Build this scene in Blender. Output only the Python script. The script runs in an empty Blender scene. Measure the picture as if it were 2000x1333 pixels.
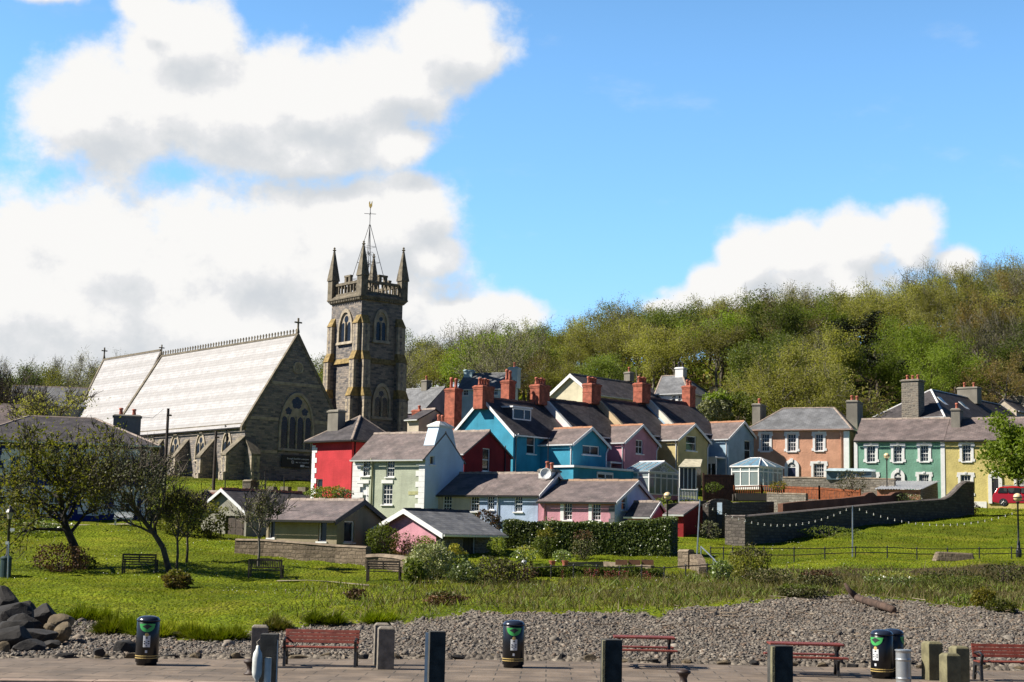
import bpy, bmesh, math, random
import numpy as np
from mathutils import Vector, Matrix
R = math.radians
scene = bpy.context.scene
COL = scene.collection

# ------------------------------------------------------------ camera
F = 3000.0                       # focal length in photo pixels (photo 2000 x 1333)
CAMZ = 3.1
PITCH = math.atan((1050 - 666.5) / F)
ROLL = R(1.2)
_f = Vector((0, math.cos(PITCH), math.sin(PITCH)))
_r0 = Vector((1, 0, 0)); _u0 = Vector((0, -math.sin(PITCH), math.cos(PITCH)))
_r = _r0 * math.cos(ROLL) + _u0 * math.sin(ROLL)
_u = _u0 * math.cos(ROLL) - _r0 * math.sin(ROLL)
CAM = Vector((0, 0, CAMZ))
cd = bpy.data.cameras.new('camera'); cam = bpy.data.objects.new('camera', cd); COL.objects.link(cam)
cd.sensor_width = 36.0; cd.lens = 36.0 * F / 2000.0; cd.clip_end = 20000; cd.clip_start = 0.5
m3 = Matrix((_r, _u, -_f)).transposed()
cam.matrix_world = Matrix.Translation(CAM) @ m3.to_4x4()
scene.camera = cam

# ------------------------------------------------------------ sun, sky, exposure
SUN_AZ, SUN_EL = R(96), R(41)    # degrees to the left of the view direction / above the horizon
SUN_DIR = Vector((-math.sin(SUN_AZ) * math.cos(SUN_EL), math.cos(SUN_AZ) * math.cos(SUN_EL), math.sin(SUN_EL)))
sd = bpy.data.lights.new('sun', 'SUN'); sd.energy = 5.0; sd.angle = R(0.5); sd.color = (1.0, 0.93, 0.82)
so = bpy.data.objects.new('sun', sd); COL.objects.link(so)
so.rotation_euler = SUN_DIR.to_track_quat('Z', 'Y').to_euler()
so.location = (-60, 40, 120)
scene.view_settings.view_transform = 'Standard'
scene.view_settings.look = 'None'
scene.view_settings.gamma = 1.0
scene.view_settings.exposure = 0.74
scene.cycles.max_bounces = 6
scene.cycles.transparent_max_bounces = 12

class NT:
    """small wrapper for building node trees"""
    def __init__(s, tree): s.t = tree; s.N = tree.nodes; s.L = tree.links
    def n(s, typ, **kw):
        nd = s.N.new(typ)
        for k, v in kw.items(): setattr(nd, k, v)
        return nd
    def put(s, sock, v):
        if v is None: return
        if isinstance(v, bpy.types.NodeSocket): s.L.new(v, sock)
        elif isinstance(v, (tuple, list)) and len(v) == 3 and sock.type == 'RGBA': sock.default_value = (*v, 1)
        else: sock.default_value = v
    def math(s, op, a, b=None, clamp=False):
        nd = s.n('ShaderNodeMath', operation=op); nd.use_clamp = clamp
        s.put(nd.inputs[0], a); s.put(nd.inputs[1], b); return nd.outputs[0]
    def vmath(s, op, a, b=None):
        nd = s.n('ShaderNodeVectorMath', operation=op); s.put(nd.inputs[0], a); s.put(nd.inputs[1], b)
        return nd.outputs['Value'] if op in ('LENGTH', 'DOT_PRODUCT') else nd.outputs[0]
    def mix(s, f, a, b, mode='MIX'):
        nd = s.n('ShaderNodeMix', data_type='RGBA', blend_type=mode)
        s.put(nd.inputs['Factor'], f); s.put(nd.inputs[6], a); s.put(nd.inputs[7], b); return nd.outputs[2]
    def ss(s, x, a, b, lo=0.0, hi=1.0):
        nd = s.n('ShaderNodeMapRange', interpolation_type='SMOOTHSTEP')
        s.put(nd.inputs[0], x); s.put(nd.inputs[1], a); s.put(nd.inputs[2], b); s.put(nd.inputs[3], lo); s.put(nd.inputs[4], hi)
        return nd.outputs[0]
    def noise(s, vec, scale, detail=3.0, rough=0.55, out='Fac'):
        nd = s.n('ShaderNodeTexNoise'); s.put(nd.inputs['Vector'], vec)
        nd.inputs['Scale'].default_value = scale; nd.inputs['Detail'].default_value = detail; nd.inputs['Roughness'].default_value = rough
        return nd.outputs[out]
    def mapping(s, vec, scale=(1, 1, 1), rot=(0, 0, 0)):
        nd = s.n('ShaderNodeMapping'); s.put(nd.inputs['Vector'], vec)
        nd.inputs['Scale'].default_value = scale; nd.inputs['Rotation'].default_value = rot; return nd.outputs[0]
    def ramp(s, fac, stops):
        nd = s.n('ShaderNodeValToRGB'); s.put(nd.inputs[0], fac); e = nd.color_ramp.elements
        while len(e) < len(stops): e.new(0.5)
        for el, (p, c) in zip(e, stops): el.position = p; el.color = (*c, 1)
        return nd.outputs[0]
    def coord(s, k): return s.n('ShaderNodeTexCoord').outputs[k]

# world: Nishita sky with cumulus banks placed by compass direction and height
W_ = bpy.data.worlds.new('World'); scene.world = W_; W_.use_nodes = True
w = NT(W_.node_tree); w.N.clear()
sky = w.n('ShaderNodeTexSky', sky_type='NISHITA'); sky.sun_disc = False
sky.sun_elevation = SUN_EL; sky.sun_rotation = -SUN_AZ; sky.altitude = 10; sky.air_density = 1.0; sky.dust_density = 0.3; sky.ozone_density = 3.0
gen = w.coord('Generated')
sep = w.n('ShaderNodeSeparateXYZ'); w.L.new(gen, sep.inputs[0])
az = w.math('ARCTAN2', sep.outputs[0], sep.outputs[1])
el = w.math('ARCSINE', sep.outputs[2])
cx = w.n('ShaderNodeCombineXYZ'); w.L.new(az, cx.inputs[0]); w.L.new(el, cx.inputs[1])
BANKS = []     # azimuth, elevation, half width, half height (radians)
def bank(px, py, rx, ry):
    BANKS.append(((px - 1000) / F, (1050 + (px - 1000) * 0.021 - py) / F * 0.985, rx / F, ry / F))
for b in [(170, 235, 165, 150), (400, 215, 300, 150), (600, 205, 270, 150), (330, 100, 170, 110), (850, 80, 160, 115), (740, 150, 160, 100),
          (900, 110, 110, 60), (250, 40, 70, 50), (560, 290, 250, 70), (760, 285, 100, 60),
          (200, 520, 280, 180), (470, 510, 300, 170), (700, 450, 220, 130), (800, 400, 110, 110), (120, 620, 420, 190), (500, 700, 560, 130), (420, 640, 360, 150),
          (700, 600, 300, 160), (900, 615, 170, 70), (1000, 610, 90, 50), (830, 500, 90, 60), (-150, 600, 250, 200), (60, 10, 110, 50),
          (1395, 560, 60, 60), (1460, 510, 75, 85), (1560, 500, 110, 85), (1670, 480, 120, 85), (1765, 475, 80, 80), (1850, 530, 50, 40),
          (1500, 590, 220, 40), (1600, 560, 200, 70), (1300, 600, 50, 22), (-400, 300, 300, 250)]:
    bank(*b)
def cloud_density(vec):
    nz = w.noise(w.mapping(vec, (1, 1.25, 1)), 11.0, 2.5, 0.5)
    nf = w.noise(w.mapping(vec, (1, 1.15, 1)), 26.0, 10.0, 0.6)
    acc = None
    for (a0, e0, ra, re) in BANKS:
        d = w.vmath('LENGTH', w.vmath('MULTIPLY', w.vmath('SUBTRACT', vec, (a0, e0, 0)), (1 / ra, 1 / re, 0)))
        v = w.math('SUBTRACT', 1.0, d)
        if acc is None: acc = v
        else:
            nd = w.n('ShaderNodeMath', operation='SMOOTH_MAX'); w.L.new(acc, nd.inputs[0]); w.L.new(v, nd.inputs[1]); nd.inputs[2].default_value = 0.25
            acc = nd.outputs[0]
    k = w.math('MULTIPLY', w.math('SUBTRACT', nz, 0.5), 0.9)
    k2 = w.math('MULTIPLY', w.math('SUBTRACT', nf, 0.5), 1.15)
    return w.math('ADD', w.math('ADD', acc, k), k2)
v0 = cx.outputs[0]
den = cloud_density(v0)
den2 = cloud_density(w.vmath('ADD', v0, (-0.012, 0.022, 0)))
alpha = w.ss(den, -0.07, 0.40)
wisp = w.ss(w.noise(w.mapping(v0, (1, 2.2, 1)), 9.0, 6.0, 0.6), 0.56, 0.8, 0.0, 0.22)
alpha = w.math('MAXIMUM', alpha, wisp)
lit = w.math('SUBTRACT', den, den2)
lit = w.math('ADD', w.math('MULTIPLY', lit, 1.0), w.math('MULTIPLY', w.math('SUBTRACT', den2, 0.6), -0.27))
shade = w.ss(lit, -0.62, 0.22)
ccol = w.ramp(shade, [(0.0, (0.80, 0.84, 0.885)), (0.4, (0.90, 0.925, 0.95)), (0.75, (0.99, 1.0, 1.02)), (1.0, (1.16, 1.15, 1.13))])
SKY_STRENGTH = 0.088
# sky dimmed overhead, sideways and behind the viewer to cut the fill light
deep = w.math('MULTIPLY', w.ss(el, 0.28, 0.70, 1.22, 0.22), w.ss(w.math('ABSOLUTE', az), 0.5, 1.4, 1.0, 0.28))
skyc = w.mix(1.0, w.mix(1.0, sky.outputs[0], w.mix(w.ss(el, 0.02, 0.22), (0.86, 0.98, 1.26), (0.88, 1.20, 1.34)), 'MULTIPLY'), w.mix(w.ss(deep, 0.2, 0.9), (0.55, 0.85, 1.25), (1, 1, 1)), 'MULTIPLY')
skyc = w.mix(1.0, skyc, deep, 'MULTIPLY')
cl = w.vmath('MULTIPLY', ccol, (0.495 / SKY_STRENGTH,) * 3)
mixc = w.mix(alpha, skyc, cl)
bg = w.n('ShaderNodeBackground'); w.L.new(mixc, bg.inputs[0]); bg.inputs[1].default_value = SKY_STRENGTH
wo = w.n('ShaderNodeOutputWorld'); w.L.new(bg.outputs[0], wo.inputs[0])

# ------------------------------------------------------------ pixel <-> place
def yh(px): return 1050 + (px - 1000) * math.tan(ROLL)
def ray(px, py): return _f + _r * ((px - 1000) / F) + _u * ((666.5 - py) / F)
def P(px, py, D):
    d = ray(px, py); return CAM + d * (D / d.y)
def proj(p):
    d = Vector(p) - CAM; z = d.dot(_f); return (1000 + F * d.dot(_r) / z, 666.5 - F * d.dot(_u) / z)

# ------------------------------------------------------------ mesh helpers
def tag(o, label=None, cat=None, group=None, kind=None):
    if label: o['label'] = label
    if cat: o['category'] = cat
    if group: o['group'] = group
    if kind: o['kind'] = kind
    return o
def empty(name, loc, rz=0.0, label=None, cat=None, group=None):
    o = bpy.data.objects.new(name, None); COL.objects.link(o); o.location = loc; o.rotation_euler = (0, 0, rz); o.empty_display_size = 0.3
    return tag(o, label, cat, group)
def auto_uv(me):
    uvl = me.uv_layers.new(name='UVMap')
    n = len(me.loops)
    if n == 0: return
    co = np.empty(len(me.vertices) * 3); me.vertices.foreach_get('co', co); co = co.reshape(-1, 3)
    vi = np.empty(n, int); me.loops.foreach_get('vertex_index', vi)
    npoly = len(me.polygons); nr = np.empty(npoly * 3); me.polygons.foreach_get('normal', nr); nr = nr.reshape(-1, 3)
    tot = np.empty(npoly, int); me.polygons.foreach_get('loop_total', tot)
    nl = np.repeat(nr, tot, axis=0)
    t = np.stack([-nl[:, 1], nl[:, 0], np.zeros(n)], 1); ln = np.linalg.norm(t, axis=1)
    flat = ln < 0.05
    t[flat] = (1, 0, 0); ln[flat] = 1; t /= ln[:, None]
    b = np.cross(nl, t)
    p = co[vi]
    uv = np.stack([(p * t).sum(1), (p * b).sum(1)], 1)
    uvl.data.foreach_set('uv', uv.astype(np.float32).ravel())
class MB:
    def __init__(s): s.bm = bmesh.new()
    def face(s, pts, mi=0):
        try:
            f = s.bm.faces.new([s.bm.verts.new(p) for p in pts]); f.material_index = mi; return f
        except ValueError: return None
    def box(s, a, b, mi=0):
        x0, y0, z0 = a; x1, y1, z1 = b
        v = [s.bm.verts.new(p) for p in [(x0, y0, z0), (x1, y0, z0), (x1, y1, z0), (x0, y1, z0), (x0, y0, z1), (x1, y0, z1), (x1, y1, z1), (x0, y1, z1)]]
        for q in [(3, 2, 1, 0), (4, 5, 6, 7), (0, 1, 5, 4), (1, 2, 6, 5), (2, 3, 7, 6), (3, 0, 4, 7)]:
            f = s.bm.faces.new([v[i] for i in q]); f.material_index = mi
        return s
    def hull8(s, v8, mi=0):
        v = [s.bm.verts.new(p) for p in v8]
        for q in [(3, 2, 1, 0), (4, 5, 6, 7), (0, 1, 5, 4), (1, 2, 6, 5), (2, 3, 7, 6), (3, 0, 4, 7)]:
            f = s.bm.faces.new([v[i] for i in q]); f.material_index = mi
        return s
    def extrude(s, poly, vec, mi=0):
        """closed prism: planar polygon of 3-D points pushed along vec"""
        a = [s.bm.verts.new(p) for p in poly]; b = [s.bm.verts.new(Vector(p) + Vector(vec)) for p in poly]
        k = len(poly)
        fs = [s.bm.faces.new(a[::-1]), s.bm.faces.new(b)]
        for i in range(k): fs.append(s.bm.faces.new((a[i], a[(i + 1) % k], b[(i + 1) % k], b[i])))
        for f in fs: f.material_index = mi
        return s
    def ring(s, outer, inner, vec, mi=0):
        """extruded band between two outlines with the same point count (closed)"""
        k = len(outer); V = Vector(vec)
        o0 = [s.bm.verts.new(p) for p in outer]; i0 = [s.bm.verts.new(p) for p in inner]
        o1 = [s.bm.verts.new(Vector(p) + V) for p in outer]; i1 = [s.bm.verts.new(Vector(p) + V) for p in inner]
        for j in range(k):
            n = (j + 1) % k
            for q in [(o1[j], o1[n], i1[n], i1[j]), (o0[n], o0[j], i0[j], i0[n]), (o0[j], o0[n], o1[n], o1[j]), (i0[n], i0[j], i1[j], i1[n])]:
                f = s.bm.faces.new(q); f.material_index = mi
        return s
    def tube(s, pts, rads, n=8, cap=True, mi=0):
        rings = []; pts = [Vector(p) for p in pts]
        if not hasattr(rads, '__len__'): rads = [rads] * len(pts)
        for i, p in enumerate(pts):
            d = (pts[min(i + 1, len(pts) - 1)] - pts[max(i - 1, 0)]).normalized()
            a = d.cross(Vector((0, 0, 1)));
            if a.length < 1e-3: a = d.cross(Vector((1, 0, 0)))
            a.normalize(); b = d.cross(a)
            rings.append([s.bm.verts.new(p + (a * math.cos(t) + b * math.sin(t)) * rads[i]) for t in [2 * math.pi * k / n for k in range(n)]])
        for r0, r1 in zip(rings, rings[1:]):
            for k in range(n):
                f = s.bm.faces.new((r0[k], r0[(k + 1) % n], r1[(k + 1) % n], r1[k])); f.material_index = mi
        if cap:
            for rr in (rings[0], rings[-1]):
                try: s.bm.faces.new(rr).material_index = mi
                except ValueError: pass
        return s
    def lathe(s, prof, c=(0, 0, 0), n=20, mi=0):
        c = Vector(c); rings = []
        for (r, z) in prof:
            r = max(r, 1e-4)
            rings.append([s.bm.verts.new(c + Vector((r * math.cos(2 * math.pi * k / n), r * math.sin(2 * math.pi * k / n), z))) for k in range(n)])
        for r0, r1 in zip(rings, rings[1:]):
            for k in range(n):
                f = s.bm.faces.new((r0[k], r0[(k + 1) % n], r1[(k + 1) % n], r1[k])); f.material_index = mi
        for rr in (rings[0], rings[-1]):
            try: s.bm.faces.new(rr).material_index = mi
            except ValueError: pass
        return s
    def build(s, name, mat, parent=None, smooth=False, bevel=0.0, loc=None):
        bmesh.ops.recalc_face_normals(s.bm, faces=s.bm.faces) if not getattr(s, 'keep', False) else None
        me = bpy.data.meshes.new(name); s.bm.to_mesh(me); s.bm.free()
        for m in (mat if isinstance(mat, (list, tuple)) else [mat]): me.materials.append(m)
        if smooth: me.polygons.foreach_set('use_smooth', [True] * len(me.polygons))
        auto_uv(me)
        o = bpy.data.objects.new(name, me); COL.objects.link(o)
        if parent: o.parent = parent
        if loc: o.location = loc
        if bevel:
            md = o.modifiers.new('bevel', 'BEVEL'); md.width = bevel; md.segments = 2; md.limit_method = 'ANGLE'
        return o
def mesh_np(name, verts, faces, mat, parent=None, mats_idx=None, smooth=False):
    """verts (n,3), faces (m,k) numpy"""
    me = bpy.data.meshes.new(name); k = faces.shape[1]
    me.vertices.add(len(verts)); me.vertices.foreach_set('co', verts.astype(np.float32).ravel())
    me.loops.add(faces.size); me.loops.foreach_set('vertex_index', faces.astype(np.int32).ravel())
    me.polygons.add(len(faces)); me.polygons.foreach_set('loop_start', np.arange(0, faces.size, k, dtype=np.int32))
    for m in (mat if isinstance(mat, (list, tuple)) else [mat]): me.materials.append(m)
    if mats_idx is not None: me.polygons.foreach_set('material_index', mats_idx.astype(np.int32))
    if smooth: me.polygons.foreach_set('use_smooth', [True] * len(faces))
    me.update(calc_edges=True)
    if name is None: return me
    o = bpy.data.objects.new(name, me); COL.objects.link(o)
    if parent: o.parent = parent
    return o
def kids(o): return [c for c in bpy.data.objects if c.parent == o]
def copy_tree(o, parent=None, _ch=None):
    if _ch is None:
        _ch = {}
        for c in bpy.data.objects:
            if c.parent: _ch.setdefault(c.parent.name, []).append(c)
    c = o.copy(); COL.objects.link(c)
    if parent: c.parent = parent
    for ch in _ch.get(o.name, []): copy_tree(ch, c, _ch)
    return c

# ------------------------------------------------------------ materials
MATS = {}
def material(name):
    m = bpy.data.materials.new(name); m.use_nodes = True; t = NT(m.node_tree); t.N.clear()
    out = t.n('ShaderNodeOutputMaterial'); bs = t.n('ShaderNodeBsdfPrincipled'); t.L.new(bs.outputs[0], out.inputs[0])
    MATS[name] = m; return m, t, bs, out
def bump(t, bs, h, strength, dist=0.02):
    b = t.n('ShaderNodeBump'); b.inputs['Strength'].default_value = strength; b.inputs['Distance'].default_value = dist
    t.put(b.inputs['Height'], h); t.L.new(b.outputs[0], bs.inputs['Normal'])
def plain(name, col, rough=0.5, metal=0.0, var=0.12, nscale=3.0, spec=0.5, bmp=0.0):
    m, t, bs, _ = material(name); c = t.coord('Object')
    nz = t.noise(c, nscale, 4.0)
    k = t.ss(nz, 0.3, 0.7, 1 - var, 1 + var)
    t.put(bs.inputs['Base Color'], t.mix(1.0, col, k, 'MULTIPLY')); bs.inputs['Roughness'].default_value = rough
    bs.inputs['Metallic'].default_value = metal; bs.inputs['Specular IOR Level'].default_value = spec
    if bmp: bump(t, bs, t.noise(c, nscale * 8, 4), bmp)
    return m
def paint(name, col, grain=0.35, dirt=0.24):
    """painted roughcast: mottled, streaked by rain, bumpy"""
    m, t, bs, _ = material(name); c = t.coord('Object'); uv = t.coord('UV')
    big = t.ss(t.noise(c, 0.7, 4), 0.3, 0.72, 1.0 - dirt, 1.05)
    streak = t.ss(t.noise(t.mapping(uv, (3.2, 0.18, 1)), 1.0, 5), 0.5, 0.85, 1.0, 1 - dirt * 0.9)
    fine = t.ss(t.noise(c, 16, 3), 0.3, 0.7, 0.94, 1.05)
    k = t.math('MULTIPLY', t.math('MULTIPLY', big, streak), fine)
    t.put(bs.inputs['Base Color'], t.mix(1.0, col, k, 'MULTIPLY'))
    bs.inputs['Roughness'].default_value = 0.85; bs.inputs['Specular IOR Level'].default_value = 0.25
    bump(t, bs, t.math('ADD', t.noise(c, 9, 5), t.noise(c, 2.0, 2)), grain, 0.04); return m
def slate(name, c1, c2, lichen=(0.45, 0.43, 0.36), la=0.35, rough=0.6, spec=0.5, bw=0.42, bh=0.24, band=0.0):
    m, t, bs, _ = material(name); uv = t.coord('UV'); c = t.coord('Object')
    br = t.n('ShaderNodeTexBrick'); t.put(br.inputs['Vector'], uv); br.inputs['Scale'].default_value = 1.0
    br.inputs['Brick Width'].default_value = bw; br.inputs['Row Height'].default_value = bh; br.inputs['Mortar Size'].default_value = 0.012
    br.inputs['Mortar Smooth'].default_value = 0.6; br.inputs['Bias'].default_value = 0.0; br.offset = 0.5
    t.put(br.inputs['Color1'], c1); t.put(br.inputs['Color2'], c2); t.put(br.inputs['Mortar'], tuple(x * 0.35 for x in c1))
    nz = t.noise(c, 1.1, 5)
    base = t.mix(1.0, br.outputs['Color'], t.ss(nz, 0.3, 0.7, 0.92 if band else 0.72, 1.06 if band else 1.25), 'MULTIPLY')
    base = t.mix(t.math('MULTIPLY', t.ss(t.noise(c, 3.4, 6, 0.7), 0.56, 0.72), la), base, lichen)
    sp = t.ss(t.noise(c, 9.0, 2), 0.70, 0.76, 0.0, 0.75)
    base = t.mix(t.math('MULTIPLY', sp, min(1, la * 2)), base, (0.55, 0.54, 0.48))
    if band:
        sx = t.n('ShaderNodeSeparateXYZ'); t.L.new(uv, sx.inputs[0])
        bz = t.ss(t.math('SINE', t.math('MULTIPLY', sx.outputs[1], 3.7)), -0.25, 0.3)
        base = t.mix(t.math('MULTIPLY', bz, band), base, tuple(x * 0.55 for x in c1))
        t.put(bs.inputs['Roughness'], t.math('ADD', rough, t.math('MULTIPLY', bz, 0.12)))
    else: bs.inputs['Roughness'].default_value = rough
    t.put(bs.inputs['Base Color'], base); bs.inputs['Specular IOR Level'].default_value = spec
    # each course tilts a little, edges step down
    sx = t.n('ShaderNodeSeparateXYZ'); t.L.new(uv, sx.inputs[0])
    saw = t.math('FRACT', t.math('DIVIDE', sx.outputs[1], bh))
    h = t.math('ADD', t.math('MULTIPLY', saw, -0.7), t.math('MULTIPLY', br.outputs['Fac'], -0.4))
    h = t.math('ADD', h, t.math('MULTIPLY', t.noise(c, 5, 4), 0.8))
    bump(t, bs, h, 0.55, 0.03); return m
def rubble(name, cols, mortar=(0.30, 0.28, 0.24), bw=0.5, bh=0.2, msize=0.03, bmp=0.8):
    m, t, bs, _ = material(name); uv = t.coord('UV'); c = t.coord('Object')
    wob = t.vmath('MULTIPLY', t.vmath('SUBTRACT', t.noise(c, 1.7, 3, out='Color'), (0.5, 0.5, 0.5)), (0.32, 0.22, 0))
    uvw = t.vmath('ADD', uv, wob)
    br = t.n('ShaderNodeTexBrick'); t.put(br.inputs['Vector'], uvw); br.inputs['Scale'].default_value = 1.0
    br.inputs['Brick Width'].default_value = bw; br.inputs['Row Height'].default_value = bh; br.inputs['Mortar Size'].default_value = msize
    br.inputs['Mortar Smooth'].default_value = 0.4; br.squash = 0.7; br.squash_frequency = 3
    t.put(br.inputs['Color1'], (0, 0, 0)); t.put(br.inputs['Color2'], (1, 1, 1)); t.put(br.inputs['Mortar'], (0.5, 0.5, 0.5))
    st = [(i / (len(cols) - 1), cc) for i, cc in enumerate(cols)]
    k = t.math('ADD', t.math('MULTIPLY', br.outputs['Color'], 0.75), t.math('MULTIPLY', t.noise(c, 2.2, 4), 0.25))
    base = t.ramp(k, st)
    base = t.mix(1.0, base, t.ss(t.noise(c, 14, 4), 0.3, 0.7, 0.75, 1.2), 'MULTIPLY')
    base = t.mix(br.outputs['Fac'], base, mortar)
    t.put(bs.inputs['Base Color'], base); bs.inputs['Roughness'].default_value = 0.9; bs.inputs['Specular IOR Level'].default_value = 0.2
    h = t.math('ADD', t.math('MULTIPLY', br.outputs['Fac'], -1.0), t.math('MULTIPLY', t.noise(c, 6, 4), 0.9))
    bump(t, bs, h, bmp, 0.06); return m
def brick(name, c1, c2, mortar=(0.35, 0.3, 0.26)):
    m, t, bs, _ = material(name); uv = t.coord('UV'); c = t.coord('Object')
    br = t.n('ShaderNodeTexBrick'); t.put(br.inputs['Vector'], uv); br.inputs['Scale'].default_value = 1.0
    br.inputs['Brick Width'].default_value = 0.225; br.inputs['Row Height'].default_value = 0.075; br.inputs['Mortar Size'].default_value = 0.008
    t.put(br.inputs['Color1'], c1); t.put(br.inputs['Color2'], c2); t.put(br.inputs['Mortar'], mortar)
    t.put(bs.inputs['Base Color'], t.mix(1.0, br.outputs['Color'], t.ss(t.noise(c, 2.5, 5), 0.3, 0.7, 0.65, 1.25), 'MULTIPLY'))
    bs.inputs['Roughness'].default_value = 0.9; bump(t, bs, br.outputs['Fac'], -0.4, 0.01); return m
def glass(name, col=(0.02, 0.025, 0.03), rough=0.05):
    m, t, bs, _ = material(name); c = t.coord('Object')
    curt = t.ss(t.noise(t.mapping(c, (1.3, 1.3, 0.5)), 1.0, 2), 0.55, 0.6, 0.0, 1.0)
    t.put(bs.inputs['Base Color'], t.mix(t.math('MULTIPLY', curt, 0.12), col, (0.30, 0.30, 0.29)))
    bs.inputs['Roughness'].default_value = rough
    bump(t, bs, t.noise(c, 1.2, 2), 0.05, 0.05); return m
def clearglass(name):
    m, t, bs, out = material(name)
    bs.inputs['Base Color'].default_value = (0.55, 0.68, 0.68, 1); bs.inputs['Roughness'].default_value = 0.05
    tr = t.n('ShaderNodeBsdfTransparent'); tr.inputs[0].default_value = (0.75, 0.82, 0.82, 1)
    mx = t.n('ShaderNodeMixShader'); mx.inputs[0].default_value = 0.35
    t.L.new(tr.outputs[0], mx.inputs[1]); t.L.new(bs.outputs[0], mx.inputs[2]); t.L.new(mx.outputs[0], out.inputs[0]); return m
def leaf(name, cols, trans=0.35, rough=0.55, spec=0.2):
    """leaf cards: colour picked per leaf, some light passes through"""
    m, t, bs, out = material(name)
    ge = t.n('ShaderNodeNewGeometry'); oi = t.n('ShaderNodeObjectInfo')
    k = t.math('FRACT', t.math('ADD', t.math('MULTIPLY', ge.outputs['Random Per Island'], 0.62), t.math('MULTIPLY', oi.outputs['Random'], 0.38)))
    base = t.ramp(k, [(i / (len(cols) - 1), cc) for i, cc in enumerate(cols)])
    base = t.mix(1.0, base, t.ss(t.math('FRACT', t.math('MULTIPLY', oi.outputs['Random'], 7.3)), 0, 1, 0.62, 1.3), 'MULTIPLY')
    t.put(bs.inputs['Base Color'], base); bs.inputs['Roughness'].default_value = rough; bs.inputs['Specular IOR Level'].default_value = spec
    tl = t.n('ShaderNodeBsdfTranslucent'); t.put(tl.inputs[0], t.mix(1.0, base, (1.1, 1.15, 0.45), 'MULTIPLY'))
    mx = t.n('ShaderNodeMixShader'); mx.inputs[0].default_value = trans
    t.L.new(bs.outputs[0], mx.inputs[1]); t.L.new(tl.outputs[0], mx.inputs[2]); t.L.new(mx.outputs[0], out.inputs[0]); return m

MW = paint('white_render', (0.78, 0.78, 0.76), 0.15, 0.08)
MTRIM = plain('white_trim', (0.80, 0.80, 0.79), 0.45, var=0.06)
MFASC = plain('white_fascia', (0.74, 0.75, 0.76), 0.4, var=0.08)
MDARK = plain('dark_gutter', (0.03, 0.03, 0.035), 0.5)
MGLASS = glass('window_glass'); MCG = clearglass('conservatory_glass')
MSLATE = slate('brown_slate', (0.19, 0.148, 0.14), (0.135, 0.11, 0.106), la=0.26)
MSLATED = slate('dark_slate', (0.085, 0.076, 0.08), (0.055, 0.05, 0.055), la=0.22, rough=0.72, spec=0.3)
MSLATEG = slate('grey_slate', (0.18, 0.185, 0.195), (0.14, 0.145, 0.155), la=0.15)
MRIDGE = plain('ridge_tile', (0.30, 0.24, 0.20), 0.8, var=0.3)
MTERRA = plain('terracotta', (0.42, 0.13, 0.08), 0.75, var=0.25)
MREDBR = brick('red_brick', (0.40, 0.105, 0.06), (0.30, 0.075, 0.045), (0.34, 0.14, 0.09))
MCEM = paint('cement_render', (0.27, 0.25, 0.21), 0.2, 0.3)
MSTONE = rubble('garden_stone', [(0.10, 0.09, 0.08), (0.19, 0.17, 0.15), (0.26, 0.22, 0.18), (0.15, 0.14, 0.13)])
MIRON = plain('black_iron', (0.02, 0.02, 0.022), 0.45)
MTIMBER = plain('dark_timber', (0.055, 0.04, 0.03), 0.75, var=0.35, nscale=6, bmp=0.3)
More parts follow.
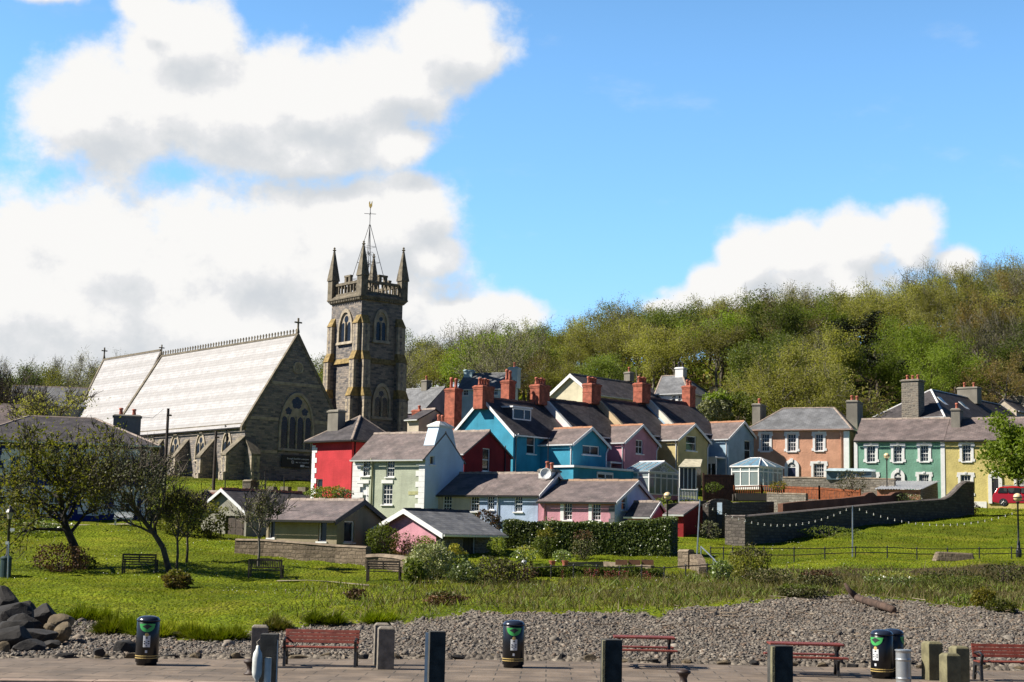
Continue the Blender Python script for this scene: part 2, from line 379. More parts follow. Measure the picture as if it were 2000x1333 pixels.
# ============================================================ ground
COLS = {   # photo column -> (distance, photo row) or (distance, None, height)
 -700: [(36.9, 1272), (50, 1190), (60, 1145), (73, 1105), (90, 1045), (97, 1010), (120, None, 4.5), (150, None, 8.0), (200, None, 13), (260, None, 22), (330, None, 26), (600, None, 20)],
 0:    [(36.9, 1281), (44, 1255), (50, 1205), (60, 1160), (73, 1120), (90, 1060), (97, 1025), (120, None, 4.2), (150, None, 7.5), (200, None, 12), (260, None, 20), (330, None, 24), (600, None, 20)],
 300:  [(38, 1280), (50, 1222), (60, 1170), (74, 1118), (85, 1075), (97, 1030), (110, None, 4.2), (135, None, 7.4), (150, None, 8.0), (200, None, 12), (260, None, 20), (330, None, 24), (600, None, 20)],
 500:  [(38.5, 1280), (48, 1232), (62, 1165), (73, 1130), (82, 1088), (92, 1060), (100, None, 3.0), (115, None, 5.0), (135, None, 7.4), (150, None, 8), (200, None, 12), (260, None, 20), (330, None, 24), (600, None, 20)],
 700:  [(39, 1282), (49, 1215), (62, 1168), (72, 1140), (80, 1110), (88, 1082), (105, None, 3.2), (115, None, 4.2), (135, None, 7), (155, None, 8.2), (200, None, 13), (260, None, 24), (330, None, 28), (600, None, 22)],
 1000: [(39.7, 1284), (48, 1200), (60, 1165), (72, 1140), (80, 1115), (88, 1088), (105, None, 3.2), (113, None, 4.4), (120, None, 5.8), (140, None, 8), (160, None, 11.0), (205, None, 19), (260, None, 28), (330, None, 30), (600, None, 24)],
 1300: [(39.5, 1297), (50, 1195), (62, 1160), (74, 1132), (84, 1100), (95, 1062), (105, None, 3.7), (122, None, 6.0), (140, None, 9), (160, None, 13), (205, None, 23), (265, None, 33), (330, None, 34), (600, None, 26)],
 1500: [(39.5, 1297), (56, 1172), (70, 1138), (78, 1113), (86, 1099), (90, 1086), (105, 1050), (118, 1010), (130, None, 6.5), (145, None, 8.5), (160, None, 13.5), (205, None, 24.5), (265, None, 35), (330, None, 37), (600, None, 30)],
 1700: [(39.3, 1300), (58, 1168), (70, 1148), (77, 1116), (79, 1100), (88, 1089), (105, 1040), (118, 1012), (130, 996), (138, None, 6.9), (150, None, 8.5), (165, None, 14), (205, None, 26), (265, None, 37), (330, None, 40), (600, None, 32)],
 2000: [(39, 1305), (52, 1195), (66, 1165), (75, 1128), (77, 1105), (88, 1093), (105, 1045), (125, 1005), (136, 991), (150, None, 8.5), (168, None, 14), (205, None, 28), (265, None, 42), (330, None, 46), (600, None, 36)],
 2700: [(38, 1322), (52, 1210), (66, 1178), (75, 1140), (88, 1105), (105, 1060), (125, 1018), (136, 1002), (150, None, 9), (170, None, 14), (205, None, 28), (265, None, 44), (330, None, 50), (600, None, 36)],
}
_cp = sorted(COLS); _ct = np.array([(c - 1000) / F for c in _cp])
_DD = np.concatenate([np.arange(30, 130, 0.4), np.arange(130, 340, 2.0), np.arange(340, 601, 20.0)])
_prof = []
for c in _cp:
    ds = []; zs = []
    for e in COLS[c]:
        ds.append(e[0]); zs.append(P(c, e[1], e[0]).z if e[1] is not None else e[2])
    pz = np.interp(_DD, ds, zs)
    k = np.ones(7) / 7; pz = np.convolve(np.pad(pz, 3, 'edge'), k, 'valid')
    _prof.append(pz)
_prof = np.array(_prof)
def hz(x, y):
    """ground height (vectorised)"""
    x = np.asarray(x, float); y = np.asarray(y, float)
    t = x / np.maximum(y, 1)
    ti = np.interp(t, _ct, np.arange(len(_ct))); i0 = np.clip(ti.astype(int), 0, len(_ct) - 2); fr = ti - i0
    fr = fr * fr * (3 - 2 * fr)
    di = np.interp(y, _DD, np.arange(len(_DD))); j0 = np.clip(di.astype(int), 0, len(_DD) - 2); fd = di - j0
    g = lambda a, b: _prof[a, b]
    z = (g(i0, j0) * (1 - fd) + g(i0, j0 + 1) * fd) * (1 - fr) + (g(i0 + 1, j0) * (1 - fd) + g(i0 + 1, j0 + 1) * fd) * fr
    amp = np.clip((y - 41) / 10, 0, 1)
    z = z + amp * (0.07 * np.sin(x * 0.9 + 1.3 * np.sin(y * 0.31)) * np.sin(y * 0.7 + x * 0.13) + 0.05 * np.sin(x * 2.3 + y * 1.1) * np.cos(y * 1.9 - x * 0.4))
    return z
def hzf(x, y): return float(hz(x, y))
def ground(px, D):
    """point on the ground in photo column px at distance D"""
    q = P(px, 1000, D); x = q.x
    for _ in range(4):
        z = hzf(x, D); py = proj((x, D, z))[1]; x = P(px, py, D).x
    return Vector((x, D, hzf(x, D)))
# distance at which the pebbles give way to grass, by column
_bp = np.array([-700, 0, 120, 200, 240, 300, 340, 420, 480, 560, 700, 850, 1000, 1150, 1300, 1400, 1500, 1600, 1700, 1850, 2000, 2700])
_bd = np.array([52, 52, 52, 51, 46, 45, 44.5, 43.5, 46, 47.5, 48.5, 49, 48.5, 49.5, 49.5, 53, 56, 58.5, 58, 55, 52, 52])
def ground_at(px, py, D0, span=9):
    best = min((abs(proj(ground(px, D0 + k * .5))[1] - py), k) for k in range(-2 * span, 2 * span + 1)); return ground(px, D0 + best[1] * .5)
def beach_edge(x, y):
    px = np.asarray(x) / np.maximum(np.asarray(y), 1) * F + 1000
    return np.interp(px, _bp, _bd) + 0.7 * np.sin(px * 0.045) * np.sin(px * 0.017 + 1) + 0.35 * np.sin(px * 0.13)

# terrain sheet: reaches from under the quay to past the crest
tt = np.concatenate([np.linspace(-1.2, -0.5, 20), np.arange(-0.49, 0.5, 0.0032), np.linspace(0.5, 1.2, 20)])
dd = np.concatenate([np.arange(35.5, 100, 0.3), np.arange(100, 170, 1.0), np.arange(170, 600, 5.0)])
TT, DDm = np.meshgrid(tt, dd); X = TT * DDm; Y = DDm; Z = hz(X, Y)
rs = np.random.RandomState(3)
_fe = np.interp(X, [-40, -12.3, -5.5, 0, 4, 40], [36.9, 37.2, 38.8, 40.0, 39.8, 39.8])
Z = np.where(Y < _fe, -0.06, np.maximum(Z, 0.03))
near = (Y < 95) & (Y > _fe)
Z = Z + near * (rs.rand(*Z.shape) - 0.5) * 0.05
nr, nc = X.shape
V = np.stack([X, Y, Z], -1).reshape(-1, 3)
i = np.arange(nr * nc).reshape(nr, nc)
Fq = np.stack([i[:-1, :-1], i[:-1, 1:], i[1:, 1:], i[1:, :-1]], -1).reshape(-1, 4)
m, t, bs, _ = material('meadow')
c = t.coord('Object'); at = t.n('ShaderNodeAttribute', attribute_name='zone'); sx = t.n('ShaderNodeSeparateColor'); t.L.new(at.outputs['Color'], sx.inputs[0])
g1 = t.ramp(t.noise(c, 0.35, 6, 0.65), [(0.25, (0.07, 0.105, 0.005)), (0.45, (0.125, 0.165, 0.007)), (0.6, (0.17, 0.19, 0.012)), (0.8, (0.21, 0.18, 0.03))])
g2 = t.mix(1.0, g1, t.math('MULTIPLY', t.ss(t.noise(c, 6.0, 4, 0.7), 0.3, 0.7, 0.6, 1.25), t.ss(t.noise(c, 0.11, 4, 0.6), 0.35, 0.65, 0.7, 1.2)), 'MULTIPLY')
scr = t.ramp(t.noise(c, 0.8, 6, 0.7), [(0.3, (0.05, 0.065, 0.016)), (0.5, (0.115, 0.10, 0.04)), (0.62, (0.09, 0.11, 0.02)), (0.8, (0.13, 0.085, 0.045))])
vo = t.n('ShaderNodeTexVoronoi'); t.put(vo.inputs['Vector'], t.mapping(c, (1, 1, 1))); vo.inputs['Scale'].default_value = 7.0
peb = t.ramp(t.math('ADD', t.math('MULTIPLY', vo.outputs['Color'], 0.7), t.math('MULTIPLY', t.noise(c, 0.6, 4), 0.3)), [(0.1, (0.06, 0.055, 0.05)), (0.45, (0.15, 0.13, 0.11)), (0.7, (0.22, 0.19, 0.155)), (0.95, (0.33, 0.29, 0.24))])
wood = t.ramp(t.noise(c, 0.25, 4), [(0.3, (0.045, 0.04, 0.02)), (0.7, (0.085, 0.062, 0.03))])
ed = t.math('ADD', sx.outputs[0], t.math('MULTIPLY', t.math('SUBTRACT', t.noise(c, 1.6, 5), 0.5), 0.55))
col = t.mix(t.ss(sx.outputs[1], 0.25, 0.75), g2, scr)
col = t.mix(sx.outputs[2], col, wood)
col = t.mix(t.ss(ed, 0.42, 0.56), col, peb)
t.put(bs.inputs['Base Color'], col); bs.inputs['Roughness'].default_value = 0.95; bs.inputs['Specular IOR Level'].default_value = 0.1
bump(t, bs, t.math('ADD', t.noise(c, 5, 5), t.math('MULTIPLY', vo.outputs['Distance'], -1.0)), 0.8, 0.12)
def scrub_amount(x, y):
    px = np.asarray(x) / np.maximum(np.asarray(y), 1) * F + 1000; e = beach_edge(x, y)
    lo = np.interp(px, [-700, 500, 800, 1000, 1300, 1500, 2000, 2700], [0, 0.0, .35, .45, .5, .8, .9, .9])
    top = np.interp(px, [0, 800, 1100, 1400, 1500, 2700], [62, 72, 74, 79, 78.5, 77.5])
    return np.clip((y - e) / 3, 0, 1) * np.clip((top - y) / 1.0, 0, 1) * lo
terr = mesh_np('ground', V, Fq, m, smooth=True)
terr['kind'] = 'structure'
E = beach_edge(X, Y); sh = np.clip((E - Y) / 3.0 + 0.5, 0, 1).ravel()
PXm = X / Y * F + 1000
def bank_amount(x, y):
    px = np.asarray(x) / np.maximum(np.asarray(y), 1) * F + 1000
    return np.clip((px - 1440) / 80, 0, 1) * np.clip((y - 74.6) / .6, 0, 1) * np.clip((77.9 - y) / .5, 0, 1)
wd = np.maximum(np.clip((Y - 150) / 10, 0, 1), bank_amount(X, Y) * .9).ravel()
att = terr.data.color_attributes.new('zone', 'FLOAT_COLOR', 'POINT')
att.data.foreach_set('color', np.stack([sh, scrub_amount(X, Y).ravel(), wd, np.ones(V.shape[0])], 1).astype(np.float32).ravel())

# ---- quay: paved strip, its wall and the water of the harbour below
qa, qb = Vector((-30, 33.0, 0)), Vector((-12.0, 31.7 + 0.3, 0))
near_e = [(-40, 31.4), (-12.3, 31.75), (-4.5, 32.3), (0, 33.0), (3.0, 33.3), (40, 33.6)]
far_e = [(-40, 36.9), (-12.3, 37.2), (-5.5, 38.8), (0, 40.0), (4.0, 39.8), (40, 39.8)]
m, t, bs, _ = material('quay_paving'); c = t.coord('Object')
br = t.n('ShaderNodeTexBrick'); t.put(br.inputs['Vector'], t.mapping(c, (1, 1, 1), (0, 0, R(1.5)))); br.inputs['Scale'].default_value = 1
br.inputs['Brick Width'].default_value = 1.15; br.inputs['Row Height'].default_value = 0.62; br.inputs['Mortar Size'].default_value = 0.016
t.put(br.inputs['Color1'], (0.20, 0.152, 0.112)); t.put(br.inputs['Color2'], (0.155, 0.122, 0.094)); t.put(br.inputs['Mortar'], (0.06, 0.05, 0.038))
b1 = t.mix(1.0, br.outputs['Color'], t.ss(t.noise(c, 0.9, 6, 0.65), 0.3, 0.75, 0.62, 1.3), 'MULTIPLY')
b1 = t.mix(t.ss(t.noise(c, 1.8, 5), 0.6, 0.78, 0, 0.4), b1, (0.20, 0.175, 0.13))
b1 = t.mix(t.ss(t.noise(t.mapping(c, (0.5, 1.2, 1)), 1.3, 6, 0.7), 0.64, 0.74, 0, 0.8), b1, (0.07, 0.085, 0.02))
t.put(bs.inputs['Base Color'], b1); bs.inputs['Roughness'].default_value = 0.9
bump(t, bs, t.math('ADD', t.math('MULTIPLY', br.outputs['Fac'], -0.5), t.noise(c, 12, 4)), 0.35, 0.02)
mb = MB()
for (a, b, c0, d0) in zip(near_e, near_e[1:], far_e, far_e[1:]):
    mb.face([(a[0], a[1] + 0.35, 0.0), (b[0], b[1] + 0.35, 0.0), (d0[0], d0[1], 0.0), (c0[0], c0[1], 0.0)])
q = mb.build('quay_pavement', MATS['quay_paving']); q['kind'] = 'structure'
mcop = plain('quay_coping', (0.30, 0.22, 0.17), 0.85, var=0.3, nscale=1.5, bmp=0.3)
mqw = rubble('quay_wall_stone', [(0.03, 0.03, 0.028), (0.07, 0.065, 0.06), (0.10, 0.09, 0.08)], (0.03, 0.03, 0.03))
mb = MB()
for a, b in zip(near_e, near_e[1:]):
    mb.hull8([(a[0], a[1] + 0.06, -3.2), (b[0], b[1] + 0.06, -3.2), (b[0], b[1] + 0.6, -3.2), (a[0], a[1] + 0.6, -3.2),
              (a[0], a[1] + 0.06, -0.20), (b[0], b[1] + 0.06, -0.20), (b[0], b[1] + 0.6, -0.20), (a[0], a[1] + 0.6, -0.20)])
qw = tag(mb.build('quay_wall', mqw), 'dark stone harbour wall below the edge of the paved quay', 'harbour wall')
mb = MB()
for a, b in zip(near_e, near_e[1:]):
    L = math.hypot(b[0] - a[0], b[1] - a[1]); k = max(1, int(L / 1.6))
    for j in range(k):
        p0 = [a[q_] + (b[q_] - a[q_]) * j / k for q_ in (0, 1)]; p1 = [a[q_] + (b[q_] - a[q_]) * (j + 1) / k - (0.012 if q_ == 0 else 0) for q_ in (0, 1)]
        dz = 0.006 + 0.012 * random.Random(j * 7 + int(a[0])).random()
        mb.hull8([(p0[0], p0[1], -0.2), (p1[0], p1[1], -0.2), (p1[0], p1[1] + 0.36, -0.2), (p0[0], p0[1] + 0.36, -0.2),
                  (p0[0], p0[1], dz), (p1[0], p1[1], dz), (p1[0], p1[1] + 0.36, dz), (p0[0], p0[1] + 0.36, dz)])
mb.build('coping', mcop, qw, bevel=0.02)
m, t, bs, _ = material('harbour_water'); c = t.coord('Object')
bs.inputs['Base Color'].default_value = (0.02, 0.03, 0.03, 1); bs.inputs['Roughness'].default_value = 0.05
bump(t, bs, t.noise(c, 1.2, 5), 0.3, 0.1)
mb = MB(); mb.face([(-200, -150, -2.6), (200, -150, -2.6), (200, 34, -2.6), (-200, 34, -2.6)]); q = mb.build('water', m); q['kind'] = 'structure'
# ============================================================ buildings
def lancet(x0, x1, z0, z1, n=8):
    """pointed-arch outline in (x,z), counter-clockwise from bottom left"""
    w2 = (x1 - x0) / 2; cx_ = (x0 + x1) / 2; h = min(z1 - z0, w2 * 1.75); zs = z1 - h
    pts = [(x0, z0), (x1, z0)]
    for k in range(n + 1):
        a = k / n; pts.append((cx_ + w2 * (1 - a ** 1.7), zs + h * math.sin(a * math.pi / 2)) if k < n else (cx_, z1))
    for k in range(n - 1, -1, -1):
        a = k / n; pts.append((cx_ - w2 * (1 - a ** 1.7), zs + h * math.sin(a * math.pi / 2)))
    return pts
def rarch(x0, x1, z0, z1, n=12):
    w2 = (x1 - x0) / 2; cx_ = (x0 + x1) / 2; zs = z1 - w2
    pts = [(x0, z0), (x1, z0)]
    for k in range(n + 1): pts.append((cx_ + w2 * math.cos(math.pi * k / n), zs + w2 * math.sin(math.pi * k / n)))
    return pts
def circ(cx_, cz, r, n=16): return [(cx_ + r * math.cos(2 * math.pi * k / n), cz + r * math.sin(2 * math.pi * k / n)) for k in range(n)]

class Bld:
    """A building on its own axes: local x runs along the left-hand face (towards the viewer's right), local y runs back along the
    right-hand face, the corner between the two faces is the origin."""
    def __init__(s, name, label, cat, a, cpx, D, lpx, rpx=None, rlen=None, eave=0, yref=None, zb=None, group=None, origin=None):
        yr = yref if yref is not None else eave
        C = Vector(origin) if origin is not None else P(cpx, yr, D)
        s.a = R(a); s.u = Vector((math.cos(s.a), -math.sin(s.a), 0)); s.w = Vector((math.sin(s.a), math.cos(s.a), 0)); s.C = C
        if zb is None: zb = hzf(C.x, C.y) - 0.3
        s.zb = zb; s.O = Vector((C.x, C.y, zb))
        s.root = empty(name, s.O, -s.a, label, cat, group)
        s.H = (P(cpx, eave, C.y).z if origin is None else s.zatC(eave)) - zb
        s.Lw = -s._hit(lpx, yr, s.w, s.u) if lpx is not None else 5.0
        s.Rw = s._hit(rpx, yr, s.u, s.w) if rpx is not None else rlen
        s.wins = []; s.HR = None
    def zatC(s, py):
        px = (s.C.x / s.C.y) * F + 1000; return P(px, py, s.C.y).z
    def _hit(s, px, py, normal, along, off=0.0):
        d = ray(px, py); t = ((s.O + normal * off) - CAM).dot(normal) / d.dot(normal); return (CAM + d * t - s.O).dot(along)
    def L(s, px, py, off=0.0):
        d = ray(px, py); t = (s.O + s.w * off - CAM).dot(s.w) / d.dot(s.w); p = CAM + d * t - s.O; return (p.dot(s.u), p.z)
    def Rr(s, px, py, off=0.0):
        d = ray(px, py); t = (s.O + s.u * off - CAM).dot(s.u) / d.dot(s.u); p = CAM + d * t - s.O; return (p.dot(s.w), p.z)
    def tf(s, face):
        """(h, z, out) on a face -> local point; out is metres proud of the wall"""
        if face == 'L': return lambda h, z, o=0.0: Vector((h, -o, z))
        return lambda h, z, o=0.0: Vector((o, h, z))
    def rect(s, face, x0, y0, x1, y1):
        f = s.L if face == 'L' else s.Rr
        (a0, za), (a1, zc) = f(x0, y0), f(x1, y1); zm = f((x0 + x1) / 2, y0)[1]; zn = f((x0 + x1) / 2, y1)[1]
        return (min(a0, a1), zn, max(a0, a1), zm)
    def win(s, face, x0, y0, x1, y1, nx=3, ny=4, sash=True, sill=True, surround=None, mat=None, rec=0.11, name='window', smat=None, glassm=None, door=False, dmat=None):
        s.wins.append(dict(face=face, r=s.rect(face, x0, y0, x1, y1), nx=nx, ny=ny, sash=sash, sill=sill, sur=surround, mat=mat or MTRIM, rec=rec, name=name, smat=smat or MTRIM, gl=glassm or MGLASS, door=door, dmat=dmat))
    def roof_z(s, rt, apx=None, apy=None, rise=None):
        """ridge height from a photo pixel of the apex (on the gable's plane)"""
        s.rt = rt
        if rise is not None: s.HR = s.H + rise; return
        if rt in ('gableY',): s.HR = s.L(apx, apy)[1]
        elif rt == 'gableX': s.HR = s.Rr(apx, apy)[1]
    def facepoly(s, face):
        Lw, Rw, H, HR = s.Lw, s.Rw, s.H, s.HR
        if face in ('L', 'B'):
            if s.rt == 'gableY': return [(-Lw, 0), (0, 0), (0, H), (-Lw / 2, HR), (-Lw, H)]
            return [(-Lw, 0), (0, 0), (0, H), (-Lw, H)]
        if s.rt == 'gableX': return [(0, 0), (Rw, 0), (Rw, H), (Rw * s.rf, HR), (0, H)]
        return [(0, 0), (Rw, 0), (Rw, H), (0, H)]
    rf = 0.5
    def walls(s, mat, matR=None, name='wall'):
        mb = MB(); mb.keep = True; bm = mb.bm
        def put(face, mi):
            b2 = bmesh.new(); b2.faces.new([b2.verts.new((x, 0, z)) for x, z in s.facepoly(face)])
            holes = [w_['r'] for w_ in s.wins if w_['face'] == face]
            for (x0, z0, x1, z1) in holes:
                for co, no in (((x0, 0, 0), (1, 0, 0)), ((x1, 0, 0), (1, 0, 0)), ((0, 0, z0), (0, 0, 1)), ((0, 0, z1), (0, 0, 1))):
                    bmesh.ops.bisect_plane(b2, geom=b2.verts[:] + b2.edges[:] + b2.faces[:], plane_co=co, plane_no=no, dist=1e-5)
            dead = []
            for f in b2.faces:
                c_ = f.calc_center_median()
                if any(x0 < c_.x < x1 and z0 < c_.z < z1 for (x0, z0, x1, z1) in holes): dead.append(f)
            bmesh.ops.delete(b2, geom=dead, context='FACES')
            T = s.tf(face)
            for f in b2.faces:
                pts = [T(v.co.x, v.co.z) for v in f.verts]
                n = (pts[1] - pts[0]).cross(pts[2] - pts[0])
                want = Vector((0, -1, 0)) if face == 'L' else Vector((1, 0, 0))
                if f.normal.length and sum((T(0, 0, 1) - T(0, 0))[k] * _n(pts)[k] for k in range(3)) < 0: pts.reverse()
                mb.face(pts, mi)
            b2.free()
            for w_ in s.wins:
                if w_['face'] != face: continue
                x0, z0, x1, z1 = w_['r']; d = -(w_['rec'] + 0.06)
                for (p, q) in (((x0, z0), (x1, z0)), ((x1, z0), (x1, z1)), ((x1, z1), (x0, z1)), ((x0, z1), (x0, z0))):
                    pts = [T(*p), T(*q), T(q[0], q[1], d), T(p[0], p[1], d)]
                    ctr = T((x0 + x1) / 2, (z0 + z1) / 2, d / 2)
                    if _n(pts).dot(ctr - pts[0]) < 0: pts.reverse()
                    mb.face(pts, mi)
        put('L', 0); put('R', 1 if matR else 0)
        # back and far side
        for pts in ([Vector((x, s.Rw, z)) for x, z in s.facepoly('L')], [Vector((-s.Lw, y, z)) for y, z in s.facepoly('R')]):
            ctr = Vector((-s.Lw / 2, s.Rw / 2, s.H / 2))
            if _n(pts).dot(pts[0] - ctr) < 0: pts = pts[::-1]
            mb.face(pts, 0)
        s.wall = mb.build(name, [mat, matR] if matR else mat, s.root)
        for w_ in s.wins: s._window(w_)
        return s.wall
    def _window(s, w_):
        T = s.tf(w_['face']); x0, z0, x1, z1 = w_['r']; rec = w_['rec']; W2, H2 = x1 - x0, z1 - z0
        def bar(mb, a0, b0, a1, b1, o0, o1): mb.hull8([T(a0, b0, o0), T(a1, b0, o0), T(a1, b0, o1), T(a0, b0, o1), T(a0, b1, o0), T(a1, b1, o0), T(a1, b1, o1), T(a0, b1, o1)])
        fr = MB(); ft = min(0.07, W2 * 0.09)
        if w_['door']:
            for q in ((x0, z0, x0 + ft, z1), (x1 - ft, z0, x1, z1), (x0 + ft, z1 - ft, x1 - ft, z1)): bar(fr, *q, -rec - 0.05, -rec + 0.02)
            f = fr.build('door', w_['mat'], s.root)
            pm = MB(); bar(pm, x0 + ft, z0, x1 - ft, z1 - ft, -rec - 0.05, -rec - 0.012)
            for (qa_, qb_) in ((0.08, 0.45), (0.52, 0.92)):
                for (ha, hb) in ((0.12, 0.46), (0.54, 0.88)):
                    if w_['nx'] == 0: continue
                    bar(pm, x0 + ft + (W2 - 2 * ft) * ha, z0 + H2 * qa_, x0 + ft + (W2 - 2 * ft) * hb, z0 + H2 * qb_, -rec - 0.012, -rec + 0.004)
            pm.build('door_panel', w_['dmat'] or MDARK, f)
            hb = MB(); hx = x0 + ft + (W2 - 2 * ft) * 0.88; bar(hb, hx, z0 + H2 * 0.47, hx + 0.04, z0 + H2 * 0.53, -rec - 0.012, -rec + 0.05); hb.build('handle', MDARK, f)
            return
        for q in ((x0, z0, x0 + ft, z1), (x1 - ft, z0, x1, z1), (x0 + ft, z1 - ft, x1 - ft, z1), (x0 + ft, z0, x1 - ft, z0 + ft)): bar(fr, *q, -rec - 0.05, -rec + 0.02)
        iw, ih = W2 - 2 * ft, H2 - 2 * ft; b_ = 0.028 if w_['nx'] > 2 else 0.045
        for k in range(1, w_['nx']):
            xx = x0 + ft + iw * k / w_['nx']; bar(fr, xx - b_ / 2, z0 + ft, xx + b_ / 2, z1 - ft, -rec - 0.03, -rec + 0.005)
        for k in range(1, w_['ny']):
            zz = z0 + ft + ih * k / w_['ny']; t_ = 0.06 if (w_['sash'] and k == w_['ny'] // 2) else b_
            bar(fr, x0 + ft, zz - t_ / 2, x1 - ft, zz + t_ / 2, -rec - 0.028, -rec + (0.012 if t_ > b_ else 0.003))
        f = fr.build(w_['name'], w_['mat'], s.root)
        g = MB(); g.face([T(x0 + ft, z0 + ft, -rec - 0.034), T(x1 - ft, z0 + ft, -rec - 0.034), T(x1 - ft, z1 - ft, -rec - 0.034), T(x0 + ft, z1 - ft, -rec - 0.034)])
        g.build('pane', w_['gl'], f)
        if w_['sill']:
            g = MB(); bar(g, x0 - 0.09, z0 - 0.09, x1 + 0.09, z0 - 0.003, -rec + 0.021, 0.10); g.build('sill', w_['smat'], f)
        if w_['sur']:
            sw = w_['sur']; g = MB()
            for q in ((x0 - sw, z0, x0 - 0.003, z1), (x1 + 0.003, z0, x1 + sw, z1), (x0 - sw * 1.35, z1 + 0.003, x1 + sw * 1.35, z1 + sw * 1.0)): bar(g, *q, -0.002, 0.055)
            bar(g, x0 - sw * 1.5, z1 - sw * 0.9, x0 - sw, z1, -0.002, 0.052); bar(g, x1 + sw, z1 - sw * 0.9, x1 + sw * 1.5, z1, -0.002, 0.052)
            bar(g, x0 - sw * 1.5, z0, x0 - sw, z0 + sw * 1.1, -0.002, 0.052); bar(g, x1 + sw, z0, x1 + sw * 1.5, z0 + sw * 1.1, -0.002, 0.052)
            xm = (x0 + x1) / 2; bar(g, xm - 0.1, z1 + sw * 0.5, xm + 0.1, z1 + sw * 1.25, 0.056, 0.10)
            g.build('surround', w_['smat'], f)
    def slab(s, pts, t=0.11, mb=None, mi=0):
        """roof plane: polygon thickened downwards"""
        n = _n(pts); n = n if n.z > 0 else -n
        mb.extrude(pts, -n * t, mi)
    def roof(s, mat, ov=0.2, eo=0.25, eol=None, ridge=True, fascia=MFASC, barge=None, x_l=None, x_r=None, gut=True, ridgemat=None, hip=None, ovl=None, bargeL=False, bd=0.2):
        Lw, Rw, H, HR = s.Lw, s.Rw, s.H, s.HR; mb = MB(); s.roofinfo = {}
        tv = 0.06
        if s.rt == 'gableX':
            yr = Rw * s.rf; xl = -Lw - (ov if ovl is None else ovl) if x_l is None else x_l; xr = ov if x_r is None else x_r
            sl = (HR - H) / yr; zf = H - eo * sl + tv; slb = (HR - H) / (Rw - yr); zbk = H - eo * slb + tv; zt = HR + tv
            s.slab([Vector((xl, -eo, zf)), Vector((xr, -eo, zf)), Vector((xr, yr, zt)), Vector((xl, yr, zt))], mb=mb)
            s.slab([Vector((xl, yr, zt)), Vector((xr, yr, zt)), Vector((xr, Rw + eo, zbk)), Vector((xl, Rw + eo, zbk))], mb=mb)
            rid = ((xl, yr, zt), (xr, yr, zt)); eaves = [((xl, -eo, zf), (xr, -eo, zf), Vector((0, -1, 0)))]
            verges = [((xr, -eo, zf), (xr, yr, zt), (xr, Rw + eo, zbk), Vector((1, 0, 0)))]
        elif s.rt == 'gableY':
            xm = -Lw / 2; yf = -ov if x_l is None else x_l; yb = Rw + ov if x_r is None else x_r
            sl = (HR - H) / (Lw / 2); zr = H - eo * sl + tv; zt = HR + tv; el_ = eo if eol is None else eol; zl = H - el_ * sl + tv
            s.slab([Vector((eo, yf, zr)), Vector((eo, yb, zr)), Vector((xm, yb, zt)), Vector((xm, yf, zt))], mb=mb)
            s.slab([Vector((-Lw - el_, yb, zl)), Vector((-Lw - el_, yf, zl)), Vector((xm, yf, zt)), Vector((xm, yb, zt))], mb=mb)
            rid = ((xm, yf, zt), (xm, yb, zt)); eaves = [((eo, yf, zr), (eo, yb, zr), Vector((1, 0, 0)))]
            verges = [((-Lw - el_, yf, zl), (xm, yf, zt), (eo, yf, zr), Vector((0, -1, 0)))]
        else:   # hip: ridge from hip[0] to hip[1] (local x,y)
            (ax, ay), (bx, by) = hip; zt = HR; ze = H + 0.05
            c00, c10, c11, c01 = Vector((-Lw - eo, -eo, ze)), Vector((eo, -eo, ze)), Vector((eo, Rw + eo, ze)), Vector((-Lw - eo, Rw + eo, ze))
            A, B = Vector((ax, ay, zt)), Vector((bx, by, zt))
            along_x = abs(bx - ax) > abs(by - ay)
            fs = [[c00, c10, B, A], [c10, c11, B], [c11, c01, A, B], [c01, c00, A]] if along_x else [[c00, c10, A], [c10, c11, B, A], [c11, c01, B], [c01, c00, A, B]]
            for f in fs: mb.face(f)
            dz = Vector((0, 0, -0.14))
            for p, q in ((c00, c10), (c10, c11), (c11, c01), (c01, c00)): mb.face([p, q, q + dz, p + dz])
            mb.face([c00 + dz, c01 + dz, c11 + dz, c10 + dz])
            s.rf_o = mb.build('roof', mat, s.root)
            g = MB()
            hips = [(A, B)] + ([(c00, A), (c01, A), (c10, B), (c11, B)] if along_x else [(c00, A), (c10, A), (c11, B), (c01, B)])
            for p, q in hips:
                d = (q - p).normalized(); up = Vector((0, 0, 0.03)); sd_ = d.cross(Vector((0, 0, 1))).normalized() * 0.11
                g.hull8([p - sd_ - up, p + sd_ - up, q + sd_ - up, q - sd_ - up, p - sd_ * 0.5 + up * 1.6, p + sd_ * 0.5 + up * 1.6, q + sd_ * 0.5 + up * 1.6, q - sd_ * 0.5 + up * 1.6])
            g.build('ridge_tiles', ridgemat or MRIDGE, s.rf_o)
            if gut:
                g = MB()
                for p, q, n in ((c00, c10, Vector((0, -1, 0))), (c10, c11, Vector((1, 0, 0)))):
                    g.extrude([p + n * 0.004 + Vector((0, 0, -0.02)), p + n * 0.09 + Vector((0, 0, -0.02)), p + n * 0.07 + Vector((0, 0, -0.12)), p + n * 0.004 + Vector((0, 0, -0.14))], q - p)
                g.build('gutter', fascia, s.root)
            return s.rf_o
        s.rf_o = mb.build('roof', mat, s.root)
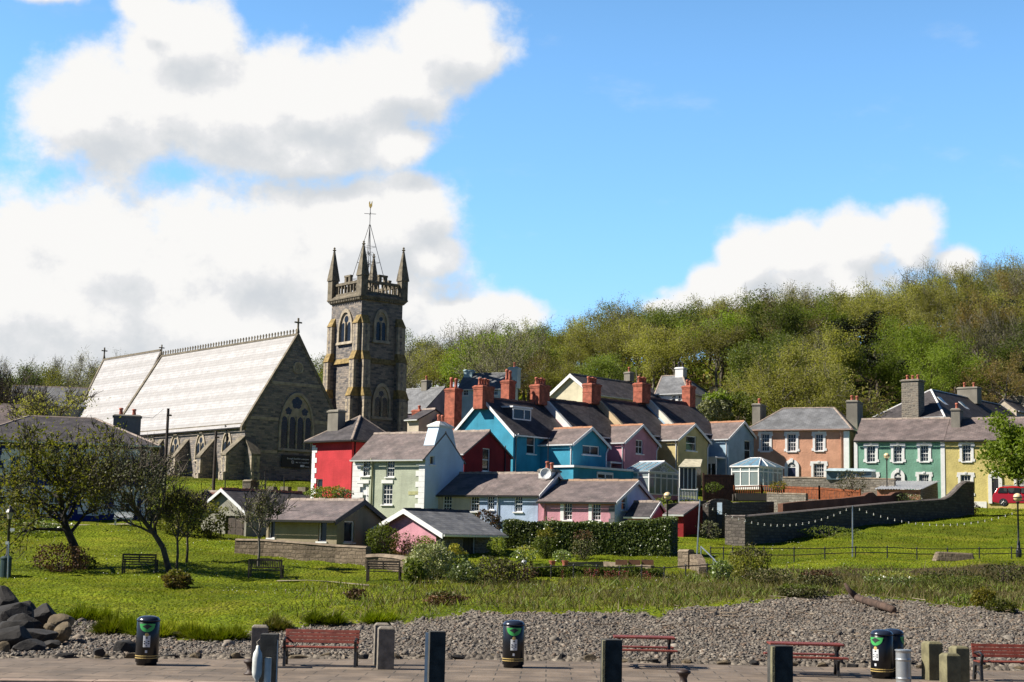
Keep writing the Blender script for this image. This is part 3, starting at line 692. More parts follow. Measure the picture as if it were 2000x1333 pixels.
        if ridge:
            g = MB(); p, q = Vector(rid[0]), Vector(rid[1]); d = (q - p); n_ = max(2, int(d.length / 0.45)); side = d.normalized().cross(Vector((0, 0, 1))) * 0.13
            for k in range(n_):
                p0 = p + d * (k / n_); p1 = p + d * ((k + 0.97) / n_); up = Vector((0, 0, 0.075 + 0.012 * ((k * 7) % 3))); dn = Vector((0, 0, -0.07))
                g.hull8([p0 - side + dn, p0 + side + dn, p1 + side + dn, p1 - side + dn, p0 - side * 0.4 + up, p0 + side * 0.4 + up, p1 + side * 0.4 + up, p1 - side * 0.4 + up])
            g.build('ridge_tiles', ridgemat or MRIDGE, s.rf_o)
        if gut:
            g = MB()
            for p, q, n in eaves:
                p, q = Vector(p) + Vector((0, 0, -0.03)), Vector(q) + Vector((0, 0, -0.03))
                g.extrude([p + n * 0.012, p + n * 0.12, p + n * 0.10 + Vector((0, 0, -0.10)), p + n * 0.03 + Vector((0, 0, -0.12))], q - p)
            g.build('gutter', fascia, s.root)
        if barge:
            g = MB()
            for lo, top, ro, n in verges:
                lo, top, ro = Vector(lo), Vector(top), Vector(ro); dn = Vector((0, 0, -bd - 0.02)); o_ = Vector((0, 0, 0.02))
                g.extrude([lo + o_ + n * 0.005, top + o_ + n * 0.005, top + dn + n * 0.005, lo + dn + n * 0.005], n * 0.05)
                g.extrude([top + o_ + n * 0.005, ro + o_ + n * 0.005, ro + dn + n * 0.005, top + dn + n * 0.005], n * 0.05)
            g.build('bargeboard', barge, s.root)
        return s.rf_o
    def top_at(s, x, y):
        """roof height at local x,y"""
        if s.rt == 'gableX':
            yr = s.Rw * s.rf; return s.H + (s.HR - s.H) * (y / yr if y < yr else (s.Rw - y) / (s.Rw - yr))
        if s.rt == 'gableY': return s.H + (s.HR - s.H) * (1 - abs(x + s.Lw / 2) / (s.Lw / 2))
        return s.H
    def chimney(s, x, y, wx, wy, z0, z1, mat, pots=2, potmat=None, axis='x', cap=None, poth=0.55, cream=False, capov=0.07, corbel=True):
        mb = MB(); mb.box((x - wx / 2, y - wy / 2, z0), (x + wx / 2, y + wy / 2, z1 - 0.32))
        if corbel:
            mb.box((x - wx / 2 - capov * 0.5, y - wy / 2 - capov * 0.5, z1 - 0.318), (x + wx / 2 + capov * 0.5, y + wy / 2 + capov * 0.5, z1 - 0.2))
            mb.box((x - wx / 2 - 0.02, y - wy / 2 - 0.02, z0 + (z1 - z0) * 0.55), (x + wx / 2 + 0.02, y + wy / 2 + 0.02, z0 + (z1 - z0) * 0.55 + 0.08))
        else: mb.box((x - wx / 2, y - wy / 2, z1 - 0.318), (x + wx / 2, y + wy / 2, z1 - 0.2))
        o = mb.build('chimney', mat, s.root)
        c_ = MB(); c_.box((x - wx / 2 - capov, y - wy / 2 - capov, z1 - 0.198), (x + wx / 2 + capov, y + wy / 2 + capov, z1 - 0.09))
        c_.hull8([(x - wx / 2 - capov * .6, y - wy / 2 - capov * .6, z1 - .09), (x + wx / 2 + capov * .6, y - wy / 2 - capov * .6, z1 - .09), (x + wx / 2 + capov * .6, y + wy / 2 + capov * .6, z1 - .09), (x - wx / 2 - capov * .6, y + wy / 2 + capov * .6, z1 - .09),
                  (x - wx / 2 + .06, y - wy / 2 + .06, z1), (x + wx / 2 - .06, y - wy / 2 + .06, z1), (x + wx / 2 - .06, y + wy / 2 - .06, z1), (x - wx / 2 + .06, y + wy / 2 - .06, z1)])
        c_.build('cap', cap or mat, o)
        for k in range(pots):
            f_ = (k + 0.5) / pots - 0.5; px_ = x + (wx * 0.95 * f_ if axis == 'x' else 0); py_ = y + (wy * 0.95 * f_ if axis == 'y' else 0); hh = poth * (1.0 if k % 2 == 0 else 0.9)
            MB().lathe([(0.15, -0.02), (0.135, hh * 0.2), (0.11, hh * 0.72), (0.15, hh * 0.78), (0.16, hh * 0.9), (0.12, hh), (0.09, hh), (0.09, hh * 0.8)], (px_, py_, z1 - 0.01), 10).build('chimney_pot', potmat or MTERRA, o, smooth=True)
        return o
    def box(s, name, a, b, mat, parent=None, bevel=0): return MB().box(a, b).build(name, mat, parent or s.root, bevel=bevel)
    def pipe(s, pts, mat=MFASC, r=0.045): return MB().tube(pts, r, 8).build('downpipe', mat, s.root, smooth=True)
    def quoins(s, face, h, z0, z1, mat, wide=(0.55, 0.35), bh=0.38, left=True, o=0.03):
        T = s.tf(face); mb = MB(); k = 0; z = z0
        while z < z1 - 0.05:
            w_ = wide[k % 2]; zz = min(z + bh - 0.012, z1); a0, a1 = (h, h + w_) if left else (h - w_, h)
            mb.hull8([T(a0, z, -0.002), T(a1, z, -0.002), T(a1, z, o), T(a0, z, o), T(a0, zz, -0.002), T(a1, zz, -0.002), T(a1, zz, o), T(a0, zz, o)]); z += bh; k += 1
        return mb.build('quoins', mat, s.root)
    def archdoor(s, x0, y0, x1, y1, sur, face='L', dmat=None, smat=None):
        T = s.tf(face); a0, z0, a1, z1 = s.rect(face, x0, y0, x1, y1)
        ou = [T(h, z, -0.002) for h, z in rarch(a0 - sur, a1 + sur, z0, z1 + sur)]; inn = [T(h, z, -0.002) for h, z in rarch(a0, a1, z0, z1)]
        d = T(0, 0, 0.12) - T(0, 0, 0)
        f = MB().ring(ou, inn, d).build('door', smat or MTRIM, s.root)
        r_ = (a1 - a0) / 2; zs = z1 - r_
        g = MB(); g.hull8([T(a0 + .01, z0, .003), T(a1 - .01, z0, .003), T(a1 - .01, z0, .03), T(a0 + .01, z0, .03), T(a0 + .01, zs - .1, .003), T(a1 - .01, zs - .1, .003), T(a1 - .01, zs - .1, .03), T(a0 + .01, zs - .1, .03)])
        w2 = a1 - a0
        for (ha, hb) in ((0.12, 0.46), (0.54, 0.88)):
            for (qa_, qb_) in ((0.08, 0.4), (0.48, 0.93)):
                g.hull8([T(a0 + w2 * h, z0 + (zs - z0) * q_, o) for (h, q_, o) in ((ha, qa_, .031), (hb, qa_, .031), (hb, qa_, .045), (ha, qa_, .045), (ha, qb_, .031), (hb, qb_, .031), (hb, qb_, .045), (ha, qb_, .045))])
        g.build('door_panel', dmat or MDARK, f)
        MB().face([T(h, z, 0.01) for h, z in rarch(a0 + .01, a1 - .01, zs - 0.1, z1 - .01)]) and None
        g = MB(); g.face([T(h, z, 0.012) for h, z in rarch(a0 + .01, a1 - .01, zs - 0.02, z1 - .01)]); g.build('fanlight', MGLASS, f)
        g = MB(); xm = (a0 + a1) / 2
        for k in range(1, 6):
            an = math.pi * k / 6; e_ = (xm + r_ * math.cos(an), zs + r_ * math.sin(an)); g.tube([T(xm, zs, .03), T(e_[0], e_[1], .03)], 0.018, 4)
        g.hull8([T(a0 + .01, zs - .1, .003), T(a1 - .01, zs - .1, .003), T(a1 - .01, zs - .1, .06), T(a0 + .01, zs - .1, .06), T(a0 + .01, zs - .02, .003), T(a1 - .01, zs - .02, .003), T(a1 - .01, zs - .02, .06), T(a0 + .01, zs - .02, .06)])
        g.hull8([T(xm - .11, z1 + .02, .121), T(xm + .11, z1 + .02, .121), T(xm + .11, z1 + .02, .19), T(xm - .11, z1 + .02, .19), T(xm - .15, z1 + sur * 1.3, .121), T(xm + .15, z1 + sur * 1.3, .121), T(xm + .15, z1 + sur * 1.3, .19), T(xm - .15, z1 + sur * 1.3, .19)])
        g.build('fanlight_bars', smat or MTRIM, f)
        return f
def _n(pts):
    n = Vector((0, 0, 0)); k = len(pts)
    for i in range(k):
        p, q = pts[i], pts[(i + 1) % k]; n += Vector(((p.y - q.y) * (p.z + q.z), (p.z - q.z) * (p.x + q.x), (p.x - q.x) * (p.y + q.y)))
    return n.normalized() if n.length else Vector((0, 0, 1))
# ============================================================ houses
C_TEAL = paint('teal_render', (0.05, 0.30, 0.44)); C_PINK = paint('pink_render', (0.64, 0.31, 0.375)); C_YEL = paint('buttermilk_render', (0.60, 0.50, 0.25))
C_PBL = paint('powder_blue_render', (0.36, 0.50, 0.62)); C_PEACH = paint('peach_render', (0.66, 0.355, 0.235), 0.7); C_GRN = paint('green_render', (0.19, 0.385, 0.285), 0.6)
C_YEL2 = paint('lemon_render', (0.64, 0.54, 0.21), 0.6); C_RED = paint('red_render', (0.53, 0.045, 0.055)); C_SAGE = paint('sage_render', (0.49, 0.53, 0.41))
C_CREAM = paint('cream_render', (0.60, 0.52, 0.41)); C_BLUE = paint('pale_blue_render', (0.43, 0.54, 0.72)); C_BEIGE = paint('beige_render', (0.34, 0.285, 0.195), 0.25, 0.25)
C_DRED = paint('oxblood_render', (0.28, 0.022, 0.025)); C_NAVY = paint('navy_render', (0.02, 0.035, 0.17)); C_GREYR = paint('grey_render', (0.30, 0.29, 0.24), 0.3, 0.3)
C_MAUVE = paint('mauve_render', (0.42, 0.36, 0.42)); C_ICE = paint('ice_blue_render', (0.50, 0.66, 0.70)); C_IVORY = paint('ivory_render', (0.68, 0.62, 0.45))
C_WBLUE = paint('white_blue_render', (0.60, 0.74, 0.88), 0.2, 0.1)

def chim_px(b, off_kind, px, pytop, pybot, wx, wy, mat, **k):
    """chimney centred on the ridge under photo column px"""
    if off_kind == 'Y':
        y, z1 = b.Rr(px, pytop, off=-b.Lw / 2); x = -b.Lw / 2; z0 = b.Rr(px, pybot, off=-b.Lw / 2)[1]
    else:
        yr = b.Rw * b.rf; x, z1 = b.L(px, pytop, off=yr); y = yr; z0 = b.L(px, pybot, off=yr)[1]
    return b.chimney(x, y, wx, wy, z0, z1, mat, **k)
def absorb(house, part):
    d = part.O - house.O; dl = Vector((d.dot(house.u), d.dot(house.w), d.z))
    for c in [o for o in bpy.data.objects if o.parent == part.root]:
        c.parent = house.root; c.location = Vector(c.location) + dl
    bpy.data.objects.remove(part.root)

# ---------------- red house
b = Bld('house', 'red rendered house with white quoins and a grey chimney', 'house', 42, 688, 112, 611, rpx=770, eave=861, zb=hzf(-11.5, 112) - 0.4)
b.HR = b.L(703, 812, off=2.6)[1]; b.rt = 'hip'
b.win('L', 618, 936, 629, 972, 1, 2, sill=False)
b.walls(C_RED); b.quoins('L', -b.Lw, 0.2, b.H - 0.25, MTRIM)
hx = -b.Lw / 2
b.roof(MSLATED, eo=0.45, hip=((hx, 2.7), (hx, b.Rw - 1.5)), fascia=MDARK)
x_, z1 = b.L(657, 801, off=1.1); b.chimney(x_, 1.15, 1.15, 0.75, b.H + 0.1, z1, MCEM, pots=0, corbel=False)
b.pipe([(0.06, 0.25, b.H - 0.1), (0.06, 0.25, 0.3)], MDARK)
RED = b

# ---------------- sage house, white-blue chimney gable
b = Bld('house', 'sage green house with white sash windows and a white chimney gable', 'house', 30, 831, 107, 690, rpx=906, eave=893)
b.roz = b.roof_z('gableX', 868, 846)
b.win('L', 708, 897, 722, 930, 3, 4, surround=0); b.win('L', 755, 897, 770, 932, 3, 4); b.win('L', 747, 946, 766, 986, 3, 4)
b.win('L', 699, 946, 719, 992, 2, 1, sill=False, door=True, dmat=MTRIM, mat=MTRIM)
b.win('R', 840, 891, 848.5, 908, 1, 1, sill=True)
b.walls(C_SAGE, C_WBLUE)
b.roof(MSLATE, ov=0.02, eo=0.3, barge=None)
b.quoins('L', -0.002, 0.3, b.H - 0.5, MTRIM, (0.75, 0.5), left=False); b.quoins('L', -b.Lw, 0.3, b.H - 0.4, MTRIM, (0.95, 0.7))
T = b.tf('L'); g = MB()
for (p0, p1) in (((746, 938), (768, 944.5)), ((698, 938), (721, 944.5))):
    a0, z0, a1, z1 = b.rect('L', p0[0], p0[1], p1[0], p1[1]); g.hull8([T(a0, z0, .003), T(a1, z0, .003), T(a1, z0, .06), T(a0, z0, .06), T(a0, z1, .003), T(a1, z1, .003), T(a1, z1, .06), T(a0, z1, .06)])
g.build('lintel', MTRIM, b.root)
a0, z0, a1, z1 = b.rect('L', 798, 960, 817, 967); g = MB(); g.hull8([T(a0, z0, .003), T(a1, z0, .003), T(a1, z0, .03), T(a0, z0, .03), T(a0, z1, .003), T(a1, z1, .003), T(a1, z1, .03), T(a0, z1, .03)]); g.build('street_name_plate', plain('plate', (0.42, 0.42, 0.2), 0.6), b.root)
h_, _ = b.L(729, 900); b.pipe([(h_, -0.3, b.H - 0.1), (h_, -0.08, b.H - 0.45), (h_, -0.08, 0.2)], plain('olive_pipe', (0.25, 0.25, 0.14), 0.5), 0.06)
# gable stack: shoulders running up into a broad stack
y0, zc = b.Rr(860.5, 826); y1, _ = b.Rr(887, 826); ym = b.Rw * 0.5
yw = max(0.9, (y1 - y0) / 2)
g = MB(); g.extrude([(0.004, ym - yw - 0.55, b.top_at(0, ym - yw - .55) + .1), (0.004, ym + yw + 0.55, b.top_at(0, ym - yw - .55) + .1), (0.004, ym + yw, b.HR + 0.35), (0.004, ym - yw, b.HR + 0.35)], (-0.9, 0, 0))
g.box((-0.896, ym - yw, b.HR + 0.352), (0.004, ym + yw, zc - 0.3)); o = g.build('chimney', C_WBLUE, b.root)
g = MB(); g.box((-0.97, ym - yw - .09, zc - 0.298), (0.08, ym + yw + .09, zc - 0.16)); g.hull8([(-.95, ym - yw - .07, zc - .16), (.06, ym - yw - .07, zc - .16), (.06, ym + yw + .07, zc - .16), (-.95, ym + yw + .07, zc - .16), (-.6, ym - .35, zc + .14), (-.3, ym - .35, zc + .14), (-.3, ym + .35, zc + .14), (-.6, ym + .35, zc + .14)]); g.build('cap', MW, o)
for dy in (-0.25, 0.25): MB().lathe([(.13, 0), (.11, .35), (.15, .4), (.12, .5), (.08, .5)], (-.45, ym + dy, zc + .12), 10).build('chimney_pot', MTERRA, o, smooth=True)
SAGE = b

# ---------------- oxblood gabled house behind
b = Bld('house', 'dark oxblood gabled house with one tall white window', 'house', 35, 907, 113, 800, rpx=998, eave=884, zb=hzf(-3.5, 112) - 0.3)
b.roof_z('gableX', 954, 843); b.win('R', 943, 876, 957, 921, 1, 2)
b.walls(C_DRED); b.roof(MSLATE, ov=0.15, eo=0.25)
b.pipe([(0.06, b.Rw * .86, b.H + 0.8), (0.06, b.Rw * .86, 0.3)], MDARK)

# ---------------- the stepped terrace: four houses running back up the hill
TA = 41.5
TD = [120, 125.4, 130.8, 136.2, 141.6]; TCX = [1003, 1118, 1220, 1317, 1410]; TE = [844, 843, 840, 836]
TAP = [(939, 778), (1051, 772), (1152, 768), (1249, 767)]
TCOL = [C_TEAL, C_PINK, C_YEL, C_PBL]
TLAB = ['teal end house of the stepped terrace with a bright gable and roof dormer', 'pink terraced house with a gabled rear wing next to the teal one',
        'buttermilk yellow terraced house with a gabled rear wing', 'powder blue terraced house at the upper end of the stepped terrace']
TH = []
for i in range(4):
    zb = min(hzf(P(TCX[i], TE[i], TD[i]).x, TD[i]), 8.5) - 0.8
    b = Bld('terraced_house', TLAB[i], 'house', TA, TCX[i], TD[i], 886 if i == 0 else None, rlen=7.2, eave=TE[i], zb=zb, group='houses of the stepped terrace')
    nxt = P(TCX[i + 1], 838, TD[i + 1]); b.Rw = (Vector((nxt.x, nxt.y, 0)) - Vector((b.C.x, b.C.y, 0))).dot(b.w) - 0.012
    if i: b.Lw = TH[0].Lw
    b.roof_z('gableY', *TAP[0]) if i == 0 else b.roof_z('gableY', rise=TH[0].HR - TH[0].H)
    if i == 0: b.win('R', 1029, 853, 1045.5, 887, 1, 2, sash=False)
    b.walls(TCOL[i])
    b.roof(MSLATED, ov=0.0, eo=0.3, x_l=-0.22 if i == 0 else 0.31, x_r=b.Rw - 0.002, barge=MTRIM if i == 0 else None, bd=0.26, ridgemat=plain('red_ridge%d' % i, (0.16, 0.09, 0.075), 0.8))
    if i:   # coped party wall standing proud of the slates
        g = MB(); xm = -b.Lw / 2; ht = 0.22; sl = (b.HR - b.H) / (b.Lw / 2)
        for sx_ in (0.35, -b.Lw - 0.35):
            za = b.H - 0.35 * sl + ht; pts = [Vector((xm, -0.02, b.HR + ht)), Vector((sx_, -0.02, za)), Vector((sx_, -0.02, za - 0.65)), Vector((xm, -0.02, b.HR + ht - 0.65))]
            g.extrude(pts, (0, 0.32, 0))
        g.build('parapet', paint('coping_paint%d' % i, [(0.74, 0.73, 0.70), (0.56, 0.43, 0.27), (0.72, 0.69, 0.60)][i - 1], 0.2, 0.2), b.root)
        b.box('party_wall', (-b.Lw + .3, -.018, 0), (-.3, .012, b.H), TCOL[i]) if False else None
    TH.append(b)
teal, pinkT, yelT, pblT = TH
# chimneys on the ridge, one at each party wall
chim_px(teal, 'Y', 945, 754, 800, 1.0, 1.35, MREDBR, pots=4, axis='y', poth=0.62)
chim_px(pinkT, 'Y', 1055, 752, 792, 1.0, 1.35, MREDBR, pots=4, axis='y', poth=0.6)
chim_px(yelT, 'Y', 1156, 750, 790, 1.0, 1.3, MREDBR, pots=4, axis='y', poth=0.6)
chim_px(pblT, 'Y', 1254, 749, 788, 1.0, 1.3, MREDBR, pots=4, axis='y', poth=0.6)
y_, z1 = pblT.Rr(1346, 754, off=-pblT.Lw / 2); pblT.chimney(-pblT.Lw / 2, pblT.Rw - .5, 0.9, 0.9, pblT.HR - 1.0, z1, MREDBR, pots=2, axis='y', poth=0.55)
y_, z1 = teal.Rr(993, 743, off=-teal.Lw * .72); teal.chimney(-teal.Lw * .72, y_, 0.9, 0.8, teal.H + 0.6, z1, MREDBR, pots=2, axis='y', poth=0.9)
# tall brick stack on the far left eave of the teal house
x_, z1 = teal.L(886, 759, off=3.0); teal.chimney(x_, 3.0, 1.15, 0.9, teal.H - 1.5, z1, MREDBR, pots=2, axis='x', poth=0.95)
# dormer
xd = -1.3; yd0, zd = teal.Rr(1001, 787, off=xd); yd1, zd2 = teal.Rr(1036, 806, off=xd)
zb0 = teal.top_at(xd, 0) - 0.1
g = MB(); g.box((-2.6, yd0, zb0), (xd, yd1, zb0 + 1.05)); dm = g.build('dormer', MSLATED, teal.root)
g = MB(); g.box((-2.9, yd0 - .12, zb0 + 1.053), (xd + .16, yd1 + .12, zb0 + 1.18)); g.build('dormer_roof', MFASC, dm)
g = MB(); w_ = yd1 - yd0
for (ya, yb, za, zc_) in ((0, w_, 0.1, 0.2), (0, w_, .92, 1.03), (0, .1, .2, .92), (w_ - .1, w_, .2, .92), (w_ * .6, w_ * .6 + .1, .2, .92)): g.box((xd + .004, yd0 + ya, zb0 + za), (xd + .08, yd0 + yb, zb0 + zc_))
g.build('dormer_window', MTRIM, dm)
g = MB(); g.face([(xd + .03, yd0 + .1, zb0 + .2), (xd + .03, yd1 - .1, zb0 + .2), (xd + .03, yd1 - .1, zb0 + .92), (xd + .03, yd0 + .1, zb0 + .92)]); g.build('pane', MGLASS, dm)
teal.pipe([(0.32, 0.25, teal.H - 0.15), (0.07, 0.25, teal.H - 0.5), (0.07, 0.25, 0.3)], MFASC, 0.055)

WING = [(teal, 1056, 1119, 1185.5, 865, (1151.5, 836)), (pinkT, 1180, 1219.5, 1283.5, 862, (1253, 831)), (yelT, 1279, 1324, 1383, 857, (1353.5, 829.5)), (pblT, 1379, 1422, 1477.5, 855, (1450, 824.5))]
WR = [1083, 1183, 1281, 1378]
for i, (h, l, c_, r_, ev, ap) in enumerate(WING):
    t_, _ = h.Rr(l, ev); W0 = h.O + h.w * t_; p_ = 3.0
    for _ in range(30):
        q_ = W0 + h.u * p_; q_ = Vector((q_.x, q_.y, P(c_, ev, q_.y).z)); e_ = c_ - proj(q_)[0]; p_ += e_ / 25.0 * 0.7
    org = h.O + h.w * t_ + h.u * p_
    wg = Bld('rear_wing', None, None, TA, c_, org.y, l, rpx=r_, eave=ev, zb=h.zb, origin=(org.x, org.y, 0))
    wg.Lw -= 0.012; wg.roof_z('gableX', *ap)
    if i == 0: wg.win('R', 1138, 871, 1171, 889, 2, 1, sash=False)
    if i == 1: wg.win('R', 1242, 859.5, 1256, 887, 2, 2)
    if i == 2: wg.win('R', 1340, 852, 1360, 881, 1, 2)
    if i == 3: wg.win('R', 1454, 861, 1467, 899, 1, 2)
    wg.walls(TCOL[i], name='rear_wing_wall')
    xr_, _ = wg.L(WR[i], ap[1], off=wg.Rw / 2)
    wg.roof(MSLATE, ov=0.22, eo=0.25, x_l=min(xr_, -wg.Lw - 0.3), barge=MFASC, bd=0.2, ridgemat=plain('orange_ridge%d' % i, (0.36, 0.17, 0.09), 0.8))
    wg.pipe([(0.1, wg.Rw + .1, wg.H - .2), (0.1, wg.Rw - .2, wg.H - 0.6), (0.1, wg.Rw - .2, 0.8)], MFASC, 0.05)
    wg.pipe([(-0.15, -0.2, wg.H - .15), (-0.15, -0.06, wg.H - 0.5), (-0.15, -0.06, 0.8)], MFASC, 0.05)
    if i == 0:
        g = MB(); g.box((0.02, -2.6, 0.0), (2.2, wg.Rw + 1.4, 2.9)); o = g.build('extension', C_TEAL, wg.root); z_ = wg.Rr(1170, 917, off=2.2)[1]
        o.data.transform(Matrix.Translation((0, 0, z_ - 2.9)))
        g = MB(); g.box((0.02, -2.75, z_ + .003), (2.38, wg.Rw + 1.55, z_ + .17)); g.build('flat_roof', MFASC, o)
        a0, z0 = wg.Rr(1165, 936, off=2.2); a1, z1 = wg.Rr(1197, 924, off=2.2); g = MB()
        for q_ in ((a0, a1, z1 - .1, z1), (a0, a1, z0, z0 + .1), (a0, a0 + .1, z0, z1), (a1 - .1, a1, z0, z1), ((a0 + a1) / 2 - .05, (a0 + a1) / 2 + .05, z0, z1), (a0, a1, (z0 + z1) / 2 + .1, (z0 + z1) / 2 + .17)): g.box((2.203, q_[0], q_[2]), (2.26, q_[1], q_[3]))
        f = g.build('window', MTRIM, wg.root); g = MB(); g.face([(2.22, a0, z0), (2.22, a1, z0), (2.22, a1, z1), (2.22, a0, z1)]); g.build('pane', MGLASS, f)
    if i in (1, 3):   # glazed lean-to in the yard beside the wing
        z_ = wg.L(c_ - 20, 907 if i == 1 else 897)[1]
        g = MB(); g.box((-wg.Lw, -1.6, z_), (-.2, -.03, z_ + .14)); o = g.build('flat_roof', MFASC, wg.root)
        g = MB(); g.box((-wg.Lw, -1.5, z_ - .5), (-.25, -1.42, z_ - .002)); g.box((-wg.Lw, -1.5, 0), (-.25, -1.42, z_ - 2.0))
        for k in range(5): xx = -wg.Lw + k * (wg.Lw - .35) / 4; g.box((xx, -1.505, z_ - 2.0), (xx + .1, -1.415, z_ - .5))
        f = g.build('lean_to', MTRIM, wg.root); g = MB(); g.face([(-wg.Lw, -1.46, z_ - 2.0), (-.25, -1.46, z_ - 2.0), (-.25, -1.46, z_ - .5), (-wg.Lw, -1.46, z_ - .5)]); g.build('pane', MGLASS, f)
    absorb(h, wg)

# ---------------- conservatories
def conservatory(h, cpx, D, lpx, rpx, eave, base, kind, apex, wallmat):
    cc = P(cpx, eave, D)
    k = Bld('conservatory', None, None, TA, cpx, D, lpx, rpx=rpx, eave=eave, zb=h.zb, origin=(cc.x, cc.y, 0))
    zb_ = k.L(cpx, base)[1]; H = k.H; Lw, Rw = k.Lw, k.Rw
    MB().box((-Lw, 0.02, 0), (-.02, Rw, zb_)).build('conservatory_plinth', wallmat, k.root)
    g = MB(); zt_ = zb_ + (H - zb_) * 0.74
    nL = max(2, round(Lw / 0.95)); nR = max(2, round(Rw / 0.85))
    for j in range(nL + 1): x = -Lw + (Lw - .09) * j / nL; g.box((x, 0, zb_ + .003), (x + .09, .09, H))
    for j in range(1, nR + 1): y = (Rw - .09) * j / nR; g.box((-.09, y, zb_ + .003), (0, y + .09, H))
    for z in (zb_ + .003, zt_, H - .1): g.box((-Lw, .008, z), (-.09, .082, z + .09)); g.box((-.082, .09, z), (-.008, Rw, z + .09))
    g.box((-Lw - .1, -.1, H), (.1, .0, H + .1)); g.box((.0, .0, H), (.1, Rw + .1, H + .1))
    if kind == 'gable':
        zr = k.Rr(apex[0], apex[1])[1]; ym = Rw / 2
        for (p, q) in (((0, -.1, H + .05), (0, ym, zr)), ((0, ym, zr), (0, Rw + .1, H + .05))): g.tube([p, q], .075, 4)
        for a in range(1, 6): an = math.pi * a / 6; rr_ = min(ym, zr - H) * .95; g.tube([(-.03, ym, H + .08), (-.03, ym + rr_ * math.cos(an), H + .08 + rr_ * .8 * math.sin(an))], .03, 4)
        g.tube([(-.03, ym + .5 * math.cos(math.pi * a / 8), H + .08 + .42 * math.sin(math.pi * a / 8)) for a in range(9)], .03, 4)
        xl_ = -Lw - 0.2
        for j in range(5): x = -(Lw + .2) * j / 4.0; g.tube([(x, -.12, H + .1), (x, ym, zr + .06)], .045, 4); g.tube([(x, Rw + .12, H + .1), (x, ym, zr + .06)], .045, 4)
        g.tube([(0.05, ym, zr + .06), (xl_, ym, zr + .06)], .07, 6)
    else:
        zr = k.L(apex[0], apex[1], off=Rw / 2)[1]; ym = Rw / 2; xa = -1.0; xb = -Lw * .75
        for p, q in (((.1, -.1, H + .1), (xa, ym, zr)), ((.1, Rw + .1, H + .1), (xa, ym, zr)), ((-Lw, -.1, H + .1), (xb, ym, zr)), ((xa, ym, zr), (xb, ym, zr)), ((-Lw * .33, -.1, H + .1), (xa - .2, ym, zr)), ((-Lw * .66, -.1, H + .1), (xb + .3, ym, zr)), ((.1, Rw * .33, H + .1), (xa, ym, zr)), ((.1, Rw * .66, H + .1), (xa, ym, zr))): g.tube([p, q], .05, 4)
    f = g.build('conservatory_frame', MTRIM, k.root)
    g = MB()
    g.face([(-Lw, .045, zb_), (-.045, .045, zb_), (-.045, .045, H), (-Lw, .045, H)]); g.face([(-.045, .045, zb_), (-.045, Rw, zb_), (-.045, Rw, H), (-.045, .045, H)])
    if kind == 'gable': g.face([(-.045, .0, H + .1), (-.045, Rw, H + .1), (-.045, ym, zr)])
    g.build('pane', MCG, f)
    g = MB(); MR = MATS.get('roof_glazing') or plain('roof_glazing', (0.16, 0.28, 0.36), 0.15, var=0.2)
    if kind == 'gable':
        for ys in (-.12, Rw + .12): g.extrude([(0, ys, H + .08), (-Lw - .2, ys, H + .08), (-Lw - .2, ym, zr + .03), (0, ym, zr + .03)], (0, 0, -.04))
    else:
        A = Vector((xa, ym, zr)); B = Vector((xb, ym, zr)); e_ = H + .08
        g.face([(-Lw, -.1, e_), (.1, -.1, e_), A, B]); g.face([(.1, -.1, e_), (.1, Rw + .1, e_), A]); g.face([(.1, Rw + .1, e_), (-Lw, Rw + .1, e_), B, A]); g.face([(-Lw, Rw + .1, e_), (-Lw, -.1, e_), B])
    g.build('conservatory_roof', MR, k.root)
    absorb(h, k)
conservatory(pinkT, 1268, 121.5, 1224, 1326, 922, 966, 'gable', (1297, 903), C_PINK)
conservatory(pblT, 1482, 129.5, 1428, 1529, 912, 950, 'hip', (1470, 895), MW)

# ---------------- peach, green and lemon houses at the right
b = Bld('house', 'peach rendered house with white window surrounds and a grey hipped roof', 'house', 24, 1657, 138, 1467, rlen=6.0, eave=839, zb=hzf(30.2, 138) - 0.6)
b.rt = 'hip'; b.HR = b.L(1580, 797, off=3.0)[1]
PW = [(1487, 848, 1503, 882), (1538, 848, 1555, 882), (1592, 848, 1608, 881)]
for q in PW: b.win('L', *q, 3, 4, surround=0.21)
b.win('L', 1589, 906, 1610, 938, 4, 4, surround=0.21); b.win('L', 1487, 908, 1503, 940, 4, 4, surround=0.21)
b.walls(C_PEACH)
lx = b.L(1530, 796, off=3.0)[0]; rx = b.L(1629, 796, off=3.0)[0]
b.roof(MSLATEG, eo=0.4, hip=((lx, 3.0), (rx, 3.0)), fascia=plain('pink_gutter', (0.62, 0.42, 0.36), 0.5))
b.archdoor(1539, 904, 1554.5, 950, 0.3, dmat=plain('navy_door', (0.02, 0.025, 0.06), 0.4))
b.box('corner_pilaster', (-0.42, -0.06, 0), (0.06, 0.3, b.H - 0.16), MTRIM)
h_, _ = b.L(1643, 850); b.pipe([(h_ - .1, -0.35, b.H - .12), (h_, -0.08, b.H - .5), (h_, -0.08, .3)], plain('peach_pipe', (0.62, 0.34, 0.24), 0.5), .05)
x_, z1 = b.L(1483, 790, off=3.6); b.chimney(x_, 3.6, 0.75, 2.3, b.H - 0.8, z1, MCEM, pots=1, corbel=False)
x_, z1 = b.L(1669, 784, off=3.6); b.chimney(x_, 3.6, 1.0, 2.6, b.H - 1.2, z1, MCEM, pots=2, axis='x', corbel=False)
PEACH = b
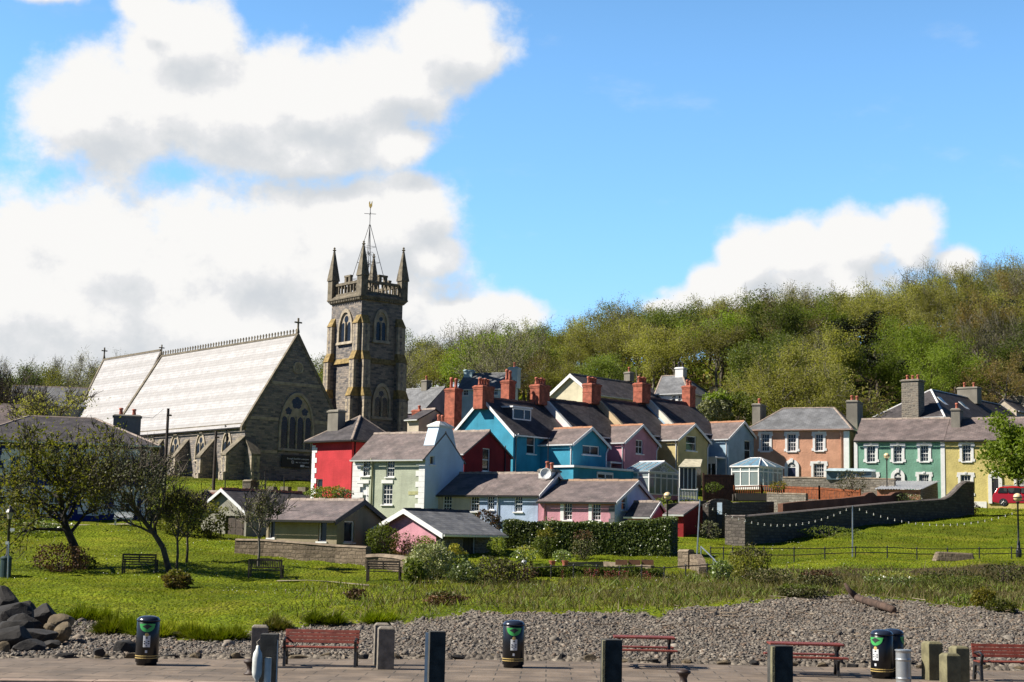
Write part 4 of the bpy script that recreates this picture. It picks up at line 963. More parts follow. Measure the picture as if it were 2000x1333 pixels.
# green: its front continues the same line a little forward
b = Bld('house', 'green rendered house with white window surrounds beside the peach house', 'house', 24, 1845, 133.5, 1668, rlen=7.0, eave=858, zb=hzf(38, 133) - 0.8)
b.roof_z('gableX', rise=1.9); b.HR = b.L(1760, 819.5, off=3.5)[1]
for q in [(1693, 871, 1710, 903), (1745, 871, 1762, 903), (1797, 870, 1814, 902)]: b.win('L', *q, 3, 4, surround=0.21)
b.win('L', 1795, 927, 1815, 960, 4, 4, surround=0.21); b.win('L', 1693, 927, 1712, 960, 4, 4, surround=0.21)
b.walls(C_GRN); b.roof(MSLATE, ov=0.0, eo=0.28, fascia=MDARK)
b.archdoor(1747, 924, 1761, 970, 0.3)
b.box('corner_pilaster', (-0.36, -0.05, 0), (-0.004, 0.1, b.H - 0.1), MTRIM); b.box('corner_pilaster', (-b.Lw, -0.05, 0), (-b.Lw + .3, 0.1, b.H - 0.1), MTRIM)
GREEN = b
b = Bld('house', 'lemon yellow house with white window surrounds and a dark arched door', 'house', 24, 2075, 129.2, 1846, rlen=7.0, eave=857, zb=hzf(38.5, 131) - 0.5)
b.O = GREEN.O + GREEN.u * (GREEN.Lw * 0 + 0.01) + GREEN.u * 10.6; b.O.z = b.zb; b.root.location = b.O; b.Lw = 10.6; b.Rw = 7.0; b.H = GREEN.H + GREEN.zb - b.zb - 0.02
b.roof_z('gableX', rise=GREEN.HR - GREEN.H - 0.02)
b.win('L', 1879, 869, 1897, 902, 3, 4, surround=0.21); b.win('L', 1876, 928, 1897, 969, 3, 4, surround=0.21)
b.win('L', 1985, 928, 2004, 968, 4, 4, surround=0.21); b.win('L', 1985, 869, 2004, 902, 3, 4, surround=0.21)
b.walls(C_YEL2); b.roof(MSLATE, ov=0.0, eo=0.28, fascia=MDARK)
b.archdoor(1937, 926.5, 1951, 984, 0.3)
z0 = b.L(1920, 983)[1]; b.box('plinth', (-b.Lw, -0.05, 0), (b.L(1927, 985)[0], -0.003, b.L(1910, 980)[1]), MTRIM)
x_, z1 = b.L(1868, 799, off=2.6); b.chimney(x_, 2.9, 0.75, 2.0, b.H + 0.6, z1, MCEM, pots=1, corbel=False)
LEMON = b

# ---------------- big slated house behind them, with the tall stone stack and skylights
b = Bld('house', 'dark slated house with skylights behind the green and yellow houses', 'house', 38, 1842, 150, 1706, rpx=2035, eave=815, zb=hzf(42, 150) - 0.5)
b.rt = 'hip'; b.HR = b.Rr(1818.5, 761, off=-b.Lw / 2)[1]
b.walls(C_CREAM)
ya = b.Rr(1818.5, 761, off=-b.Lw / 2)[0]
b.roof(MSLATED, eo=0.3, hip=((-b.Lw / 2, ya), (-b.Lw / 2, b.Rw - 3)), ridgemat=MTRIM, fascia=MFASC)
x_, z1 = b.L(1777, 741, off=-0.5); b.chimney(x_, 0.2, 1.75, 1.5, 1.0, z1, MSTONE, pots=3, axis='x', capov=0.12, poth=0.5, corbel=False)
x_, z1 = b.Rr(1893, 757, off=-b.Lw / 2); b.chimney(-b.Lw / 2, x_, 2.2, 1.3, b.HR - 0.7, z1, MCEM, pots=2, axis='x', corbel=False)
sl = (b.HR - b.H) / (b.Lw / 2)
for (pa, pb) in ((1838, 785), (1880, 789)):
    y0, z0 = b.Rr(pa, pb, off=-b.Lw * .28); xs, xe = -b.Lw * .34, -b.Lw * .2
    zf_ = lambda x: b.H + sl * (-x) + 0.12
    g = MB(); g.hull8([(xs, y0, zf_(xs) - .1), (xe, y0, zf_(xe) - .1), (xe, y0 + .9, zf_(xe) - .1), (xs, y0 + .9, zf_(xs) - .1), (xs, y0, zf_(xs) + .05), (xe, y0, zf_(xe) + .05), (xe, y0 + .9, zf_(xe) + .05), (xs, y0 + .9, zf_(xs) + .05)])
    f = g.build('skylight', MFASC, b.rf_o)
    g = MB(); g.hull8([(xs + .08, y0 + .08, zf_(xs) + .03), (xe - .08, y0 + .08, zf_(xe) + .03), (xe - .08, y0 + .82, zf_(xe) + .03), (xs + .08, y0 + .82, zf_(xs) + .03)] + [(xs + .08, y0 + .08, zf_(xs) + .065), (xe - .08, y0 + .08, zf_(xe) + .065), (xe - .08, y0 + .82, zf_(xe) + .065), (xs + .08, y0 + .82, zf_(xs) + .065)]); g.build('skylight_pane', MATS['roof_glazing'], b.rf_o)
b = Bld('house', 'cement rendered chimney and dark roof at the right edge', 'house', 38, 1985, 172, 1935, rpx=2090, eave=800, zb=hzf(56, 172) - .5)
b.roof_z('gableY', 1960, 781); b.walls(C_CREAM); b.roof(MSLATED, ov=.1)
chim_px(b, 'Y', 1992, 774, 800, 1.6, 1.4, MCEM, pots=0, corbel=False)

# ---------------- houses on the slope behind the terrace
b = Bld('house', 'mauve house with a pale grey slate roof beside the church tower', 'house', 40, 826, 182, 770, rpx=905, eave=802)
b.roof_z('gableX', 866, 757); b.walls(C_MAUVE, C_MAUVE); b.roof(MSLATEG, ov=0.2, eo=.3, x_l=-9, ridgemat=MSLATEG)
x_, z1 = b.L(833, 743, off=b.Rw / 2); b.chimney(x_, b.Rw / 2, .9, .9, b.HR - 0.3, z1, MCEM, pots=1, corbel=False)
b = Bld('house', 'small cream house with brick chimneys tucked between tower and mauve house', 'house', 40, 818, 133, 796, rpx=880, eave=818, zb=hzf(-8, 133) - .3)
b.roof_z('gableX', 848, 800); b.walls(C_CREAM, C_CREAM); b.roof(MSLATED, ov=.1)
chim_px(b, 'X', 819, 801, 822, .9, .9, MREDBR, pots=1, poth=.4); y_, z1 = b.Rr(856, 820, off=.2); b.chimney(-.2, y_, 1.6, 1.0, 1.5, z1, MCEM, pots=2, corbel=False)
b = Bld('house', 'ice blue house with a grey roof and a chimney at each end on the slope', 'house', 22, 990, 168, 897, rpx=1012, eave=756)
b.roof_z('gableX', 1002, 731); b.rt = 'gableX'; b.HR = b.L(950, 731, off=b.Rw / 2)[1]
b.win('L', 904, 760, 914, 773, 3, 2, sash=False); b.win('L', 962, 758, 972, 772, 3, 2, sash=False)
b.walls(C_ICE); b.roof(MSLATEG, ov=.15, ridgemat=MSLATEG)
x_, z1 = b.L(917, 723, off=b.Rw / 2); b.chimney(x_, b.Rw / 2, 1.0, .9, b.HR - .5, z1, C_ICE, pots=0, corbel=False)
x_, z1 = b.L(1005, 718, off=b.Rw / 2); b.chimney(x_, b.Rw / 2, 1.1, 1.0, b.H, z1, C_ICE, pots=1, corbel=False)
b = Bld('house', 'ivory gable with white bargeboards and a long dark roof behind the terrace', 'house', 42, 1160, 158, 1074, rlen=13, eave=768)
b.roof_z('gableY', 1118, 732); b.walls(C_IVORY); b.roof(MSLATED, ov=.3, eo=.3, barge=MTRIM, bd=.35)
chim_px(b, 'Y', 1229, 727, 745, .8, .8, MCEM, pots=1, corbel=False)
b = Bld('house', 'white house with a grey hipped roof and dark chimney pots behind the terrace', 'house', 34, 1343, 166, 1286, rpx=1392, eave=769)
b.rt = 'hip'; b.HR = b.L(1313, 734, off=3.5)[1]
b.win('L', 1312, 772, 1319, 785, 2, 2, sash=False); b.win('L', 1324, 772, 1331, 785, 2, 2, sash=False)
b.walls(MW); lx = b.L(1293, 734, off=3.5)[0]; rx = b.L(1333, 733, off=3.5)[0]
b.roof(MSLATEG, eo=.3, hip=((lx, 3.5), (rx, 3.5)))
b.chimney(rx - .2, 3.5, 1.0, .9, b.HR - .3, b.L(1335, 718, off=3.5)[1], MW, pots=2, potmat=MDARK, corbel=False, poth=.6)

# ---------------- cottages
b = Bld('cottage', 'blue cottage with white sash windows between the cream and pink cottages', 'cottage', 27, 1051, 105, 937, rpx=1086, eave=966, group='row of low cottages')
b.Rw = 5.6; b.roof_z('gableX', rise=1.6); b.HR = b.L(1005, 926, off=2.8)[1]
b.win('L', 952, 969, 965, 996, 3, 4); b.win('L', 1005, 970, 1020, 1000, 3, 4)
b.walls(C_BLUE); b.roof(MSLATE, ov=.18, ovl=0, eo=.25, barge=MTRIM, fascia=MDARK)
h_, _ = b.L(973, 975); b.pipe([(h_, -.25, b.H - .1), (h_, -.07, b.H - .4), (h_, -.07, .3)], MFASC, .05)
BL = b
x_, z1 = b.L(1087, 917, off=2.8); b.chimney(-.5, 2.8, 1.0, 1.5, b.HR - .7, z1, MW, pots=2, axis='y', cap=MCEM, corbel=False, poth=.55)
g = MB(); g.lathe([(0.0, 0), (.2, .03), (.34, .1), (.40, .17), (.37, .17), (.3, .1), (.0, .05)], (0, 0, 0), 18); d_ = g.build('satellite_dish', MFASC, b.root, smooth=True)
d_.rotation_euler = (R(80), 0, R(20)); d_.location = (-.35, 1.9, b.HR - .05)
# aerial on the white chimney
g = MB(); g.tube([(-.5, 2.5, z1 - .1), (-.5, 2.5, z1 + 2.2)], .03, 6); g.tube([(-.9, 2.5, z1 + 2.1), (.2, 2.5, z1 + 2.1)], .02, 4)
for k in range(6): g.tube([(-.85 + k * .19, 2.25, z1 + 2.1), (-.85 + k * .19, 2.75, z1 + 2.1)], .012, 4)
g.build('aerial', MIRON, b.root)
b2 = Bld('cottage', 'cream cottage joined to the sage house by its shaded roof end', 'cottage', 27, 937, 106, 836, rlen=5.6, eave=966, zb=BL.zb, group='row of low cottages')
b2.O = BL.O - BL.u * (BL.Lw + .006); b2.root.location = b2.O; b2.H = BL.H; b2.Rw = 5.6
b2.Lw = -b2._hit(833, 966, b2.w, b2.u); b2.roof_z('gableX', rise=BL.HR - BL.H)
b2.win('L', 865, 969, 882, 1000, 3, 4); b2.win('L', 919, 970, 935, 999, 3, 4)
b2.walls(C_CREAM); b2.roof(MSLATE, ov=0, eo=.25, x_r=-.004, fascia=MDARK)
b = Bld('cottage', 'pink cottage with two white sash windows and a pale blue end gable', 'cottage', 27, 1201, 102, 1052, rpx=1280, eave=980, group='row of low cottages')
b.roof_z('gableX', 1246, 941)
b.win('L', 1101, 983, 1117, 1016, 3, 4, surround=0); b.win('L', 1156, 984, 1173, 1017, 3, 4)
b.win('R', 1214, 968, 1224.5, 997, 1, 2)
b.walls(C_PINK, C_WBLUE); b.roof(MSLATE, ov=.2, ovl=0.02, eo=.25, barge=MFASC, fascia=MDARK, ridgemat=plain('tan_ridge', (0.34, 0.22, 0.14), .8))
b.quoins('L', -.002, 0.3, b.H - .3, plain('grey_quoin', (0.12, 0.12, 0.13), .7), (.42, .3), left=False)
g = MB(); T = b.tf('L')
for (q0, q1) in ((1095, 1101), (1150, 1156)):
    a0, z0, a1, z1 = b.rect('L', q0, 983, q1, 1017); g.hull8([T(a0, z0, .003), T(a1, z0, .003), T(a1, z0, .04), T(a0, z0, .04), T(a0, z1, .003), T(a1, z1, .003), T(a1, z1, .04), T(a0, z1, .04)])
g.build('shutter', MTRIM, b.root)
h_, _ = b.L(1064, 990); b.pipe([(h_, -.25, b.H - .1), (h_, -.07, b.H - .4), (h_, -.07, .2)], C_PINK, .05)
PC = b
# little pink gabled annexe against its end
k = Bld('annexe', None, None, 27, 1268, 101.5, 1225, rpx=1301, eave=1008, zb=PC.zb)
k.roof_z('gableX', 1284, 982); k.walls(C_PINK, name='annexe_wall'); k.roof(MSLATED, ov=.15, eo=.2, barge=MFASC, bd=.14); absorb(PC, k)

# ---------------- sheds and garages near the park
b = Bld('bungalow', 'low beige rendered outbuilding with a brown slate roof above the park wall', 'outbuilding', 30, 659, 88, 521, rpx=748, eave=1011, zb=ground(659, 88).z - .6)
b.roof_z('gableX', 706, 979)
b.win('L', 525, 1018, 536, 1051, 1, 1, sash=False, rec=.16); b.win('L', 622, 1018, 637, 1058, 1, 1, sash=False, rec=.16); b.win('R', 673, 1018, 691, 1060, 1, 1, sash=False, rec=.1)
b.walls(C_BEIGE); b.roof(MSLATE, ov=.25, eo=.55, barge=MDARK, bd=.25, fascia=MDARK)
b = Bld('garage', 'grey gabled garage with louvred doors half hidden by a bare sapling', 'garage', 38, 482, 97, 394, rlen=6.5, eave=997, zb=ground(470, 97).z - .4)
b.roof_z('gableY', 439, 957)
b.win('L', 441, 1008, 476, 1056, 3, 1, sill=False, door=True, dmat=MTIMBER, mat=MTIMBER)
b.walls(C_GREYR); b.roof(MSLATED, ov=.3, eo=.25, barge=MFASC, bd=.18, ridgemat=MTERRA)
b = Bld('shed', 'low shed with a rusty red roof left of the grey garage', 'shed', 20, 425, 103, 372, rlen=4, eave=990, zb=ground(400, 103).z - .4)
b.roof_z('gableX', rise=1.0); b.walls(C_GREYR); b.roof(slate('rust_tiles', (0.20, 0.06, 0.035), (0.13, 0.045, 0.03), la=.2), ov=.2)
b = Bld('garage', 'pink gabled garage with white bargeboards and a deep porch roof', 'garage', 40, 852, 87, 742, rlen=4.6, eave=1032, zb=ground(840, 87).z - .5)
b.roof_z('gableY', 797, 997)
b.Rw = max(4.2, b.Rr(962, 1040)[0])
b.win('R', 905, 1048, 928, 1094, 1, 1, sill=False, door=True, dmat=MDARK, mat=MFASC)
b.walls(C_PINK, MATS['garden_stone'])
b.roof(slate('garage_slate', (0.19, 0.19, 0.19), (0.12, 0.12, 0.125), la=.25, bw=.5, bh=.28), ov=.35, eo=.85, eol=.35, barge=MTRIM, fascia=MTRIM, bd=.24, ridgemat=MSLATED)
T = b.tf('L'); a0, z0, a1, z1 = b.rect('L', 793, 1006, 797, 1010); MB().hull8([T(a0, z0, .002), T(a1, z0, .002), T(a1, z0, .03), T(a0, z0, .03), T(a0, z1, .002), T(a1, z1, .002), T(a1, z1, .03), T(a0, z1, .03)]).build('vent', MDARK, b.root)
b.pipe([(.75, -.1, b.H - .55), (.1, -.08, b.H - .75), (.1, -.08, .2)], MDARK, .04)
b = Bld('shed', 'red walled lean-to shed with a slate roof beside the arched garden gate', 'shed', 27, 1335, 101, 1300, rpx=1392, eave=1005, zb=ground(1340, 101).z - .5)
b.roof_z('gableX', rise=1.0); b.HR = b.L(1330, 984, off=b.Rw / 2)[1]; b.walls(C_DRED, C_DRED); b.roof(MSLATE, ov=.1, eo=.2)
b = Bld('outbuilding', 'brick outbuilding with a white corrugated roof in the garden', 'outbuilding', 24, 1798, 121, 1713, rpx=1832, eave=957, zb=hzf(31, 120) - .8)
b.rt = 'gableX'; b.rf = 0.98; b.HR = b.L(1760, 941, off=b.Rw * .98)[1]
b.walls(brick('orange_brick', (0.45, 0.15, 0.06), (0.34, 0.12, 0.06)), MSTONE)
g = MB(); xs = np.linspace(-b.Lw - .15, .15, 70); zf0, zf1 = b.H + .03, b.HR + .06
for x0_, x1_, j in zip(xs[:-1], xs[1:], range(69)):
    h0, h1 = .045 * math.cos(j * math.pi / 2), .045 * math.cos((j + 1) * math.pi / 2)
    g.face([(x0_, -.25, zf0 + h0), (x1_, -.25, zf0 + h1), (x1_, b.Rw + .05, zf1 + h1), (x0_, b.Rw + .05, zf1 + h0)])
g.build('roof', plain('corrugated_white', (.78, .79, .80), .6, var=.12), b.root)
# ---------------- navy house behind the park trees, far left
b = Bld('house', 'navy blue house with white surrounds behind the park trees', 'house', -14, 294, 104, -60, rlen=9, eave=872, zb=ground(250, 106).z - .5)
b.rt = 'hip'; b.HR = b.L(120, 815, off=4.5)[1]
for px_ in (30, 105, 182, 245):
    b.win('L', px_ - 9, 890, px_ + 9, 930, 2, 2, surround=.42); b.win('L', px_ - 9, 962, px_ + 9, 1005, 2, 2, surround=.42)
b.walls(C_NAVY); b.quoins('L', -.002, .2, b.H - .2, MTRIM, (.42, .36), left=False); b.quoins('L', -b.Lw, .2, b.H - .2, MTRIM)
lx = b.L(58, 815, off=4.5)[0]; rx = b.L(186, 815, off=4.5)[0]
b.roof(MSLATED, eo=.6, hip=((lx, 4.5), (rx, 4.5)), fascia=MFASC)
x_, z1 = b.L(249, 811, off=5.5); b.chimney(x_, 5.5, 1.9, .9, b.H - .3, z1, MCEM, pots=2, axis='x', corbel=False, poth=.5)
b = Bld('house', 'long low grey roof behind the navy house by the wood', 'house', -12, 165, 185, 20, rlen=8, eave=792)
b.roof_z('gableX', rise=2.0); b.HR = b.L(100, 757, off=4)[1]; b.walls(C_GREYR); b.roof(MSLATEG, ov=.3)
b = Bld('house', 'dark roofed house at the far left edge behind the trees', 'house', -18, 45, 118, -80, rlen=8, eave=842, zb=3.0)
b.roof_z('gableX', rise=2.2); b.walls(C_GREYR); b.roof(MSLATE, ov=.2)
# ============================================================ church
CST = rubble('church_stone', [(0.085, 0.082, 0.088), (0.19, 0.178, 0.175), (0.34, 0.29, 0.245), (0.15, 0.145, 0.155)], (0.25, 0.225, 0.19), 0.62, 0.21, 0.02, 0.9)
DRS = plain('dressed_stone', (0.36, 0.305, 0.225), 0.85, var=.25, nscale=2, bmp=.3)
DRK = plain('weathered_stone', (0.17, 0.145, 0.105), 0.9, var=.35, nscale=2, bmp=.4)
LICH = plain('lichen_stone', (0.26, 0.185, 0.07), 0.9, var=.4, nscale=3, bmp=.4)
CHS = slate('church_slate', (0.47, 0.455, 0.45), (0.385, 0.372, 0.368), la=.05, rough=.5, spec=.4, bw=.5, bh=.36, band=.5)  # sun sheen on the slates is partly put into the pale base colour
CGL = plain('leaded_glass', (0.012, 0.013, 0.016), .25, var=.3)
ch = Bld('church', 'grey stone church with a long bright slate roof and a pinnacled tower', 'church', 50, 480, 150, 219, rlen=15.0, eave=824, zb=hzf(-26, 150) - .8)
CH = ch
ym = ch.Rr(581, 700)[0]; ch.Rw = ym * 2; ch.roof_z('gableX', 582, 655)
nave_wall = None
ch.walls(CST, name='nave_wall'); NW = ch.wall
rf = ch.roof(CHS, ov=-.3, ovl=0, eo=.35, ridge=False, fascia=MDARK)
sl = (ch.HR - ch.H) / ym
def verge(x, w2, z_e, z_r, ymid, half, mat, parent, up=.28):
    g = MB(); dn = .55
    for sg in (-1, 1):
        a = Vector((x, ymid + sg * (half + .45), z_e - .45 * (z_r - z_e) / half + up)); t_ = Vector((x, ymid, z_r + up))
        g.extrude([a, t_, t_ - Vector((0, 0, dn)), a - Vector((0, 0, dn))], (w2, 0, 0))
    return g.build('gable_coping', mat, parent)
verge(-.28, .34, ch.H, ch.HR, ym, ym, DRK, rf); verge(-ch.Lw - .2, .5, ch.H, ch.HR, ym, ym, DRK, rf)
def cross(x, y, z, parent, s_=1.0):
    g = MB(); g.hull8([(x - .14 * s_, y - .14 * s_, z), (x + .14 * s_, y - .14 * s_, z), (x + .14 * s_, y + .14 * s_, z), (x - .14 * s_, y + .14 * s_, z), (x - .07 * s_, y - .07 * s_, z + .5 * s_), (x + .07 * s_, y - .07 * s_, z + .5 * s_), (x + .07 * s_, y + .07 * s_, z + .5 * s_), (x - .07 * s_, y + .07 * s_, z + .5 * s_)])
    g.box((x - .07 * s_, y - .075 * s_, z + .5 * s_), (x + .07 * s_, y + .075 * s_, z + 1.5 * s_)); g.box((x - .065 * s_, y - .42 * s_, z + .98 * s_), (x + .065 * s_, y - .08 * s_, z + 1.12 * s_)); g.box((x - .065 * s_, y + .08 * s_, z + .98 * s_), (x + .065 * s_, y + .42 * s_, z + 1.12 * s_))
    return g.build('cross', DRK, parent)
cross(-.1, ym, ch.HR + .25, rf); cross(-ch.Lw + .05, ym, ch.HR + .25, rf, .8)
g = MB(); n_ = 50
g.box((-ch.Lw + .3, ym - .1, ch.HR + .02), (-.35, ym + .1, ch.HR + .2))
for k in range(n_):
    x = -ch.Lw + .5 + (ch.Lw - .9) * k / (n_ - 1); z = ch.HR + .2
    g.box((x - .05, ym - .04, z), (x + .05, ym + .04, z + .16)); g.extrude([(x - .13, ym - .05, z + .3), (x, ym - .05, z + .14), (x + .13, ym - .05, z + .3), (x, ym - .05, z + .48)], (0, .1, 0))
g.build('ridge_crest', DRK, rf)
# chancel beyond
x0 = -ch.Lw; cl_ = -ch._hit(140, 815, ch.w, ch.u) - ch.Lw
cH, cHR = ch.H - 0.9, ch.HR - 1.4; xe_ = x0 - cl_
cx_r, czr = ch.L(203, 704.5, off=ym); xe_ = cx_r; cHR = czr
chalf = ym - 0.8
mb = MB(); mb.extrude([(xe_, ym - chalf, 0), (xe_, ym + chalf, 0), (xe_, ym + chalf, cH), (xe_, ym, cHR), (xe_, ym - chalf, cH)], (x0 - xe_ - .012, 0, 0)); mb.build('chancel_wall', CST, ch.root)
mb = MB(); s2 = (cHR - cH) / chalf; eo = .4
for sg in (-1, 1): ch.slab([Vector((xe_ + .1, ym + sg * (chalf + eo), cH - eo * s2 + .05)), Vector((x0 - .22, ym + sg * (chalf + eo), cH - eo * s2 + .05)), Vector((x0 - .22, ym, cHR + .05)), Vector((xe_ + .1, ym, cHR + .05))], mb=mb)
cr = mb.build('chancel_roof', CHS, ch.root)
verge(xe_ - .2, .36, cH, cHR, ym, chalf, DRK, cr); cross(xe_, ym, cHR + .25, cr, .9)
MB().box((xe_ + .2, ym - .09, cHR + .02), (x0 - .25, ym + .09, cHR + .22)).build('chancel_ridge', DRK, cr)

def tracery(face, x0, z0, x1, z1, bld, lights=2, band=.16, out=.1, parent=None, roundels=1, T=None, glass=CGL, name='window'):
    T = T or bld.tf(face); w_ = x1 - x0
    ou = [T(h, z, -.004) for h, z in lancet(x0 - band, x1 + band, z0, z1 + band * 1.3)]; inn = [T(h, z, -.004) for h, z in lancet(x0, x1, z0, z1)]
    d = T(0, 0, out) - T(0, 0, 0)
    g = MB(); g.ring(ou, inn, d)
    g.hull8([T(h, z, o) for (h, z, o) in [(x0 - band * 1.4, z0 - band, -.004), (x1 + band * 1.4, z0 - band, -.004), (x1 + band * 1.4, z0 - band, out + .1), (x0 - band * 1.4, z0 - band, out + .1), (x0 - band * 1.4, z0 - .003, -.004), (x1 + band * 1.4, z0 - .003, -.004), (x1 + band * 1.4, z0 - .003, out + .02), (x0 - band * 1.4, z0 - .003, out + .02)]])
    f = g.build(name, DRS, parent)
    # stone panel filling the arch, glass lights and roundels set in it
    g = MB(); g.face([T(h, z, .012) for h, z in lancet(x0, x1, z0, z1)]); g.build('tracery', DRS, f)
    g = MB(); lw = w_ / lights; hz1 = z0 + (z1 - z0) * (.66 if roundels == 1 else .60)
    for k in range(lights):
        a, b_ = x0 + lw * k + lw * .1, x0 + lw * (k + 1) - lw * .1; g.face([T(h, z, .02) for h, z in lancet(a, b_, z0 + .05, hz1)])
    if roundels == 1: g.face([T(h, z, .02) for h, z in circ((x0 + x1) / 2, z0 + (z1 - z0) * .77, w_ * .17)])
    else:
        for (hc, zc, rr_) in ((.5, .86, .17), (.24, .70, .105), (.76, .70, .105)):
            for q in range(5): an = q * 2 * math.pi / 5 + .3; g.face([T(h, z, .02 + .001 * q) for h, z in circ(x0 + w_ * hc + w_ * rr_ * .52 * math.cos(an), z0 + (z1 - z0) * zc + w_ * rr_ * .52 * math.sin(an), w_ * rr_ * .5, 10)])
    g.build('leaded_light', glass, f)
    g = MB()
    for k in range(1, lights): xx = x0 + lw * k; g.hull8([T(h, z, o) for (h, z, o) in [(xx - lw * .09, z0, .022), (xx + lw * .09, z0, .022), (xx + lw * .05, z0, out), (xx - lw * .05, z0, out), (xx - lw * .09, hz1, .022), (xx + lw * .09, hz1, .022), (xx + lw * .05, hz1, out), (xx - lw * .05, hz1, out)]])
    g.build('mullion', DRS, f)
    return f
for (a, b_, c_, d_) in [(290, 858, 302, 905), (335, 852, 350, 901), (385, 849, 399.5, 898), (437, 846, 451, 895)]:
    tracery('L', *ch.rect('L', a, b_, c_, d_), ch, 2, .17, .12, ch.root)
tracery('R', *ch.rect('R', 550, 773, 607, 878), ch, 4, .22, .18, ch.root, roundels=3)
T = ch.tf('R')
g = MB()
for py in (747, 819, 884):
    zc = ch.Rr(500, py)[1]; ya = 0.0 if zc < ch.H else (zc - ch.H) / sl + .3; yb = ch.Rw - ya
    segs = [(ya, yb)] if py == 747 else [(ya, ch.Rr(544, py)[0] - .02), (ch.Rr(613, py)[0] + .02, yb)] if py == 819 else [(ya, ch.Rr(543, py)[0] - .15), (ch.Rr(614, py)[0] + .15, yb)]
    for (p, q) in segs: g.box((-.004, p, zc), (.06, q, zc + .3))
g.build('string_course', DRS, ch.root)
yc, zc = ch.Rr(582, 719); g = MB()
g.ring([T(h, z, -.004) for h, z in circ(yc, zc, .62, 20)], [T(h, z, -.004) for h, z in circ(yc, zc, .46, 20)], Vector((.12, 0, 0))); g.face([T(h, z, .03) for h, z in circ(yc, zc, .46, 20)])
for q in range(4): an = q * math.pi / 2 + .4; g.ring([T(h, z, .031) for h, z in circ(yc + .2 * math.cos(an), zc + .2 * math.sin(an), .18, 10)], [T(h, z, .031) for h, z in circ(yc + .2 * math.cos(an), zc + .2 * math.sin(an), .1, 10)], Vector((.05, 0, 0)))
g.build('medallion', DRS, ch.root)
# buttresses with sloping weatherings
def buttress(x, wd_, zlow, ztop, proj_, parent, face='L', bld=ch):
    T = bld.tf(face); g = MB(); zm = zlow * .42
    g.extrude([T(x, 0, -.01), T(x, 0, proj_ * 1.12), T(x, zm, proj_ * 1.12), T(x, zm + .3, proj_), T(x, zlow, proj_), T(x, ztop, -.01)], T(wd_, 0, 0) - T(0, 0, 0))
    o = g.build('buttress', CST, parent)
    g = MB(); sx = .08; p0, p1 = Vector(T(x - sx, zlow, proj_ + .08)), Vector(T(x - sx, ztop + .06, .0)); up = Vector((0, 0, .16))
    g.extrude([p0, p1, p1 + up, p0 + up], T(wd_ + 2 * sx, 0, 0) - T(0, 0, 0)); g.build('weathering', DRK, o)
    g = MB(); k = 0; z = .3
    while z < zlow - .3:
        w_ = (.3, .2)[k % 2]; oo = proj_ * (1.12 if z < zm else 1.0)
        for (xa, xb) in ((x - .012, x + w_), (x + wd_ - w_, x + wd_ + .012)):
            g.hull8([T(xa, z, oo - .25), T(xb, z, oo - .25), T(xb, z, oo + .012), T(xa, z, oo + .012), T(xa, z + .3, oo - .25), T(xb, z + .3, oo - .25), T(xb, z + .3, oo + .012), T(xa, z + .3, oo + .012)])
        z += .32; k += 1
    g.build('quoins', DRS, o)
    return o
for (pa, pb) in ((356, 366), (406, 416), (306, 316)):
    x, zt = ch.L(pb, 862); buttress(x - .45, .8, ch.L(pb, 893, off=-1.5)[1], zt, 1.5, ch.root)
x, zt = ch.L(470, 856); buttress(-.9, .9, ch.L(468, 888, off=-1.9)[1], zt, 2.0, ch.root)
Tc = ch.tf('R'); buttress(.05, .9, ch.L(468, 888)[1] * .96, zt * .97, 1.3, ch.root, 'R')
ch.pipe([(-3.4, -.35, ch.H - .2), (-3.4, -.1, ch.H - .9), (-3.4, -.1, .5)], MIRON, .08)
z_ = ch.L(300, 846)[1]
g = MB(); g.box((-ch.Lw, -.16, z_ + .1), (-.05, -.004, z_ + .28)); g.build('string_course', DRK, ch.root)

# ---- tower
tw = Bld('tower', None, None, 50, 707, 164, 649, rpx=787, eave=577, zb=ch.zb)
tw.rt = 'flat'; TWW = (tw.Lw + tw.Rw) / 2
tw.a_ = 0
tw.HR = tw.H
tower = empty('tower', tw.O - ch.O, 0); d = tw.O - ch.O
tower.parent = ch.root; tower.location = Vector((d.dot(ch.u), d.dot(ch.w), 0)); bpy.data.objects.remove(tw.root); tw.root = tower
L_, R_, H_ = tw.Lw, tw.Rw, tw.H
# church and tower share one axis, so tower parts live in the church's frame
tw.box('tower_shaft', (-L_, 0, 0), (0, R_, H_), CST)
def tz(py): return tw.Rr(712, py)[1]
g = MB()
for py in (706,):
    z = tz(py); g.hull8([(-L_ - .28, -.28, z - .12), (.28, -.28, z - .12), (.28, R_ + .28, z - .12), (-L_ - .28, R_ + .28, z - .12), (-L_ - .02, -.02, z + .45), (.02, -.02, z + .45), (.02, R_ + .02, z + .45), (-L_ - .02, R_ + .02, z + .45)])
g.build('string_course', LICH, tower)
